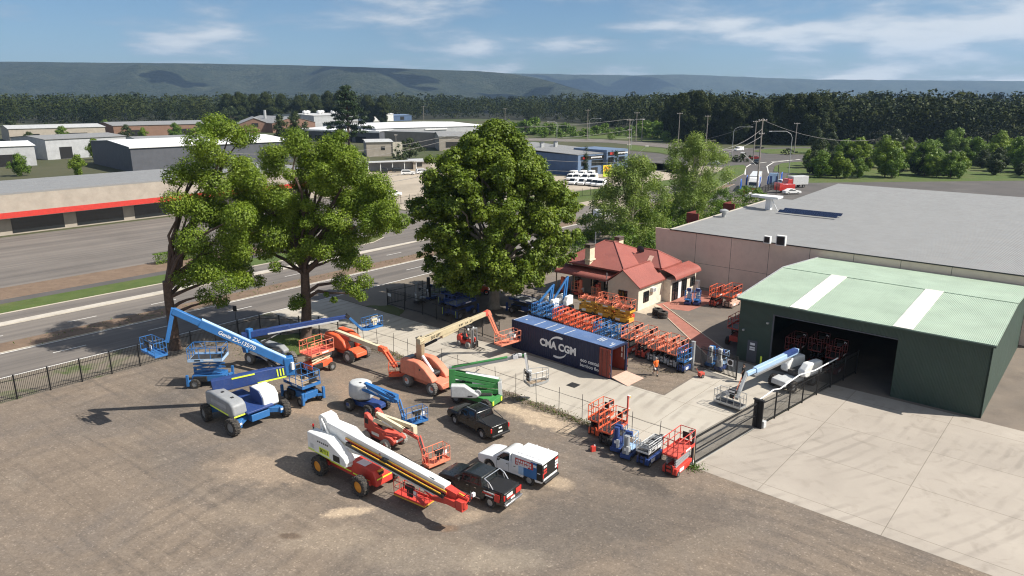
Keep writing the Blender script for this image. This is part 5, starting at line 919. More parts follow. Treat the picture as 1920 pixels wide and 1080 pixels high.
# ---------------------------------------------------------------- 3. blue articulated boom with grey and white cowl
def small_boom(name,label,loc,rz,paint,cowl,rim,L,trk,wr,tyre='rubber',rimsize=None):
    t=thing(name,label,'boom lift',loc,rz,'boom lifts parked in the yard'); chassis(t,L+.9,trk*.62,.42,.82,paint); wheels4(t,L/2,-L/2,trk/2,wr,wr*.75,rim=rim,tyre=tyre); return t
t=small_boom('boom_lift','blue articulated boom lift with a grey and white drum cowl and blue basket','' or (-11.6,52.65,0),R(-34.5),'paint_dark_blue',None,'rim_grey',2.1,1.85,.50)
mb=MB(); mb.lathe([(.0,1.0),(.98,1.0),(1.08,1.15),(1.06,1.75),(.95,2.2),(.6,2.32),(0,2.32)],(-.55,0,0),'z',12); 
mb.v=[(x*1.05-.05,y*.82,z) for x,y,z in mb.v]; c=mb.build('cowl','paint_light_grey',t,.05)
m=MB(); m.box((-.15,-.70,1.72),(.55,.02,.16),0,rz=R(20)); m.box((-1.25,-.62,1.7),(.5,.02,.2),0,rz=R(-32)); m.box((-.35,-.3,2.33),(.2,.16,.02),1); m.build('decal',['letter_white','black'],c)
mb=MB(); mb.lathe([(.6,.8),(.6,1.0)],(-.4,0,0),'z',16); mb.build('turntable','black',t)
def zboom(t,paint,rear,knee,front,jib,bk,w=.24,h=.28,jm=None,sec=None,rams=True):
    a,k,f,j=[local(t,p) for p in (rear,knee,front,jib)]
    mb=MB(); bm=Beam(a,k); bm.bar(mb,-.2,bm.L,w,h,-.16); bm.bar(mb,-.2,bm.L,w,h*.7,.16,-.36); mb.bar(k+Vector((0,0,.2)),k-Vector((0,0,.45)),w*1.6,.3,up=Vector((1,0,0))); rs=mb.build('riser_arm',paint,t,.02)
    b2=Beam(a+Vector((0,0,.1)),f); mb=MB(); b2.bar(mb,.2,b2.L*.66,w,h,.12,.05); b2.bar(mb,b2.L*.6,b2.L,w*.8,h*.8,.12,.03,1); bo=mb.build('boom',[paint,sec or paint],t,.02)
    if rams: mb=MB(); cylinder_ram(mb,b2.p(.6,.14,-.2),b2.p(b2.L*.62,.14,-.28),.07); mb.build('lift_ram',['letter_white','steel'],t)
    jb=Beam(f,j); mb=MB(); jb.bar(mb,-.12,jb.L,.10,.20,.10); jb.bar(mb,-.12,jb.L,.10,.20,-.10); jb.bar(mb,.1,jb.L*.8,.08,.08,0,.17,1); mb.bar(j+jb.d*-.1,j+Vector((0,0,-.5)),.22,.22); mb.build('jib',[jm or paint,'black'],t,.012)
    return bo
zboom(t,'paint_blue',G(686,722,2.25),G(742,744,1.75),G(748,752,1.75),G(757,782,.9),None)
basket(t,local(t,G(778,791,.32)),R(34.5+38),1.85,.8,1.1,'paint_blue',panel='black',screen='letter_white')
# ---------------------------------------------------------------- 2. red and cream articulated boom
t=small_boom('boom_lift','red and cream articulated boom lift with a red basket beside the white ute','' or (-9.3,47.0,0),R(-39.5),'paint_brick_red',None,'rim_grey',2.16,1.6,.43,tyre='rubber_pale')
mb=MB(); mb.prism([(-1.0,.8),(1.7,.62),(1.75,.8),(1.3,1.0),(-.9,1.1)],1.25); mb.box((1.45,-.1,1.0),(.5,.5,.12)); h_=mb.build('hood','paint_brick_red',t,.05); m=MB(); m.box2((-.55,-.645,.75),(.25,-.632,.98)); m.build('decal','plate',h_); m=MB(); m.box((1.73,.0,.74),(.03,.6,.16)); m.build('decal','plate',h_)
for sg in (-1,1): cowlprof(t,'cowl',[(-1.35,1.0),(.75,.98),(.7,1.2),(-.35,1.55),(-.95,2.15),(-1.3,2.2)],.34,sg*.5,'paint_brick_red',.05)
m=MB(); m.box2((-1.2,-.685,1.45),(-.85,-.672,1.85)); m.build('control_panel','black',t); mb=MB(); mb.box2((-1.0,-.32,1.1),(.2,.32,1.6)); mb.build('turntable','black',t,.02)
bo=zboom(t,'paint_cream',G(708,779,2.35),G(776,803,1.75),G(786,821,1.5),G(799,864,.55),None,jm='paint_brick_red',sec='paint_brick_red')
basket(t,local(t,G(818,866,.32)),R(39.5+42),1.75,.78,1.1,'paint_faded_orange',panel='black')
# ---------------------------------------------------------------- 4. the giant blue articulated boom at the left
t=thing('boom_lift','giant blue articulated boom lift with thick folded booms and lime stripes at the left','boom lift',(-20.75,51.05,0),R(-40),'boom lifts parked in the yard')
mb=MB(); mb.box2((-2.2,-.75,.6),(2.2,.75,1.15))
for sx in (-1,1):
    for sy in (-1,1): mb.bar((sx*1.2,sy*.6,.9),(sx*1.95,sy*1.75,.8),.5,.42); mb.box((sx*2.05,sy*1.75,.78),(.5,.3,.5))
mb.build('chassis','paint_blue',t,.03)
for sx in (-1,1):
    for sy in (-1,1): wheel(t,sx*1.95,sy*2.2,.68,.5,rim='rim_grey',steer=R(-8*sx*sy)); 
m=MB()
for sy in (-1,1): m.box((2.31,sy*1.75,.85),(.02,.26,.16)); 
m.build('marker','letter_white',t)
mb=MB(); mb.lathe([(1.0,1.1),(1.0,1.35)],(0,0,0),'z',20); mb.box2((-2.3,-1.1,1.35),(2.3,1.1,1.5)); mb.build('turntable','paint_dark_blue',t,.03)
cw=cowlprof(t,'cowl',[(-2.2,1.25),(1.7,1.1),(1.95,1.4),(1.8,2.15),(1.35,2.4),(-1.4,2.52),(-2.2,2.35)],1.15,-1.45,'paint_grey',.16); stripes(cw,'stripe','paint_lime',[((-1.5,-2.04,1.40),(1.2,-2.04,1.33)),((1.96,-2.0,1.35),(1.96,-.9,1.35))],h=.11)
m=MB(); m.box2((-1.3,-2.04,1.75),(.9,-2.028,2.02)); m.box((-.6,-1.4,2.5),(.2,.2,.06),1); m.box((.8,-1.4,2.44),(.2,.2,.06),1); m.build('vent',['wall_grey','black'],cw)
cw=cowlprof(t,'cowl',[(.2,1.2),(1.7,1.15),(2.0,1.35),(1.95,2.1),(1.5,2.55),(.2,2.62)],1.3,1.1,'paint_white',.10); m=MB(); m.prism([(.15,1.2),(1.6,1.15),(1.85,1.4),(1.8,2.1),(1.42,2.5),(.15,2.58)],.04,0,'xz',.42); m.build('cowl_end','paint_dark_blue',cw); stripes(t,'stripe','paint_lime',[((1.9,-.9,1.42),(1.9,.6,1.42))],h=.1)
A=local(t,Vector((-22.6,51.2,2.75))); E_=local(t,G(537,694,3.15)); bm=Beam(A,E_); mb=MB(); bm.bar(mb,-.6,bm.L+.2,.62,1.05,w2=.58,h2=.95); lb=mb.build('lower_boom','paint_dark_blue',t,.06)
stripes(lb,'stripe','paint_lime',[(bm.p(.9,.33,.38),bm.p(2.6,.33,.38)),(bm.p(2.7,.33,-.42),bm.p(bm.L-.1,.33,-.4))],h=.12); m=MB()
for k in range(3): bm.bar(m,bm.L-.75+k*.22,bm.L-.66+k*.22,.02,.6,.32,.05)
m.build('warning_bar','paint_lime',lb)
U=E_+Vector((0,0,.75)); mb=MB(); mb.bar(E_-Vector((0,0,.45))+bm.d*.25,U+Vector((0,0,.35))+bm.d*.2,.66,.75,up=bm.d); el=mb.build('elbow','paint_blue',t,.10,3); m=MB(); m.box(E_+bm.d*.45+bm.s*.36+Vector((0,0,.4)),(.25,.2,.6)); m.build('decal','letter_white',el)
far=local(t,Vector((-22.55,51.75,6.95))); bm=Beam(U,far); mb=MB(); bm.bar(mb,-.35,bm.L*1.25,.50,.62); bm.bar(mb,bm.L*1.25,bm.L*1.62,.4,.5); ub=mb.build('upper_boom','paint_blue',t,.04); m=MB(); bm.bar(m,-.3,bm.L*1.25,.44,.03,0,.325); m.build('boom_cover','paint_pale_blue',ub); mb=MB(); cylinder_ram(mb,E_+bm.d*.6-Vector((0,0,.1)),bm.p(2.2,0,-.4),.13); mb.build('lift_ram',['black','steel'],t)
o=text('Genie ZX-135/70',.42,'lettering','letter_white',ub,bm.p(bm.L*.72,-.262,.0),(0,0,0),.004,.018); mt=Matrix((-bm.d,bm.u,-bm.s)).transposed(); o.rotation_euler=mt.to_euler()
P=bm.p(bm.L*1.62,0,0); mb=MB(); jb=Beam(P,P+Vector((-.3,-.6,-2.4))); jb.bar(mb,-.2,jb.L,.3,.3); mb.build('jib','paint_blue',t,.02); basket(t,P+Vector((-.3,-1.6,-3.0)),0,2.3,.9,1.1,'paint_blue')
# ---------------------------------------------------------------- 5. long blue boom behind it
t=thing('boom_lift','long blue boom lift along the palisade fence with its basket out over the driveway','boom lift',(-22.6,62.7,0),R(-30),'boom lifts parked in the yard')
chassis(t,3.9,1.1,.5,1.0,'paint_dark_blue'); wheels4(t,1.6,-1.6,1.05,.60,.42,rim='rim_white',tyre='rubber_dusty')
for sg in (-1,1): cowlprof(t,'cowl',[(-1.9,1.05),(1.2,1.0),(1.3,1.35),(.7,1.75),(-1.9,1.85)],.7,sg*.8,'paint_white' if sg<0 else 'paint_grey',.12)
mb=MB(); mb.box2((-1.5,-.45,1.0),(1.0,.45,1.5)); mb.build('turntable','dark_steel',t,.03)
A=local(t,G(462,628,3.2)); B=local(t,G(652,593,4.05)); bm=Beam(A,B); mb=MB(); bm.bar(mb,-.4,bm.L*.42,.46,.56); bm.bar(mb,bm.L*.3,bm.L*.78,.36,.44); bm.bar(mb,bm.L*.75,bm.L,.28,.34); boom=mb.build('boom','paint_dark_blue',t,.03); m=MB(); bm.bar(m,bm.L*.2,bm.L*.9,.10,.12,.24,-.2); m.build('cable_track','paint_light_grey',boom); m=MB(); m.box(bm.p(bm.L*.03,0,.1),(.5,.5,.9)); m.bar(bm.p(-.3,0,-.1),bm.p(-.2,0,-1.6),.6,.5,up=Vector((1,0,0))); m.build('boom_pivot','paint_blue',t,.03)
mb=MB(); Q=bm.p(.4,0,-.6); mb.bar(Q,Q+Matrix.Rotation(-R(-30)*0,4,'Z')@Vector((3.0,-.2,-1.15)),.4,.4); mb.build('tower_arm','paint_blue',t,.03); mb=MB(); cylinder_ram(mb,Q+Vector((.6,0,-.4)),bm.p(bm.L*.34,0,-.3),.11); mb.build('lift_ram',['black','steel'],t)
J=local(t,G(679,618,2.5)); jb=Beam(B,J); mb=MB(); jb.bar(mb,-.2,jb.L,.2,.24); jb.bar(mb,-.25,.2,.3,.34,0,0,1); mb.bar(J,local(t,G(690,618,2.3)),.2,.2); mb.build('jib',['paint_blue','black'],t,.02)
basket(t,local(t,G(698,614,2.05)),R(30+48),2.0,.85,1.1,'paint_blue',panel='paint_cream')
# ---------------------------------------------------------------- 20. grey blue boom in front of the green shed
t=thing('boom_lift','pale blue and white boom lift in front of the green shed with a grey basket','boom lift',(24.4,57.6,0),R(214),'boom lifts parked in the yard')
chassis(t,3.6,1.1,.45,.92,'paint_light_grey'); wheels4(t,1.4,-1.4,.95,.52,.38,rim='rim_grey'); mb=MB(); mb.prism([(1.1,.5),(2.1,.5),(2.05,.95),(1.1,1.08)],1.4); mb.build('hood','paint_light_grey',t,.06)
for sg in (-1,1): cowlprof(t,'cowl',[(-2.4,1.05),(-.1,1.0),(.25,1.2),(.2,1.7),(-.4,2.25),(-2.3,2.2)],.72,sg*.85,'paint_white',.14)
mb=MB(); mb.box2((-2.0,-.45,.95),(.2,.45,1.4)); mb.build('turntable','dark_steel',t,.02)
A=local(t,G(1484,662,2.75)); B=local(t,G(1399,702,2.15)); bm=Beam(A,B); mb=MB(); bm.bar(mb,-.8,bm.L*.82,.46,.46); bm.bar(mb,bm.L*.8,bm.L,.34,.34); boom=mb.build('boom','paint_pale_blue',t,.05); m=MB(); bm.bar(m,-.6,.9,.48,.3,0,.1); m.build('boom_base','paint_dark_blue',boom); m=MB(); bm.bar(m,.6,bm.L*.9,.16,.16,-.36,-.2); m.build('cable_track','steel',boom)
J=local(t,G(1381,748,.75)); jb=Beam(B,J); mb=MB(); jb.bar(mb,-.2,jb.L,.24,.26); jb.bar(mb,.4,jb.L,.07,.08,.25,0,1); mb.build('jib',['paint_grey','paint_faded_orange'],t,.02)
basket(t,local(t,G(1368,757,.3)),R(-47-214+180),2.35,.9,1.1,'galvanised',floor='dark_steel',panel='black')
def hose(par,pts,r=.028,name='hose'):
    m=MB(); m.tube(pts,r,5); m.build(name,'black',par)
for b_ in [o for o in bpy.data.objects if o.name.split('.')[0]=='boom' and o.parent]:
    vs=[Vector(v.co) for v in b_.data.vertices]; a=min(vs,key=lambda v:v.x); c=max(vs,key=lambda v:v.x); n=7; pts=[]
    for i in range(n): f=.06+.86*i/(n-1); p=a.lerp(c,f); pts.append(p+Vector((0,.0,.10+.05*math.sin(i*2.1))))
    m=MB(); m.tube(pts,.03,5); m.build('hose','black',b_)
# ---------------------------------------------------------------- scissor lifts
def scissor(label,L,Wd,zp,base,deck,rail,loc,rz,group,wr=.19,n=3,folded=False,rt=False,name='scissor_lift',tyre='rubber',rim='rim_grey',box='letter_white',zb=None,stack='dark_steel',skirt=None,rh=1.1,outrig=None):
    t=thing(name,label,'scissor lift',loc,rz,group); zb=zb or (.62 if not rt else 1.05); z0=.16 if not rt else .5
    mb=MB(); mb.box2((-L*.46,-Wd*.46 if not rt else -Wd*.36,z0),(L*.46,Wd*.46 if not rt else Wd*.36,zb)); 
    if not rt:
        mb.box2((-L*.5,-Wd*.3,z0+.05),(-L*.46,Wd*.3,zb+.2))
    mb.build('base',base,t,.02)
    if not rt:
        m=MB()
        for k in range(3): m.box2((-L*.53,-Wd*.18,z0+.1+k*.28),(-L*.5,Wd*.18,z0+.14+k*.28))
        for sg in (-1,1): m.box2((-L*.535,sg*Wd*.19-.02,z0+.06),(-L*.5,sg*Wd*.19+.02,z0+.74))
        m.build('ladder','black',t); m=MB(); m.box2((-L*.3,-Wd*.468,z0+.1),(-L*.05,-Wd*.462,zb-.1)); m.build('panel',box,t)
    for x in (-L*.36,L*.36):
        for y in (-1,1): wheel(t,x,y*Wd*(.44 if not rt else .48),wr,wr*(.55 if not rt else .75),rim=rim,tyre=tyre,lug=rt)
    h=(zp-.12-zb)/n; mb=MB()
    for k in range(n):
        za,zc=zb+k*h,zb+(k+1)*h
        for y in (-1,1):
            a,b=Vector((-L*.40,y*Wd*.30,za+.04)),Vector((L*.40,y*Wd*.30,zc)); mb.bar(a,b,.05,.11); a,b=Vector((L*.40,y*Wd*.24,za+.04)),Vector((-L*.40,y*Wd*.24,zc)); mb.bar(a,b,.05,.11)
        mb.tube([(0,-Wd*.32,(za+zc)/2),(0,Wd*.32,(za+zc)/2)],.035,6)
    if n: mb.build('scissor_stack',stack,t)
    mb=MB(); mb.box2((-L*.5,-Wd*.5,zp-.12),(L*.5,Wd*.5,zp)); mb.box2((-L*.5,-Wd*.5,zp),(L*.5,-Wd*.5+.02,zp+.15)); mb.box2((-L*.5,Wd*.5-.02,zp),(L*.5,Wd*.5,zp+.15)); mb.box2((L*.5-.02,-Wd*.5+.02,zp),(L*.5,Wd*.5-.02,zp+.15)); 
    pf=mb.build('platform',deck,t,.012); m=MB(); m.box((0,0,zp+.008),(L*.96,Wd*.92,.012)); m.build('deck',skirt or 'dark_steel',pf)
    mb=MB(); x,y=L*.5-.03,Wd*.5-.03; r=.032
    if not folded:
        for z in (rh,rh*.55): mb.tube([(-x,-y,zp+z),(x,-y,zp+z),(x,y,zp+z),(-x,y,zp+z)],r if z==rh else r*.8,5,closed=True)
        for k in range(4):
            xx=-x+2*x*k/3; mb.lines([((xx,-y,zp),(xx,-y,zp+rh)),((xx,y,zp),(xx,y,zp+rh))],r,5)
        mb.tube([(-x,-y*.4,zp),(-x,-y*.4,zp+rh*1.02)],r,5); mb.tube([(-x,y*.4,zp),(-x,y*.4,zp+rh*1.02)],r,5)
        for sg in (-1,1): mb.tube([(-x*.45,sg*y,zp+rh*.55),(-x*.62,sg*y,zp+rh*.95),(-x*.9,sg*y,zp+rh*.95)],r*.7,4)
    else:
        for q in range(3):
            zz=zp+.22+q*.11
            mb.tube([(-x*.9+q*.1,-y*(1-.2*q),zz),(x*.9,-y*(1-.2*q),zz),(x*.9,y*(1-.2*q),zz),(-x*.9+q*.1,y*(1-.2*q),zz)],r,5,closed=True)
            for k in range(3): xx=-x*.8+k*x*.75; mb.tube([(xx,-y*(1-.2*q),zz),(xx,y*(1-.2*q),zz)],r*.8,4)
            for sg in (-1,1): mb.tube([(-x+q*.25,sg*y,zp),(-x+q*.25,sg*y,zp+.55)],r,5)
            mb.tube([(x*.2+q*.3,-y,zp+.18),(x*.35+q*.3,-y,zp+.6),(x*.6+q*.3,-y,zp+.55)],r*.9,5)
    mb.build('guard_rail',rail,t)
    m=MB(); m.box((L*.1,-Wd*.5-.006,zp+.02),(L*.28,.006,.14)); m.build('decal','letter_white',t); m=MB(); m.box((-L*.22,-Wd*.5-.006,zp+.02),(L*.16,.006,.12)); m.build('decal','letter_black',t)
    m=MB(); zz=zp+(rh*.82 if not folded else .42); m.box((x-.12,-y+.16,zz),(.22,.28,.26)); m.box((x-.24,-y+.16,zz+.03),(.02,.2,.16),1); m.box((x-.02,y*.2,zp+rh*.45 if not folded else zp+.3),(.02,y*.9,.5 if not folded else .2),0); m.build('control_box',['black',box],t,.01)
    if rt:
        m=MB(); m.box2((-L*.40,-Wd*.47,.55),(-L*.02,-Wd*.36,1.0)); m.build('engine_box','black',t,.03); m=MB(); m.box2((.05*L,Wd*.36,.55),(L*.4,Wd*.47,1.0)); m.build('battery_box','black',t,.03)
        if outrig:
            for sx in (-1,1):
                for sy in (-1,1):
                    m=MB(); m.box2((sx*L*.55-.10,sy*Wd*.56-.10,.25),(sx*L*.55+.10,sy*Wd*.56+.10,1.25)); m.bar((sx*L*.46,sy*Wd*.3,.6),(sx*L*.55,sy*Wd*.56,.6),.16,.2); og=m.build('outrigger',base,t,.015)
                    if sx<0: m=MB(); m.box2((-L*.55-.115,sy*Wd*.56-.03,.4),(-L*.55-.102,sy*Wd*.56+.03,1.2)); m.build('reflector',outrig,og)
    return t
GR='scissor lifts in the row behind the container'
scissor('blue rough terrain scissor lift on the dirt beside the giant blue boom',2.7,1.75,1.62,'paint_blue','paint_blue','paint_blue',(-17.3,54.55,0),R(-40),'rough terrain scissor lifts',wr=.40,n=2,rt=True,outrig='letter_white',skirt='timber')
scissor('orange rough terrain scissor lift standing behind the blue one near the left tree',2.5,1.8,1.95,'paint_orange','paint_faded_orange','paint_faded_orange',(-17.75,61.0,0),R(52),'rough terrain scissor lifts',wr=.38,n=3,rt=True,stack='paint_cream',skirt='paint_brick_red')
scissor('blue rough terrain scissor lift at the left edge behind the giant boom',2.9,1.8,2.5,'paint_blue','paint_pale_blue','paint_blue',(-26.3,57.9,0),R(5),'rough terrain scissor lifts',wr=.42,n=4,rt=True,outrig='letter_white',stack='paint_blue')
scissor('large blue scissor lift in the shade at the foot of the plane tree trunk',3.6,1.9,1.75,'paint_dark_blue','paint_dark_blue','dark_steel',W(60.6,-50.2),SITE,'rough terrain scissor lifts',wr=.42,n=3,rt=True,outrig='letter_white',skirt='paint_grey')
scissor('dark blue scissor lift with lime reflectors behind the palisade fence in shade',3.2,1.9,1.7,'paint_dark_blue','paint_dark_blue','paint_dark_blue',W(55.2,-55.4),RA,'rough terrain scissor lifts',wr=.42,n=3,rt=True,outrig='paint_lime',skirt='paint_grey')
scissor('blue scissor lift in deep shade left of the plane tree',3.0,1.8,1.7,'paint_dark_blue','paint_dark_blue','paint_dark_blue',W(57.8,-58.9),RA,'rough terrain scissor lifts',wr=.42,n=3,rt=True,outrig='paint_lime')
scissor('orange rough terrain scissor lift in the shadow beside the green shed',2.6,1.7,1.9,'paint_brick_red','paint_brick_red','paint_brick_red',W(66.9,-27.2),RA,'rough terrain scissor lifts',wr=.42,n=3,rt=True,rim='paint_red',stack='dark_steel')
# front row by the sliding gate
scissor('bright red scissor lift nearest the sliding gate, platform half raised',2.45,1.15,1.55,'paint_red','paint_red','paint_red',W(39.95,-19.75),RA,'scissor lifts in the short row by the gate',n=4,stack='paint_grey',skirt='paint_brick_red')
scissor('orange scissor lift at the left end of the short row by the gate',2.0,1.0,1.35,'paint_orange','paint_orange','paint_orange',W(41.1,-26.75),RA,'scissor lifts in the short row by the gate',n=4)
t=scissor('orange scissor lift with a tall lamp post on its rail in the short row',2.3,1.05,1.15,'dark_steel','paint_orange','paint_orange',W(40.6,-25.35),RA,'scissor lifts in the short row by the gate',n=4)
mb=MB(); mb.box2((1.05,-.55,1.1),(1.15,-.45,3.3)); p_=mb.build('lamp_post','paint_brick_red',t)
for z in (2.2,3.2): m=MB(); m.box((1.2,-.5,z),(.16,.2,.2)); m.box((1.2,-.61,z),(.1,.03,.12),1); m.build('lamp',['letter_white','lamp_amber'],p_)
scissor('low scissor lift on a blue base with stacked grey rails in the short row',2.2,1.0,1.15,'paint_dark_blue','paint_light_grey','paint_light_grey',W(39.75,-21.75),RA,'scissor lifts in the short row by the gate',n=3,folded=True,stack='black')
# the long row behind the container
SM={}
def srow(key,label,s,o,**k):
    if key in SM:
        r=dup(SM[key],W(s+random.uniform(-.35,.35),o),RA+R(random.uniform(-4,4)),label,GR); return r
    SM[key]=scissor(label,k.pop('L',1.85),k.pop('Wd',.80),k.pop('zp',1.15),k.pop('base'),k.pop('deck'),k.pop('rail'),W(s,o),RA,GR,**k); return SM[key]
B_=dict(base='paint_dark_blue',deck='paint_blue',rail='paint_blue'); O_=dict(base='paint_brick_red',deck='paint_orange',rail='paint_orange'); OB=dict(base='paint_brick_red',deck='paint_faded_orange',rail='paint_faded_orange',L=2.35,Wd=1.12,zp=1.6,n=4)
for k,o_ in enumerate((-47.1,-46.1,-45.1)): srow('b',('leftmost','second','third')[k]+' blue scissor lift in the row behind the container, left of the orange ones',59.2,o_,**dict(B_))
for k,o_ in enumerate((-44.0,-43.05,-42.1,-41.15,-40.2,-39.25)): srow('o',('first','second','third','fourth','fifth','sixth')[k]+' small orange scissor lift from the left in the row behind the container roof',59.0-.12*k,o_,**dict(O_))
for k,o_ in enumerate((-38.1,-37.0,-35.9)): srow('b2',('left','middle','right')[k]+' blue scissor lift of the three at the doors end of the container',58.2-.15*k,o_,**dict(B_,L=2.0,Wd=.85,zp=1.1))
for k,o_ in enumerate((-34.4,-32.7)): srow('ob',('larger orange scissor lift directly behind the walking man','larger orange scissor lift just right of the walking man')[k],57.9-.2*k,o_,**dict(OB))
for k,o_ in enumerate((-31.3,-30.2,-29.1)): srow('o2',('left','middle','right')[k]+' of three grey based orange scissor lifts near the inner gate',57.5-.2*k,o_,**dict(base='paint_light_grey',deck='paint_faded_orange',rail='paint_faded_orange',L=2.2,Wd=1.0,zp=1.4,n=3))
srow('b',' '.join('blue scissor lift at the right end of the row, by the grey gate post'.split()),56.9,-27.9)
# yellow lifts in front of the cottage
Y=None
for k,(s,o_,lab) in enumerate(((65.9,-45.0,'left of three amber scissor lifts with folded orange rails by the cottage'),(65.6,-42.5,'middle of three amber scissor lifts with folded orange rails by the cottage'),(65.3,-40.0,'right of three amber scissor lifts with folded orange rails by the cottage'))):
    Y=scissor(lab,2.35,1.15,1.45,'paint_amber','paint_amber','paint_faded_orange',W(s,o_),SITE,'amber scissor lifts by the cottage',n=3,folded=True,stack='paint_amber') if k==0 else dup(Y,W(s,o_),SITE,lab)
for s,o_,lab in ((67.0,-43.2,'red scissor lift behind the amber ones by the cottage wall'),(66.6,-40.6,'red scissor lift at the cottage corner behind the last amber one')): scissor(lab,2.2,1.0,1.2,'paint_red','paint_brick_red','paint_faded_orange',W(s,o_),SITE,'red scissor lifts by the cottage',n=3)
# by the mauve wall
scissor('orange scissor lift with a cream side against the mauve wall',2.6,1.3,1.45,'ramp_steel','paint_orange','paint_orange',W(79.2,-33.6),RA,'scissor lifts by the mauve wall',n=2,stack='ramp_steel'); scissor('narrow orange scissor lift left of the cream sided one by the mauve wall',2.2,.95,1.3,'paint_brick_red','paint_orange','paint_orange',W(78.4,-35.2),RA,'scissor lifts by the mauve wall',n=3)
# inside the shed
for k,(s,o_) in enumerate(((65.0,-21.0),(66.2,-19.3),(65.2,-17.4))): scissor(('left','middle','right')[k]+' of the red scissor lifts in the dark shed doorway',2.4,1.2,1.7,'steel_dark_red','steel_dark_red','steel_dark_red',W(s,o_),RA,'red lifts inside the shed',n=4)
# ---------------------------------------------------------------- vertical mast lifts
def mast_lift(label,loc,rz,base,mast,rail,group,h=1.9):
    t=thing('mast_lift',label,'mast lift',loc,rz,group); mb=MB(); mb.box2((-.7,-.38,.12),(.7,.38,.42)); mb.build('base',base,t,.03)
    for x in (-.5,.5):
        for y in (-.36,.36): wheel(t,x,y,.17,.11,rim='rim_grey',lug=False,tyre='rubber')
    mb=MB(); mb.box2((-.55,-.17,.42),(-.28,.17,h)); mb.box2((-.62,-.24,.42),(-.22,.24,h*.55),1)
    for k in range(3): mb.box2((-.59,-.14+k*.11,.6),(-.55,-.09+k*.11,h-.06))
    mb.build('mast',[mast,mast],t,.02); m=MB(); m.box2((-.66,-.12,h*.40),(-.625,.10,h*.5)); m.build('decal','letter_white',t); m=MB(); m.box2((-.76,-.3,.5),(-.66,-.1,1.1)); m.build('charger','paint_light_grey',t,.01)
    mb=MB(); mb.box2((-.2,-.36,.62),(.72,.36,.68)); x0,x1,y=-.2,.72,.36
    for z in (1.2,1.72): mb.tube([(x0,-y,z),(x1,-y,z),(x1,y,z),(x0,y,z)],.024,5,closed=True)
    for x in (x0,.26,x1):
        for yy in (-y,y): mb.tube([(x,yy,.65),(x,yy,1.72)],.022,5)
    mb.build('basket',rail,t); m=MB(); m.box2((-.2,-.25,1.6),(.05,.25,1.95)); m.build('control_box',base,t,.02); return t
mast_lift('blue mast lift with lime stripes in the short row by the gate',W(39.75,-24.3),RA+.2,'paint_dark_blue','paint_dark_blue','paint_dark_blue','mast lifts by the gate',1.9); mast_lift('grey mast lift with a blue top in the short row by the gate',W(39.35,-23.2),RA+.15,'paint_dark_blue','paint_grey','paint_pale_blue','mast lifts by the gate',1.75)
for k,(s,o_,lab) in enumerate(((76.6,-37.9,'white and blue mast lift on the brick paving, left one'),(77.1,-37.0,'white and blue mast lift on the brick paving, right one'))): mast_lift(lab,W(s,o_),RA+PI+.3,'paint_dark_blue','paint_light_grey','paint_blue','mast lifts on the brick paving')
mast_lift('blue and white mast lift half hidden behind the inner gate',W(59.4,-26.6),RA,'paint_blue','paint_light_grey','paint_blue','mast lifts behind the inner gate',2.0); mast_lift('grey mast lift standing behind the inner gate bars',W(59.0,-25.5),RA,'paint_dark_blue','paint_light_grey','paint_pale_blue','mast lifts behind the inner gate',2.1)
for k,(s,o_,lab) in enumerate(((71.2,-52.6,'small orange lift at the left of the verandah'),(71.0,-50.3,'round fronted orange lift in the middle of the verandah'),(70.9,-47.3,'orange lift in the dark by the right end of the verandah'))): mast_lift(lab,W(s,o_),RA+PI/2*k,'paint_brick_red','paint_faded_orange','paint_faded_orange','orange lifts under the verandah',2.1)
mast_lift('black and white mast lift inside the corner of the palisade fence',W(55.6,-62.8),RA,'dark_steel','paint_grey','galvanised','lifts by the fence corner',2.6); mast_lift('tall dark mast lift beside the palisade fence along the road',W(57.6,-62.9),RA,'paint_dark_blue','dark_steel','dark_steel','lifts by the fence corner',2.9)
# ---------------------------------------------------------------- upright blue booms and the orange one under the plane tree
def upright(label,loc,rz,paint,cowl,rim,hgt_=3.4):
    t=thing('boom_lift',label,'boom lift',loc,rz,'compact boom lifts around the plane tree'); chassis(t,2.4,.9,.3,.68,paint); wheels4(t,.85,-.85,.72,.36,.28,rim=rim,lug=False)
    for sg in (-1,1): cowlprof(t,'cowl',[(-1.1,.72),(.2,.7),(.25,1.2),(-.1,1.75),(-1.1,1.8)],.55,sg*.5,cowl,.08)
    m=MB(); m.box2((-1.0,-.785,.9),(-.4,-.772,1.5)); m.build('vent','paint_grey',t)
    mb=MB(); mb.bar((-.5,0,1.2),(-.95,0,hgt_),.2,.26,up=Vector((1,0,0))); mb.bar((-.1,0,1.2),(-.55,0,hgt_-.5),.16,.2,up=Vector((1,0,0))); mb.build('riser_arm',paint,t,.02); mb=MB(); mb.bar((-.95,.0,hgt_-.1),(1.5,.0,1.9),.18,.22); mb.build('boom',paint,t,.02)
    mb=MB(); mb.bar((1.5,0,1.95),(1.75,0,.8),.14,.16); mb.build('jib',paint,t,.01); basket(t,(2.2,0,.35),R(90),1.5,.75,1.1,paint); return t
upright('compact blue boom lift with a white cowl behind the container, nearer the tree',W(62.2,-48.2),RA+PI,'paint_blue','paint_white','rim_white'); upright('compact blue boom lift with a white cowl behind the container, nearer the cottage',W(64.4,-47.8),RA+PI,'paint_blue','paint_white','rim_white',4.0)
upright('orange boom lift with folded arms under the plane tree',W(63.4,-60.2),RA+PI*.75,'paint_orange','paint_orange','rim_white',2.8)
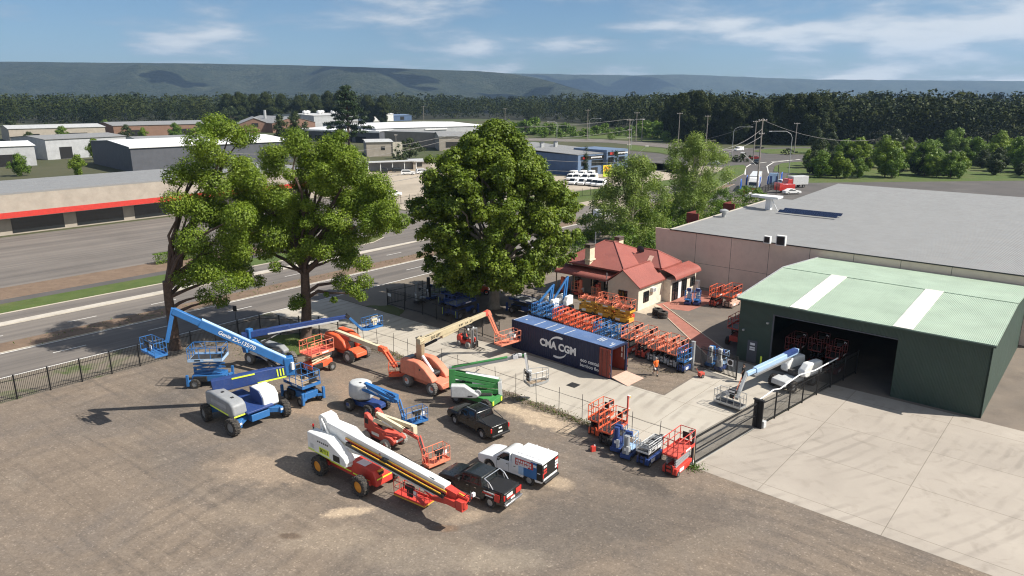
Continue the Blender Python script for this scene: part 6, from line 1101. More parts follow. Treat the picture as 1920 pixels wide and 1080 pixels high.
# ---------------------------------------------------------------- forklift
t=thing('forklift','small red forklift with white tyres on the driveway beside the container','forklift',W(48.35,-47.6),SITE-.05)
mb=MB(); mb.prism([(-1.15,.3),(.55,.3),(.75,.75),(.65,1.0),(.1,.62),(-.45,.66),(-.55,1.05),(-1.1,1.1),(-1.2,.8)],.95); mb.build('body','paint_red',t,.07,3); mb=MB(); mb.box2((-.5,-.25,.7),(.0,.25,.85)); mb.bar((-.5,0,.8),(-.58,0,1.3),.45,.12,up=Vector((1,0,0))); mb.build('seat','black',t,.04)
for x,r,tt in ((.55,.34,.26),(-.8,.27,.22)):
    for y in (-.5,.5): wheel(t,x,y,r,tt,rim='rim_grey',tyre='rubber_pale',lug=False)
mb=MB(); mb.lines([((-.95,-.42,1.1),(-.75,-.42,2.1)),((-.95,.42,1.1),(-.75,.42,2.1)),((.6,-.42,.9),(.3,-.42,2.1)),((.6,.42,.9),(.3,.42,2.1))],.035,6)
for k in range(5): mb.tube([(-.75+k*.26,-.42,2.1),(-.75+k*.26,.42,2.1)],.03,5)
mb.lines([((-.75,-.42,2.1),(.3,-.42,2.1)),((-.75,.42,2.1),(.3,.42,2.1))],.035); mb.build('overhead_guard','black',t)
mb=MB(); 
for y in (-.34,.34): mb.box2((.85,y-.06,.08),(1.0,y+.06,2.1)); mb.box2((1.0,y*.7-.05,.1),(1.1,y*.7+.05,2.0))
for z in (.5,1.2,2.05): mb.box2((.87,-.3,z-.06),(.98,.3,z+.06))
mb.build('mast','steel',t,.01); 
for y in (-.28,.28): m=MB(); m.box2((1.1,y-.06,.10),(2.2,y+.06,.14)); m.box2((1.1,y-.06,.14),(1.16,y+.06,.75)); m.build('fork','black',t)
m=MB()
for y in (-.35,.35): m.lathe([(.11,0),(.11,.08)],(.42,y,1.95),'x',10)
m.build('work_light','lamp_clear',t); m=MB(); m.tube([(.25,0,1.0),(.12,0,1.2)],.02); m.lathe([(.16,0),(.16,.03)],(.1,0,1.2),'z',12); m.build('steering_wheel','black',t)
# ================================================================ CONTAINER
YAW=-.7675; t=thing('shipping_container','long navy blue shipping container with an open door and loading ramp','container',(8.745,58.9,0),YAW)
L_,Wc,Hc=12.19,2.44,2.896
def corr(mb,x0,x1,y,z0,z1,depth,n,mi=0):
    pts=[]
    st=(x1-x0)/n
    for i in range(n):
        a=x0+i*st; pts+=[(a,y),(a+st*.32,y),(a+st*.5,y+depth),(a+st*.82,y+depth)]
    pts.append((x1,y)); 
    vs=[(p[0],p[1],z) for z in (z0,z1) for p in pts]; k=len(pts); mb.add(vs,[(i,i+1,k+i+1,k+i) for i in range(k-1)],mi)
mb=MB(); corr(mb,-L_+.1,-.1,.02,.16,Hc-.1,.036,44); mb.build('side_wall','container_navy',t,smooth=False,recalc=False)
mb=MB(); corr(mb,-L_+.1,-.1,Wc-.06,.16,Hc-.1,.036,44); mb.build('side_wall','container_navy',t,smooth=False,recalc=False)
mb=MB(); mb.box2((-L_+.04,.1,.16),(-L_+.08,Wc-.1,Hc-.1)); mb.build('end_wall','container_navy',t)
mb=MB(); 
for y in (0,Wc-.14): mb.box2((-L_+.16,y,0),(-.16,y+.14,.16)); mb.box2((-L_+.16,y,Hc-.12),(-.16,y+.10 if y==0 else y+.14,Hc))
for x in (-L_,-.16):
    for y in (0,Wc-.16): mb.box2((x,y,0),(x+.16,y+.16,Hc+.005))
    mb.box2((x,.16,Hc-.16),(x+.16,Wc-.16,Hc-.002)); mb.box2((x,.16,0),(x+.16,Wc-.16,.16))
mb.build('frame','container_navy',t,.01)
mb=MB(); n=50; st=(L_-.3)/n
for i in range(n):
    a=-L_+.15+i*st; mb.box2((a,.10,Hc-.03),(a+st*.55,Wc-.14,Hc-.008)); 
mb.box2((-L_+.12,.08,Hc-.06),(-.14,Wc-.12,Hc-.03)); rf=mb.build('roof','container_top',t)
m=MB()
for x in (-9.4,-7.9,-6.9,-5.6,-2.35,-2.1,-1.85): m.box2((x-.05,.2 if x<-3 else 1.0,Hc-.007),(x+.05,1.9,Hc-.001))
m.box2((-.62,.5,Hc-.007),(-.5,1.3,Hc-.001)); m.box2((-.9,1.1,Hc-.007),(-.75,1.4,Hc-.001)); m.box2((-11.2,.9,Hc-.007),(-11.05,1.15,Hc-.001)); m.box2((-12.1,.15,Hc-.007),(-12.0,2.2,Hc-.001)); m.build('roof_patch','paint_light_grey',rf)
m=MB(); m.box2((-L_+.16,.16,.14),(-.02,Wc-.16,.17)); m.build('floor','ply_floor',t)
m=MB(); m.box2((-L_+.2,.075,.17),(-.1,.085,Hc-.17)); m.box2((-L_+.2,Wc-.085,.17),(-.1,Wc-.075,Hc-.17)); m.box2((-L_+.2,.09,Hc-.16),(-.1,Wc-.09,Hc-.13)); m.build('lining','container_red',t)
def cdoor(y,sg):
    m=MB(); 
    m.box2((-1.2,y-.03,.16),(-.01,y+.03,Hc-.12)); 
    for k in range(5): m.box2((-1.1+k*.22,y+sg*.03,.3),(-1.0+k*.22,y+sg*.05,Hc-.3))
    d=m.build('door','container_red',t,.006); m=MB()
    for x in (-.35,-.85): m.tube([(x,y+sg*.07,.2),(x,y+sg*.07,Hc-.16)],.018,6)
    for z in (.5,1.3,2.3): m.box2((-.06,y-.05,z),(.03,y+.05,z+.16))
    m.build('lock_rod','dark_steel',d); return d
cdoor(-.10,-1); cdoor(Wc+.10,1)
m=MB(); m.box2((-.6,Wc-.10,1.9),(-.45,Wc-.088,2.35)); m.box2((-.6,Wc-.10,1.35),(-.45,Wc-.088,1.75)); m.box2((-.28,Wc-.1,1.2),(-.2,Wc-.088,2.7)); m.build('notice','plate',t)
def onside(s,size,x,z,bold=.03,sx=1): return text(s,size,'lettering','letter_white',t,(x,.012,z),(PI/2,0,0),.004,bold,scale=(sx,1,1))
onside('CMA CGM',.98,-6.2,1.50,.045,.98); onside('eco container',.50,-2.05,.98,.02); onside('bamboo flooring',.46,-1.95,.50,.012)
def swoosh(cx,cz,r0,a0,a1,wmax,name='emblem'):
    m=MB(); n=16; vs=[]
    for i in range(n+1):
        f=i/n; a=a0+(a1-a0)*f; w=wmax*f**.7*(1 if f<.93 else .75)
        for rr in (r0-w/2,r0+w/2): vs.append((cx+math.cos(a)*rr*1.28,.008,cz+math.sin(a)*rr))
    m.add(vs,[(2*i,2*i+1,2*i+3,2*i+2) for i in range(n)]); return m.build(name,'letter_white',t,smooth=False,recalc=False)
swoosh(-6.0,1.47,.98,R(165),R(72),.26); swoosh(-6.3,1.47,1.0,R(-20),R(-108),.26)
rp=thing('loading_ramp','pale pink steel ramp plate leading into the open container','ramp',(8.745,58.9,0),YAW); m=MB(); roofslab(m,(.03,.12,.16),(2.0,-.25,.012),(2.0,2.25,.012),(.03,2.3,.16),.03); m.build('plate','ramp_steel',rp); m=MB(); m.bar((.05,.13,.14),(2.0,-.24,.0),.05,.05); m.bar((.05,2.29,.14),(2.0,2.24,.0),.05,.05); m.build('edge','steel',rp)
# ================================================================ ROAD VEHICLES
def arch(cx,r,z,n=8): return [(cx+r*math.cos(a),z+r*.98*math.sin(a)) for a in [PI*i/n for i in range(n+1)]]
def tumble(z0,z1,top): return lambda a,b: 1-(1-top)*max(0,min(1,(b-z0)/(z1-z0)))
def body_profile(f,b,z0,zf,zb,wf,wr,ar,wz,hood):
    # clockwise from the front bottom
    return [(f,z0+.10),(f+.05,z0+.28),(f+.03,zf-.12),(f-.08,zf)]+hood+[(b+.03,zb),(b,zb-.1),(b-.02,z0+.2),(b+.1,z0)]+arch(wr,ar,wz)[::-1]+arch(wf,ar,wz)[::-1]+[(f-.12,z0)]
def ute(label,loc,rz,paint,bed='tonneau',group='utes parked on the gravel',dual=True,bars=None):
    t=thing('ute',label,'ute',loc,rz,group); W_=1.86
    hood=[(2.0,1.10),(1.30,1.17),(.6,1.20),(-.95,1.24)]
    prof=body_profile(2.62,-2.66,.42,1.0,1.24,1.61,-1.61,.47,.42,hood)
    mb=MB(); mb.prism(prof,W_,0,'xz',0,lambda a,b:1-(.05*max(0,b-.85)/.3)-(.10*max(0,abs(a)-2.1)/.5)**1.0*.9); mb.build('body',paint,t,.035,2)
    x1=-.98 if dual else -.12
    cab=[(1.36,1.15),(.62,1.70),(.35,1.77),(x1+.30,1.79),(x1+.12,1.74),(x1,1.2)]; tf=tumble(1.2,1.8,.80)
    mb=MB(); mb.prism(cab,W_*.95,0,'xz',0,tf); cb=mb.build('cab',paint,t,.04,2)
    mb=MB(); k=W_*.95+.012
    if dual: mb.prism([(1.02,1.22),(.52,1.65),(.02,1.69),(.02,1.24)],k,0,'xz',0,tf); mb.prism([(-.06,1.24),(-.06,1.69),(x1+.34,1.70),(x1+.18,1.26)],k,0,'xz',0,tf)
    else: mb.prism([(1.02,1.22),(.52,1.65),(x1+.2,1.69),(x1+.12,1.24)],k,0,'xz',0,tf)
    y0,y1=W_*.95/2*.96,W_*.95/2*.82
    mb.add([(1.33,-y0*.93,1.185),(1.33,y0*.93,1.185),(.68,y1*.95,1.69),(.68,-y1*.95,1.69)],[(0,1,2,3)]); mb.v[-4:]=[(v[0]+.02,v[1],v[2]+.02) for v in mb.v[-4:]]
    mb.add([(x1+.02,-y0*.85,1.3),(x1+.02,y0*.85,1.3),(x1+.12,y1*.95,1.68),(x1+.12,-y1*.95,1.68)],[(3,2,1,0)]); mb.v[-4:]=[(v[0]-.02,v[1],v[2]) for v in mb.v[-4:]]
    mb.build('window','glass',cb,smooth=False)
    for x in (1.61,-1.61):
        for y in (-.80,.80): wheel(t,x,y,.385,.25,rim='car_silver',lug=False)
    for y in (-.66,.66):
        m=MB(); m.box((2.56,y,.87),(.12,.36,.17)); m.build('headlight','lamp_clear',t,.03); m=MB(); m.box((-2.655,y*1.27,.98),(.07,.13,.34)); m.build('taillight','lamp_red',t,.02)
        m=MB(); m.box((.78,y*1.50,1.22),(.12,.2,.17)); m.bar((.80,y*1.35,1.2),(.8,y*1.5,1.2),.05,.05); m.build('mirror','black',t,.03)
    m=MB(); m.box((2.66,0,.80),(.06,.86,.22)); m.build('grille','black',t,.02); m=MB(); m.box((-2.74,0,.52),(.18,1.7,.16)); m.build('bumper','chrome' if bars else 'black',t,.04); m=MB(); m.box((-2.685,.0,.72),(.015,.42,.12)); m.build('number_plate','plate',t)
    m=MB(); 
    for y in (-.92,.92): m.bar((.95,y,.44),(-.9,y,.44),.16,.06)
    m.build('side_step','chrome' if bars else 'black',t)
    m=MB()
    for sg in (-1,1):
        for yy in (.62,.02): m.box((yy-.5,sg*.938,1.03),(.16,.012,.035))
    m.build('door_handle','black' if not bars else 'chrome',t); m=MB()
    for sg in (-1,1):
        for xx in (.0,-.93,.98): m.box((xx,sg*.929,.82),(.012,.008,.62))
    m.build('door_seam','black',t)
    if bed=='tonneau':
        m=MB(); m.box2((-2.58,-.80,1.235),(-1.02,.80,1.275)); m.build('tonneau_cover','tonneau',t,.01); m=MB()
        if bars: 
            for y in (-.78,.78): m.tube([(-1.75,y,1.26),(-1.45,y,1.62),(-1.1,y,1.78)],.035,6); m.tube([(-1.45,y,1.26),(-1.35,y,1.55)],.03,6)
            m.tube([(-1.1,-.78,1.78),(-1.1,.78,1.78)],.035,6)
        else:
            for y in (-.80,.80): m.tube([(-1.05,y,1.62),(-1.35,y,1.52),(-1.95,y,1.36),(-2.1,y,1.26)],.03,6)
        m.build('sports_bar','chrome' if bars else 'car_charcoal',t)
    return t
t=ute('black dual cab ute parked nearest the green boom lift',(-2.65,49.34,0),R(132),'car_black'); m=MB(); m.box((-2.69,0,1.02),(.015,.3,.11)); m.build('emblem','plate',t); m=MB()
for y in (-.62,.62): m.tube([(.4,y,1.80),(-.6,y,1.82)],.025,5)
m.build('roof_rail','car_silver',t)
t=ute('dark charcoal dual cab ute with chrome sports bar and red decals at the boom tip',(-2.12,40.12,0),R(144),'car_charcoal',bars=True)
for args,mt in ((((-2.35,.905,.62),(-1.95,.935,1.12)),'letter_red'),(((-2.0,.92,1.02),(-1.15,.935,1.1)),'letter_white'),(((-1.75,.925,.9),(-1.05,.94,.99)),'letter_red'),(((-1.85,.925,.78),(-1.3,.94,.86)),'letter_white'),(((-2.70,-.8,.80),(-2.68,-.3,1.16)),'letter_red'),(((-2.705,.05,.96),(-2.685,.65,1.16)),'plate'),(((-2.705,-.1,.825),(-2.685,.6,.895)),'letter_red')):
    m=MB(); m.box2(*args); m.build('decal',mt,t)
for k,(x,y) in enumerate(((-1.25,.945),)): pass
t=ute('white single cab service ute with a blue and black signwritten canopy',(.32,42.72,0),R(144),'car_white',bed='canopy',dual=False)
mb=MB(); mb.prism([(-2.66,.62),(-.22,.62),(-.22,1.86),(-.30,1.92),(-2.60,1.92),(-2.66,1.86)],1.86,0,'xz',0); cn_=mb.build('canopy','car_white',t,.03); 
m=MB(); m.box2((-2.3,-.62,1.922),(-.5,.62,1.95)); 
for x in (-1.0,-1.9): m.box2((x-.03,-.93,1.925),(x+.03,.93,1.965))
m.build('roof_panel','letter_white',cn_,.01)
m=MB()
for sg in (-1,1):
    y=sg*.935; m.box2((-2.66,y-.004,.62),(-2.22,y+.004,1.80),2); m.box2((-2.22,y-.004,.62),(-1.75,y+.004,1.78),1); m.box2((-1.75,y-.004,.62),(-1.2,y+.004,1.55),1); m.box2((-1.2,y-.004,.62),(-.8,y+.004,1.2),3)
    m.box2((-1.95,y-.010*1,1.22),(-.55,y+.010,1.70),0); m.box2((-1.55,y-.012,1.22),(-.75,y+.012,1.30),4); m.box2((-2.5,y-.012,1.1),(-2.28,y+.012,1.16),4); m.box2((-2.2,y-.012,1.45),(-1.95,y+.012,1.62),4)
for k,(yy,zz,c) in enumerate(((-.7,1.62,0),(-.7,1.45,4),(-.7,1.25,4),(.62,1.35,0),(.62,1.15,0),(.62,1.6,4),(-.7,1.05,4))): m.box((-2.672,yy,zz),(.016,.36,.14),c)
m.box((-2.668,0,1.2),(.012,1.84,1.15),2); m.box((-2.676,0,1.0),(.012,.8,.22),2); m.build('decal',['letter_red','paint_blue','letter_black','paint_pale_blue','letter_white'],cn_)
m=MB()
for r_,(z,n,h_) in enumerate(((1.55,7,.16),(1.36,9,.11))):
    for k in range(n): m.box((-.62-(k+.5)*1.2/n,.948,z+.02*math.sin(k*2)),(1.2/n*.7,.012,h_))
m.build('lettering','letter_white',cn_)
# generic cars for the distance
def car(name,label,cat,loc,rz,paint,kind='sedan',group=None):
    t=thing(name,label,cat,loc,rz,group)
    if kind=='van': prof=[(2.35,.35),(2.42,.8),(2.2,1.0),(1.75,1.15),(1.2,1.85),(.9,1.98),(-2.35,1.98),(-2.42,1.8),(-2.42,.35)]; gl=[(1.68,1.18),(1.2,1.78),(.3,1.80),(.3,1.18)]; wb=1.5; W_=1.85; ws=[(1.78,1.16),(1.22,1.85)]
    elif kind=='suv': prof=[(2.25,.35),(2.3,.8),(2.1,1.0),(1.1,1.1),(.5,1.62),(-1.9,1.66),(-2.25,1.1),(-2.3,.35)]; gl=[(.98,1.1),(.46,1.52),(-1.7,1.55),(-1.95,1.1)]; wb=1.35; W_=1.82; ws=[(1.13,1.1),(.53,1.6)]
    else: prof=[(2.2,.3),(2.25,.65),(2.05,.85),(.95,.95),(.2,1.42),(-.9,1.44),(-1.7,1.0),(-2.2,.95),(-2.25,.35)]; gl=[(.8,.95),(.17,1.34),(-.85,1.36),(-1.45,1.0)]; wb=1.3; W_=1.76; ws=[(.98,.96),(.23,1.40)]
    mb=MB(); tf=tumble(.9,1.9,.80); mb.prism(prof,W_,0,'xz',0,tf); b=mb.build('body',paint,t,.05,2); mb=MB(); mb.prism(gl,W_+.012,0,'xz',0,tf); f=lambda z:W_/2*tf(0,z)*.93
    (xa,za),(xb,zb)=ws; mb.add([(xa+.03,-f(za),za+.03),(xa+.03,f(za),za+.03),(xb+.03,f(zb),zb),(xb+.03,-f(zb),zb)],[(0,1,2,3)]); mb.build('window','glass',t,smooth=False)
    for x in (wb,-wb):
        for y in (-W_/2+.1,W_/2-.1): wheel(t,x,y,.33,.22,rim='car_silver',lug=False)
    for y in (-.6,.6): m=MB(); m.box((prof[1][0]-.02,y,prof[1][1]-.02),(.08,.3,.16)); m.build('headlight','lamp_clear',t)
    return t
vans=None
SPOT=[(1077,346),(1093,347),(1107,347.5),(1119,349),(1128,350),(1071,338),(1084,338),(1099,338),(1113,338),(1074,332),(1092,332),(1108,332)]
for k,(px,py) in enumerate(SPOT):
    if vans is None: vans=car('van','','van',G(px,py),R(-118),'car_white','van','white vans parked by the blue shop')
    o=vans if k==0 else dup(vans,G(px,py),R(-118+(k%3)*4)); o['label']=('white van in the front row before the blue shop, clear of the plane tree' if k<5 else 'white van in the rear rows before the blue shop')
for name,lab,cat,px,py,rz,pt,kd in (('ute','white ute parked on the pale dirt lot by the low office','ute',765,328,10,'car_white','suv'),('car','white wagon parked under the carport end','car',793,326,20,'car_white','suv'),('car','dark wagon parked under the carport','car',748,323,12,'car_charcoal','suv'),('car','black car parked under the left of the carport','car',722,324,100,'car_black','suv'),('car','white car at the lot fence between the two big trees','car',738,369,60,'car_white','suv'),('car','white car driving on the highway beside the gum trees','car',1128,407,49,'car_white','suv'),('van','small white van entering the roundabout','van',1385,283,-150,'car_white','van'),('car','dark car on the far side of the roundabout','car',1423,279,0,'car_black','sedan'),('car','small red car by the dark shrubs at the roundabout','car',1414,299,170,'car_red','sedan'),('car','white car half hidden right of the tall gum tree','car',1340,309,150,'car_white','sedan'),('car','dark car following behind the white truck','car',1418,307,-115,'car_charcoal','suv'),
  ('car','red car in the car yard left of the camphor tree trunk','car',462,449,20,'car_red','suv'),('car','dark car in the car yard beside the red car','car',440,455,25,'car_black','sedan'),('car','white car in the car yard seen through the branches','car',528,424,30,'car_white','sedan'),('car','silver car in the car yard below the red band','car',560,410,35,'car_silver','suv'),('car','white car in the car yard, far left','car',425,425,30,'car_white','suv'),('car','red car in the car yard under the red band','car',470,425,30,'car_red','sedan'),('car','dark car parked left of the side street','car',655,437,48,'car_charcoal','suv'),
  ('car','white car in the small yard beyond the grey roof','car',1468,356,20,'car_white','suv'),('car','white car at the right of the red truck beyond the grey roof','car',1484,364,10,'car_white','sedan'),('ute','white ute at the end of the fence beyond the grey roof','ute',1463,347,100,'car_white','suv'),('car','white car in the roadside yard behind the dark bush','car',1413,372,15,'car_white','sedan')):
    car(name,lab,cat,G(px,py),R(rz),pt,kd)
# semi trailer truck coming down the highway
t=thing('truck','white articulated truck with a tall white trailer coming down the highway','truck',G(1411,361),R(-112)); 
mb=MB(); mb.prism([(1.2,.6),(1.25,1.5),(1.15,2.0),(.95,2.9),(-1.0,3.0),(-1.0,.6)],2.45,0,'xz',0); c=mb.build('cab','car_white',t,.08); m=MB(); m.add([(1.19,-1.05,1.95),(1.19,1.05,1.95),(1.0,1.0,2.8),(1.0,-1.0,2.8)],[(0,1,2,3)]); m.prism([(.7,1.9),(.6,2.7),(-.3,2.7),(-.3,1.9)],2.47); m.build('window','glass',c,smooth=False); m=MB(); m.prism([(.4,3.0),(-.1,3.7),(-1.0,3.95),(-1.0,3.0)],2.2); m.build('wind_deflector','car_white',c,.06); m=MB(); m.box((1.27,0,1.1),(.06,1.7,.7)); m.box((1.3,0,.62),(.2,2.4,.4)); m.build('grille','black',t,.02)
m=MB(); m.box2((-14.5,-1.25,1.25),(-1.5,1.25,4.2)); m.build('trailer','car_white',t,.05); m=MB(); m.box2((-14.4,-.5,.8),(1.0,.5,1.2)); m.build('chassis','black',t)
for x in (.5,-2.6,-3.8,-11,-12.2,-13.4):
    for y in (-1.0,1.0): wheel(t,x,y,.5,.4,rim='car_silver',lug=False)
t=thing('truck','red truck with a grey box body in the yard beyond the grey roof','truck',G(1487,352),R(200)); m=MB(); m.box2((-4,-1.2,.9),(1.2,1.2,3.2)); m.build('box_body','paint_light_grey',t,.05); m=MB(); m.prism([(1.3,.5),(3.1,.5),(3.0,1.6),(2.7,2.5),(1.3,2.6)],2.3); m.build('cab','car_red',t,.06)
for x in (2.2,-2.6):
    for y in (-1,1): wheel(t,x,y,.48,.35,lug=False)
t=thing('trailer','red trailer parked in front of the grey box truck','trailer',G(1470,361),R(20)); m=MB(); m.box2((-2.5,-1.1,.7),(2.5,1.1,2.2)); m.box2((-2.5,-1.1,2.2),(-1.5,1.1,2.6)); m.build('body','car_red',t,.04)
for y in (-1,1): wheel(t,0,y,.4,.3,lug=False)
# ================================================================ FENCES AND GATES
def palisade(label,pts,h=2.1,bay=2.5,sp=.125,group=None,postm='fence_black'):
    pts=[Vector(p) for p in pts]; t=thing('palisade_fence',label,'fence',pts[0],0,group); o0=pts[0]
    for a,b in zip(pts[:-1],pts[1:]):
        d=b-a; n=max(1,round(d.length/bay))
        for i in range(n):
            p,q=a+d*(i/n)-o0,a+d*((i+1)/n)-o0; m=MB(); u=(q-p).normalized(); 
            for z in (.25,h-.35): m.bar(p+Vector((0,0,z)),q+Vector((0,0,z)),.04,.045)
            k=int((q-p).length/sp)
            for j in range(1,k): c=p+(q-p)*(j/k); m.box((c.x,c.y,h/2+.05),(.022,.022,h-.1)); 
            m.build('panel','fence_black',t,smooth=False,recalc=False)
            m=MB(); m.box((p.x,p.y,h/2+.04),(.09,.09,h+.08)); m.build('post',postm,t)
    e=pts[-1]-o0; m=MB(); m.box((e.x,e.y,h/2+.04),(.09,.09,h+.08)); m.build('post',postm,t); return t
palisade('black palisade fence along the highway at the left, turning past the camphor tree',[W(-20,-66.8),W(36.7,-66.8),W(40.3,-61.4),W(41.2,-56.0)])
palisade('black palisade fence round the corner of the shaded hire yard by the plane tree',[W(78,-62.0),W(52.4,-65.0),W(52.6,-59.0),W(51.3,-46.0)])
t=palisade('black palisade fence draped with a white hose right of the sliding gate',[W(49.8,-18.1),W(56.3,-17.2),W(66,-15.8)],2.2)
o=W(49.8,-18.1); m=MB(); pts=[W(49.8,-18.25,.1),W(49.8,-18.25,2.25),W(50.6,-18.1,2.35),W(51.6,-17.95,2.5),W(52.6,-17.8,2.3),W(54,-17.6,2.5),W(55.6,-17.4,2.65),W(58,-17.0,2.4),W(62,-16.4,2.5)]; h_=thing('hose','thick white hose draped along the top of the fence beside the gate','hose',o); m.tube([p-o for p in pts],.055,7); m.build('pipe','letter_white',h_)
palisade('short black palisade fence beyond the gum trees on the dirt lot edge',[G(735,386),G(800,376)],2.0,3,.2); palisade('dark fence in front of the white vans',[G(1060,372),G(1122,366)],2.0,3,.25)
palisade('dark steel fence along the roadside behind the banner flags',[G(1412,372),G(1455,352)],2.0,3,.25)
# chain wire fence between the gravel and the driveway
t=thing('wire_fence','leaning wire fence on thin steel posts between the gravel and the driveway','fence',W(41.7,-55.8)); o0=W(41.7,-55.8); rn=random.Random(4); PT=[]
for k in range(17):
    o_=-55.8+k*2.24; s=41.75+rn.uniform(-.06,.06); p=W(s,o_)-o0; q=p+Vector((rn.uniform(-.10,.10),rn.uniform(-.1,.1),2.2)); m=MB(); m.tube([p-Vector((0,0,.1)),q],.024,6); m.build('post','dark_steel',t); PT.append((p,q))
m=MB()
for (a,b),(c,d) in zip(PT[:-1],PT[1:]):
    for f,r in ((.80,.017),(.45,.006),(.08,.008)): m.tube([a.lerp(b,f),(a.lerp(b,f)+c.lerp(d,f))/2-Vector((0,0,.03)),c.lerp(d,f)],r,4)
m.build('wire','dark_steel',t)
# sliding gate
A,B=W(41.15,-19.25),W(49.5,-18.3); d=B-A; L=d.length; t=thing('sliding_gate','long black sliding gate of spiked bars across the concrete driveway','gate',A,math.atan2(d.y,d.x)); m=MB()
for z,w_ in ((.12,.10),(1.05,.05),(2.0,.12)): m.box2((.15,-.04,z-w_/2),(L,.04,z+w_/2))
for x in (.18,L-.03): m.box2((x-.04,-.04,.1),(x+.04,.04,2.0))
m.build('frame','fence_black',t); m=MB(); n=int(L/.13)
for k in range(1,n): m.box((.15+(L-.15)*k/n,0,1.12),(.022,.022,2.2))
m.build('bars','fence_black',t,smooth=False,recalc=False); m=MB(); m.box2((-.2,-.06,.0),(L+1,.06,.02)); m.build('track','galvanised',t)
for x in (-.12,L+.12):
    p=thing('gate_post',('thin black gate post with a white strip, left end of the sliding gate' if x<0 else 'thick black gate post with white strip and motor, right end of the sliding gate'),'gate post',A+d.normalized()*x,t.rotation_euler.z); m=MB()
    if x<0: m.box2((-.06,-.06,0),(.06,.06,2.4))
    else: m.box2((-.10,-.45,0),(.02,.30,2.25)); m.box2((-.16,-.5,2.2),(.08,.36,2.3))
    m.build('post','fence_black',p); m=MB(); m.box2((.08,-.06,.15),(.17,.04,2.2),0); m.box2((.085,-.07,.4),(.165,-.06,1.5),1); m.build('strip',['letter_white','timber'],p)
    if x>0: m=MB(); m.box2((.1,-.55,.0),(.5,-.2,.55)); m.build('motor','paint_light_grey',p,.03)
# inner gate with its round sign
A,B=W(58.1,-27.3),W(57.5,-23.4); d=B-A; L=d.length; t=thing('inner_gate','black barred inner gate with a white square warning sign','gate',A,math.atan2(d.y,d.x)); m=MB()
for z in (.2,1.9): m.box2((.1,-.03,z-.03),(L,.03,z+.03))
for k in range(1,30): m.box((.1+(L-.1)*k/30,0,1.15),(.036,.036,2.1))
m.build('bars','fence_black',t,smooth=False,recalc=False); m=MB(); m.box2((L-.03,-.05,0),(L+.06,.05,2.2)); m.build('post','fence_black',t); m=MB(); m.box2((L-.95,-.06,1.15),(L-.35,-.04,1.75)); sg=m.build('sign','letter_white',t,.02); m=MB(); m.lathe([(.19,-.004),(.24,-.004),(.24,.004),(.19,.004)],(L-.65,-.068,1.45),'y',24); m.box((L-.65,-.066,1.45),(.07,.006,.22)); m.build('symbol','letter_black',sg)
p=thing('gate_post','tall square grey steel post at the left end of the inner gate','gate post',W(57.2,-27.5),SITE); m=MB(); m.box2((-.14,-.14,0),(.14,.14,2.7)); m.box2((-.16,-.16,2.7),(.16,.16,2.74)); m.build('post','galvanised',p)
p=thing('bollard','yellow topped safety bollard beside the green shed doorway','bollard',W(61.7,-22.9)); m=MB(); m.lathe([(.09,0),(.09,.35)],(0,0,0),'z',12,1); m.lathe([(.09,.35),(.09,1.1),(.05,1.16),(0,1.17)],(0,0,0),'z',12); m.build('post',['paint_lime','paint_red'],p)
# ================================================================ POLES, LAMPS AND CABLES
def pole(label,px,by,ty,arms=((.96,2.2),),r=.17,trans=False,m_='pole_timber',group='power poles'):
    b=G(px,by); h=hgt(px,by,ty); t=thing('power_pole',label,'power pole',b,R(20),group); m=MB(); m.tube([(0,0,-.2),(0,0,h)],[r,r*.65],8); m.build('pole',m_,t)
    for f,w_ in arms:
        m=MB(); m.box2((-w_/2,-.06,h*f-.07),(w_/2,.06,h*f+.07)); ca=m.build('crossarm','pole_timber',t); m=MB()
        for x in (-.45,-.15,.15,.45): m.lathe([(.06,0),(.08,.12),(.04,.2),(0,.21)],(x*w_,0,h*f+.07),'z',8)
        m.build('insulator','letter_white',ca)
    return t,b,h
def street_lamp(label,px,by,ty,reach,rz,group='street lamps at the junction'):
    b=G(px,by); h=hgt(px,by,ty); t=thing('street_lamp',label,'street lamp',b,R(rz),group); m=MB(); m.tube([(0,0,0),(0,0,h*.86),(reach*.08,0,h*.94),(reach*.3,0,h),(reach,0,h*1.0)],[.13,.09,.08,.07,.06],7); m.build('pole','galvanised',t); m=MB(); m.box((reach+.35,0,h-.02),(.9,.32,.16)); m.build('lamp_head','letter_white',t,.04)
_,p1,h1=pole('timber power pole with stacked insulators right of the blue shop',1177,326,223,((.98,2.4),(.80,1.2),(.66,1.2),(.53,1.2)),.2)
_,p2,h2=pole('tall timber power pole in front of the white truck',1418,364,222,((.975,2.6),(.80,1.6)),.22)
pole('thin pole with a white cap beside the beige shed',744,302,252,((.97,1.2),),.12); pole('pale power pole at the left edge of the plane tree top',876,283,243,((.95,1.4),(.85,1.0)),.15)
for k,(px,by,ty,l) in enumerate(((1101,262,205,'distant power pole left of the row behind the shop'),(1192,267,210,'second distant power pole behind the shop'),(1271,276,211,'distant power pole just left of the tall gum tree'),(1323,281,216,'distant power pole with side insulators right of the tall gum tree'),(947,246,203,'faint distant power pole above the plane tree'),(795,236,199,'faint distant power pole above the white roofs'),(1412,300,226,'distant power pole against the dark wood'),(1489,288,230,'distant power pole at the right edge of the junction'),(487,248,222,'thin pole in front of the brick factory'),(1203,265,222,'leaning distant pole beside the second distant power pole'))): pole(l,px,by,ty,((.97,3.2),),.22)
for px,by,ty,rch,rz,l in ((1372,294,238,7,0,'curved street lamp facing right over the roundabout'),(1478,332,246,6.5,180,'tall curved street lamp facing left at the right of the junction'),(1104,262,222,6,0,'distant curved street lamp behind the shop'),(1183,280,224,5,0,'curved street lamp behind the stacked power pole'),(1044,262,228,5,180,'small distant street lamp above the shop roof')): street_lamp(l,px,by,ty,rch,rz)
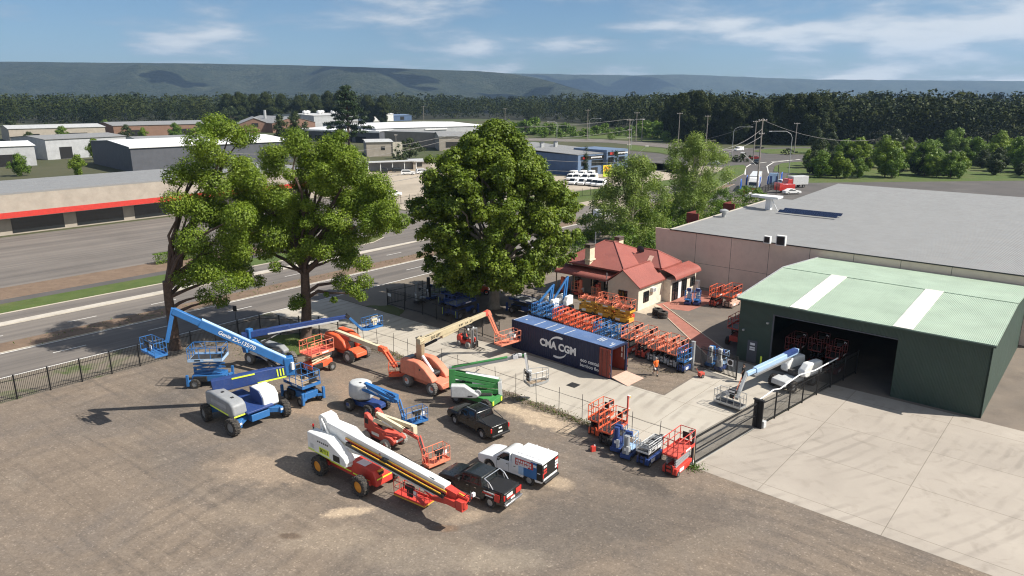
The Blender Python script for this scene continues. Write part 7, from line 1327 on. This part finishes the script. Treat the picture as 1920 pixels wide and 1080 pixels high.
def lamp_arm(label,a,b,Y):
    A,B=V(*a,Y),V(*b,Y); t=thing('lamp_arm',label,'lamp arm',A,0,'lamp arms on power poles'); m=MB(); m.tube([(0,0,0),B-A],.06,6); m.build('arm','galvanised',t); m=MB(); m.box(tuple(B-A),(1.0,.4,.2)); m.build('lamp_head','letter_white',t,.05)
lamp_arm('slanting lamp arm at the foot of the stacked insulator pole',(1178,303),(1213,274),p1.y); lamp_arm('slanting lamp arm left of the truck',(1417,309),(1392,286),p2.y)
cab=0
def cable(label,a,b,sag=1.2,r=.035):
    a,b=Vector(a),Vector(b); t=thing('power_cable',label,'power cable',a,0,'power cables'); m=MB(); n=14; m.tube([(b-a)*(i/n)-Vector((0,0,sag*4*(i/n)*(1-i/n))) for i in range(n+1)],r,4); m.build('wire','wire',t)
top1=p1+Vector((0,0,h1)); top2=p2+Vector((0,0,h2))
PX_=V(876,246,200); PL=V(300,300,150)
for k,(a,b,sg,l) in enumerate((
 (top1,V(860,238,200),1.0,'highest cable running left from the stacked pole past the plane tree'),(top1-Vector((0,0,3.4)),V(860,262,198),1.2,'middle cable running left from the stacked pole'),(top1-Vector((0,0,6)),V(860,256,202),.8,'upper of the low pair of cables above the shop roof'),
 (top2-Vector((0,0,.4)),top1-Vector((0,0,6.4)),3.2,'long cable sagging from the truck pole to the stacked pole'),(top2-Vector((0,0,2.6)),V(1330,284,150),1.2,'heavy cable dropping left from the truck pole'),(top2-Vector((0,0,4.4)),V(1300,296,140),1.2,'lower cable dropping left from the truck pole'),
 (top2-Vector((0,0,.4)),V(1640,262,200),2.0,'cable leaving the truck pole to the right'),
 (PX_,V(560,292,150),1.0,'upper cable crossing in front of the white warehouses'),(PX_-Vector((0,0,.8)),V(560,312,140),1.0,'lower cable crossing in front of the white warehouses'),(V(420,286,150),V(580,281,165),.6,'cable crossing above the left white roof'),
 (V(990,298,150),V(1260,302,150),.5,'low cable crossing the front of the blue shop'),(V(1000,318,140),V(1250,319,140),.4,'lowest cable crossing the front of the blue shop'),(V(700,335,130),V(900,285,160),.8,'thick cable above the dirt lot'),(V(690,347,130),V(900,296,160),.8,'second thick cable above the dirt lot'))): cable(l,a,b,sg,.05 if k in (4,5,12,13) else .035)
# blue feather banners, signs
fl=None
for k,(px,by,ty,lean) in enumerate(((1397,354,338,.3),(1412,353,334,.5),(1421,357,334,.5),(1437,352,330,.7),(1441,349,328,.6),(1454,348,330,.3),(1462,347,328,.4),(1386,362,349,.2))):
    b=G(px,by); t=thing('banner_flag','blue feather banner on a thin pole along the roadside yard','banner',b,R(20),'blue feather banners by the road'); h=3.7; m=MB(); m.tube([(0,0,0),(0,0,h*.8),(lean,0,h)],.03,5); m.build('pole','letter_white',t); m=MB(); vs=[]
    for i in range(7): z=h*(.25+.75*i/6); w_=.62*(1-.35*(i/6)**2); x0=lean*max(0,(i/6-.7))/.3; vs+=[(x0,.03*math.sin(i),z),(x0+w_,.12*math.sin(i*1.3),z-.1)]
    m.add(vs,[(2*i,2*i+1,2*i+3,2*i+2) for i in range(6)]); f=m.build('flag','flag_blue',t,recalc=False); md=f.modifiers.new('cloth','SOLIDIFY'); md.thickness=.02
b=G(1407,371); t=thing('sign','red roadside sign board with white lettering below the truck','sign',b,R(-10)); m=MB(); m.box2((-1.9,-.05,.5),(1.9,.05,2.3)); bd=m.build('board','red_fascia',t); m=MB()
for k in range(2): m.box2((-1.5+k*.5,-.07,1.6-k*.6),(1.4,-.055,1.95-k*.6))
m.build('lettering','letter_white',bd)
for x in (-1.5,1.5): m=MB(); m.box2((x-.05,-.04,0),(x+.05,.04,.5)); m.build('post','dark_steel',t)
b=G(1138,334); t=thing('sign','yellow and lime sign board with orange lettering beside the vans','sign',b,R(37)); m=MB(); m.box2((-1.7,-.05,.4),(1.7,.05,4.0)); bd=m.build('board','sign_yellow',t); m=MB(); m.box2((-1.65,-.06,.45),(1.65,-.052,1.8)); m.build('lower_panel','sign_lime',bd); m=MB(); [m.box((-1.0+k*.8,-.07,3.2),(.5,.03,.8)) for k in range(3)]; [m.box((-1.2+k*.5,-.07,2.4),(.35,.03,.3)) for k in range(5)]; m.build('lettering','letter_orange',bd)
b=G(1449,352); t=thing('sign','pale blue and white box sign standing beyond the grey roof','sign',b+Vector((0,0,0)),R(-20)); m=MB(); m.box2((-1.2,-.3,.8),(1.2,.3,4.0)); m.build('board','paint_pale_blue',t,.03); m=MB(); m.box2((-1.0,-.32,1.0),(-.4,-.305,3.2)); m.box2((.5,-.32,1.0),(1.05,-.305,3.2)); m.build('panel','paint_dark_blue',t); m=MB(); m.box2((-.8,-.1,0),(.8,.1,.8)); m.build('post','galvanised',t)
for px,by,ty,lab in ((1110,437,392,'dark steel post on the highway verge beside the gum trees'),(1116,470,435,'grey lamp standard behind the cottage chimney'),(1455,365,309,'short dark pole at the end of the roadside fence')):
    b=G(px,by); h=hgt(px,by,ty); t=thing('post',lab,'post',b); m=MB(); m.tube([(0,0,0),(0,0,h)],.10,8); m.build('pole','galvanised' if px==1116 else 'dark_steel',t)
b=G(444,615); t=thing('sign','small dark sign on a post behind the left palisade fence','sign',b); m=MB(); m.tube([(0,0,0),(0,0,2.4)],.03); m.build('post','dark_steel',t); m=MB(); m.box2((-.2,-.02,1.9),(.2,.02,2.5)); m.build('plate','black',t)
b=W(52.4,-65.0); t=thing('sign','small white notice on the corner post of the shaded palisade fence','sign',b+Vector((.1,-.1,0)),SITE); m=MB(); m.box2((.1,-.1,1.25),(.65,-.08,1.6)); m.build('plate','letter_white',t)
# ================================================================ SMALL THINGS
t0=None
for k,(s,o_,lab) in enumerate(((70.2,-38.5,'left of two stacks of old black tyres on the yard'),(69.6,-37.5,'right of two stacks of old black tyres on the yard'))):
    t=thing('tyre_stack',lab,'tyres',W(s,o_),0,'tyre stacks'); 
    for i in range(2): m=MB(); m.ring(.60,.32,(.03*i,0,.19+i*.37),.36,'z',24); m.build('tyre','rubber',t)
t=thing('fuel_can','small red fuel can with a white cap on the gravel','fuel can',G(1112,846),.4); m=MB(); m.box((0,0,.2),(.34,.22,.4)); m.tube([(-.1,0,.4),(-.08,0,.47),(.08,0,.47),(.1,0,.4)],.02); m.build('can','paint_red',t,.03); m=MB(); m.lathe([(.05,.4),(.05,.47),(0,.475)],(.11,0,0),'z',8); m.build('cap','letter_white',t)
t=thing('drain','dark square drain grate sunk in the concrete driveway','drain',W(47.1,-33.6,.006),SITE); m=MB(); m.box2((-.45,-.45,-.02),(.45,.45,.02)); m.build('grate_frame','dark_steel',t); m=MB()
for k in range(6): m.box2((-.4+k*.14,-.4,.02),(-.34+k*.14,.4,.035))
m.build('grate','black',t)
t=thing('hand_tool','small red wheeled engine tool in front of the inner gate','machine',W(56.0,-26.0),.5); m=MB(); m.box((0,0,.35),(.5,.4,.3)); m.tube([(-.2,0,.4),(-.6,0,.95)],.025); m.build('engine','paint_brick_red',t,.03)
for y in (-.22,.22): wheel(t,0,y,.17,.08,lug=False)
for px,py,w_,lab in ((1112,402,2.2,'grey timber rail at the highway verge'),):
    pass
# ================================================================ PEOPLE
def person(label,loc,rz,J,shirt,legs,hair,sleeve,long=False,hold=None):
    t=thing('person',label,'person',loc,rz); vs=[];es=[];rs=[]
    def v(p,r): vs.append(p); rs.append(r); return len(vs)-1
    def chain(i,pts):
        for p,r in pts: j=v(p,r); es.append((i,j)); i=j
        return i
    pel=v((0,0,.96),.135); sp=chain(pel,[((.0,0,1.12),.125),((.015,0,1.30),.145)]); nk=chain(sp,[((.01,0,1.46),.075),((.025,0,1.53),.055)]); hd=chain(nk,[((.035,0,1.60),.083),((.03,0,1.68),.088),((.025,0,1.73),.055)])
    chain(hd-1,[((.125,0,1.63),.016)])                                  # nose
    for sg in (-1,1): chain(hd-1,[((.02,sg*.092,1.65),.018)])           # ears
    for sg,side in ((1,'l'),(-1,'r')):
        sh=chain(sp,[((0,sg*.19,1.42),.062)]); e,w_=J['elbow'+side],J['wrist'+side]; wr=chain(sh,[(tuple((Vector((0,sg*.19,1.42))+Vector(e))/2),.05),(e,.041),(tuple((Vector(e)+Vector(w_))/2),.037),(w_,.026)])
        d=(Vector(w_)-Vector(e)).normalized(); si=d.cross(Vector((1,0,0))).normalized() if abs(d.x)<.9 else Vector((0,1,0)); fw=si.cross(d); pm=chain(wr,[(tuple(Vector(w_)+d*.05),.030)]); base=Vector(w_)+d*.085
        for q,(off,ln) in enumerate(((-.030,.055),(-.010,.068),(.010,.063),(.029,.048))):
            chain(pm,[(tuple(base+fw*off),.011),(tuple(base+fw*off+d*ln*.5),.009),(tuple(base+fw*off*.9+d*ln*.85-si*sg*.02),.008)])
        chain(wr,[(tuple(Vector(w_)+d*.04+fw*.035),.011),(tuple(Vector(w_)+d*.085+fw*.05),.009)])
        k,a=J['knee'+side],J['ankle'+side]; hp=chain(pel,[((0,sg*.095,.90),.092)]); an=chain(hp,[(tuple((Vector((0,sg*.095,.9))+Vector(k))/2),.078),(k,.056),(tuple(Vector(k).lerp(Vector(a),.35)),.056),(a,.036)]); ft=J['foot'+side]; chain(an,[((a[0]-.04,a[1],a[2]-.055),.036),]); chain(an,[(tuple(Vector(a)+Vector(ft)*.5),.040),(tuple(Vector(a)+Vector(ft)),.033)])
    me=bpy.data.meshes.new('body'); me.from_pydata(vs,es,[]); me.materials.append(M['skin']); o=link('body',me,t); sk=o.modifiers.new('skin','SKIN'); sk.use_smooth_shade=True
    for i,r in enumerate(rs): me.skin_vertices[0].data[i].radius=(r,r)
    me.skin_vertices[0].data[pel].use_root=True
    o.modifiers.new('sub','SUBSURF').levels=1; o.modifiers['sub'].render_levels=2
    # clothes: closed shells a little outside the body
    def torso(name,m,rings,n=14):
        q=MB(); vv=[];ff=[]
        for x,y,z,a,b in rings:
            for j in range(n): an=2*PI*j/n; vv.append((x+a*math.cos(an),y+b*math.sin(an),z))
        for i in range(len(rings)-1):
            for j in range(n): ff.append((i*n+j,i*n+(j+1)%n,(i+1)*n+(j+1)%n,(i+1)*n+j))
        q.add(vv,ff); return q
    q=torso('shirt',shirt,[(0,0,.88,.150,.185),(0,0,1.0,.152,.185),(.01,0,1.15,.148,.18),(.015,0,1.32,.150,.20),(.01,0,1.41,.125,.215),(.012,0,1.47,.085,.12),(.015,0,1.50,.072,.078)])
    for sg,side in ((1,'l'),(-1,'r')):
        e=Vector(J['elbow'+side]); s=Vector((0,sg*.17,1.425)); q.tube([s,s.lerp(e,.35),s.lerp(e,.95 if not sleeve else .8)],[.085,.078,.068],10)
    q.build('shirt',shirt,t)
    q=torso('shorts',legs,[(0,0,.84,.135,.18),(0,0,.92,.150,.186),(0,0,.99,.148,.182)])
    for sg,side in ((1,'l'),(-1,'r')):
        k,a=Vector(J['knee'+side]),Vector(J['ankle'+side]); h=Vector((0,sg*.095,.90))
        if long: q.tube([h,h.lerp(k,.5),k,k.lerp(a,.5),a+Vector((0,0,.02))],[.115,.10,.08,.078,.068],10)
        else: q.tube([h,h.lerp(k,.45),h.lerp(k,.92)],[.115,.105,.098],10)
    q.build('trousers' if long else 'shorts',legs,t)
    for side in 'lr':
        a=Vector(J['ankle'+side]); f=Vector(J['foot'+side]); q=MB(); q.tube([a+Vector((0,0,.10)),a+Vector((0,0,.0))],[.052,.058],10,1); q.tube([a+Vector((-.05,0,-.03)),a+f*.35+Vector((0,0,-.005)),a+f*1.0,a+f*1.15],[.055,.058,.048,.025],10); q.build('boot',['black','sock'],t)
    q=MB(); q.lathe([(.0,1.775),(.05,1.768),(.085,1.735),(.100,1.69),(.098,1.655)],(.012,0,0),'z',14); q.build('hair',hair,t)
    if hold: q=MB(); w_=Vector(J['wristr']); d=(w_-Vector(J['elbowr'])).normalized(); c=w_+d*.11; q.box((c.x+.10,c.y,c.z-.05),(.26,.10,.12)); q.tube([(c.x-.06,c.y,c.z),(c.x+.06,c.y,c.z)],.018); q.build('tool',hold,t,.015)
    return t
person('man in an orange work shirt and dark shorts walking past the container',W(53.7,-29.3),R(-75),dict(elbowl=(-.10,.27,1.14),wristl=(-.02,.30,.90),elbowr=(.05,-.27,1.14),wristr=(.22,-.26,.97),kneel=(.16,.10,.50),anklel=(.14,.10,.10),footl=(.15,.02,-.05),kneer=(-.02,-.10,.49),ankler=(-.28,-.10,.19),footr=(.13,-.02,-.09)),'hivis_orange','cloth_navy','hair_grey',True,hold='letter_white')
person('man in black clothes standing by the green shed wall behind the pale blue boom',W(57.4,-22.7),R(140),dict(elbowl=(-.03,.26,1.14),wristl=(.08,.27,.90),elbowr=(-.03,-.26,1.14),wristr=(.08,-.27,.90),kneel=(.02,.11,.49),anklel=(0,.12,.09),footl=(.15,.03,-.05),kneer=(.02,-.11,.49),ankler=(0,-.12,.09),footr=(.15,-.03,-.05)),'cloth_black','cloth_black','hair_dark',True,long=True)
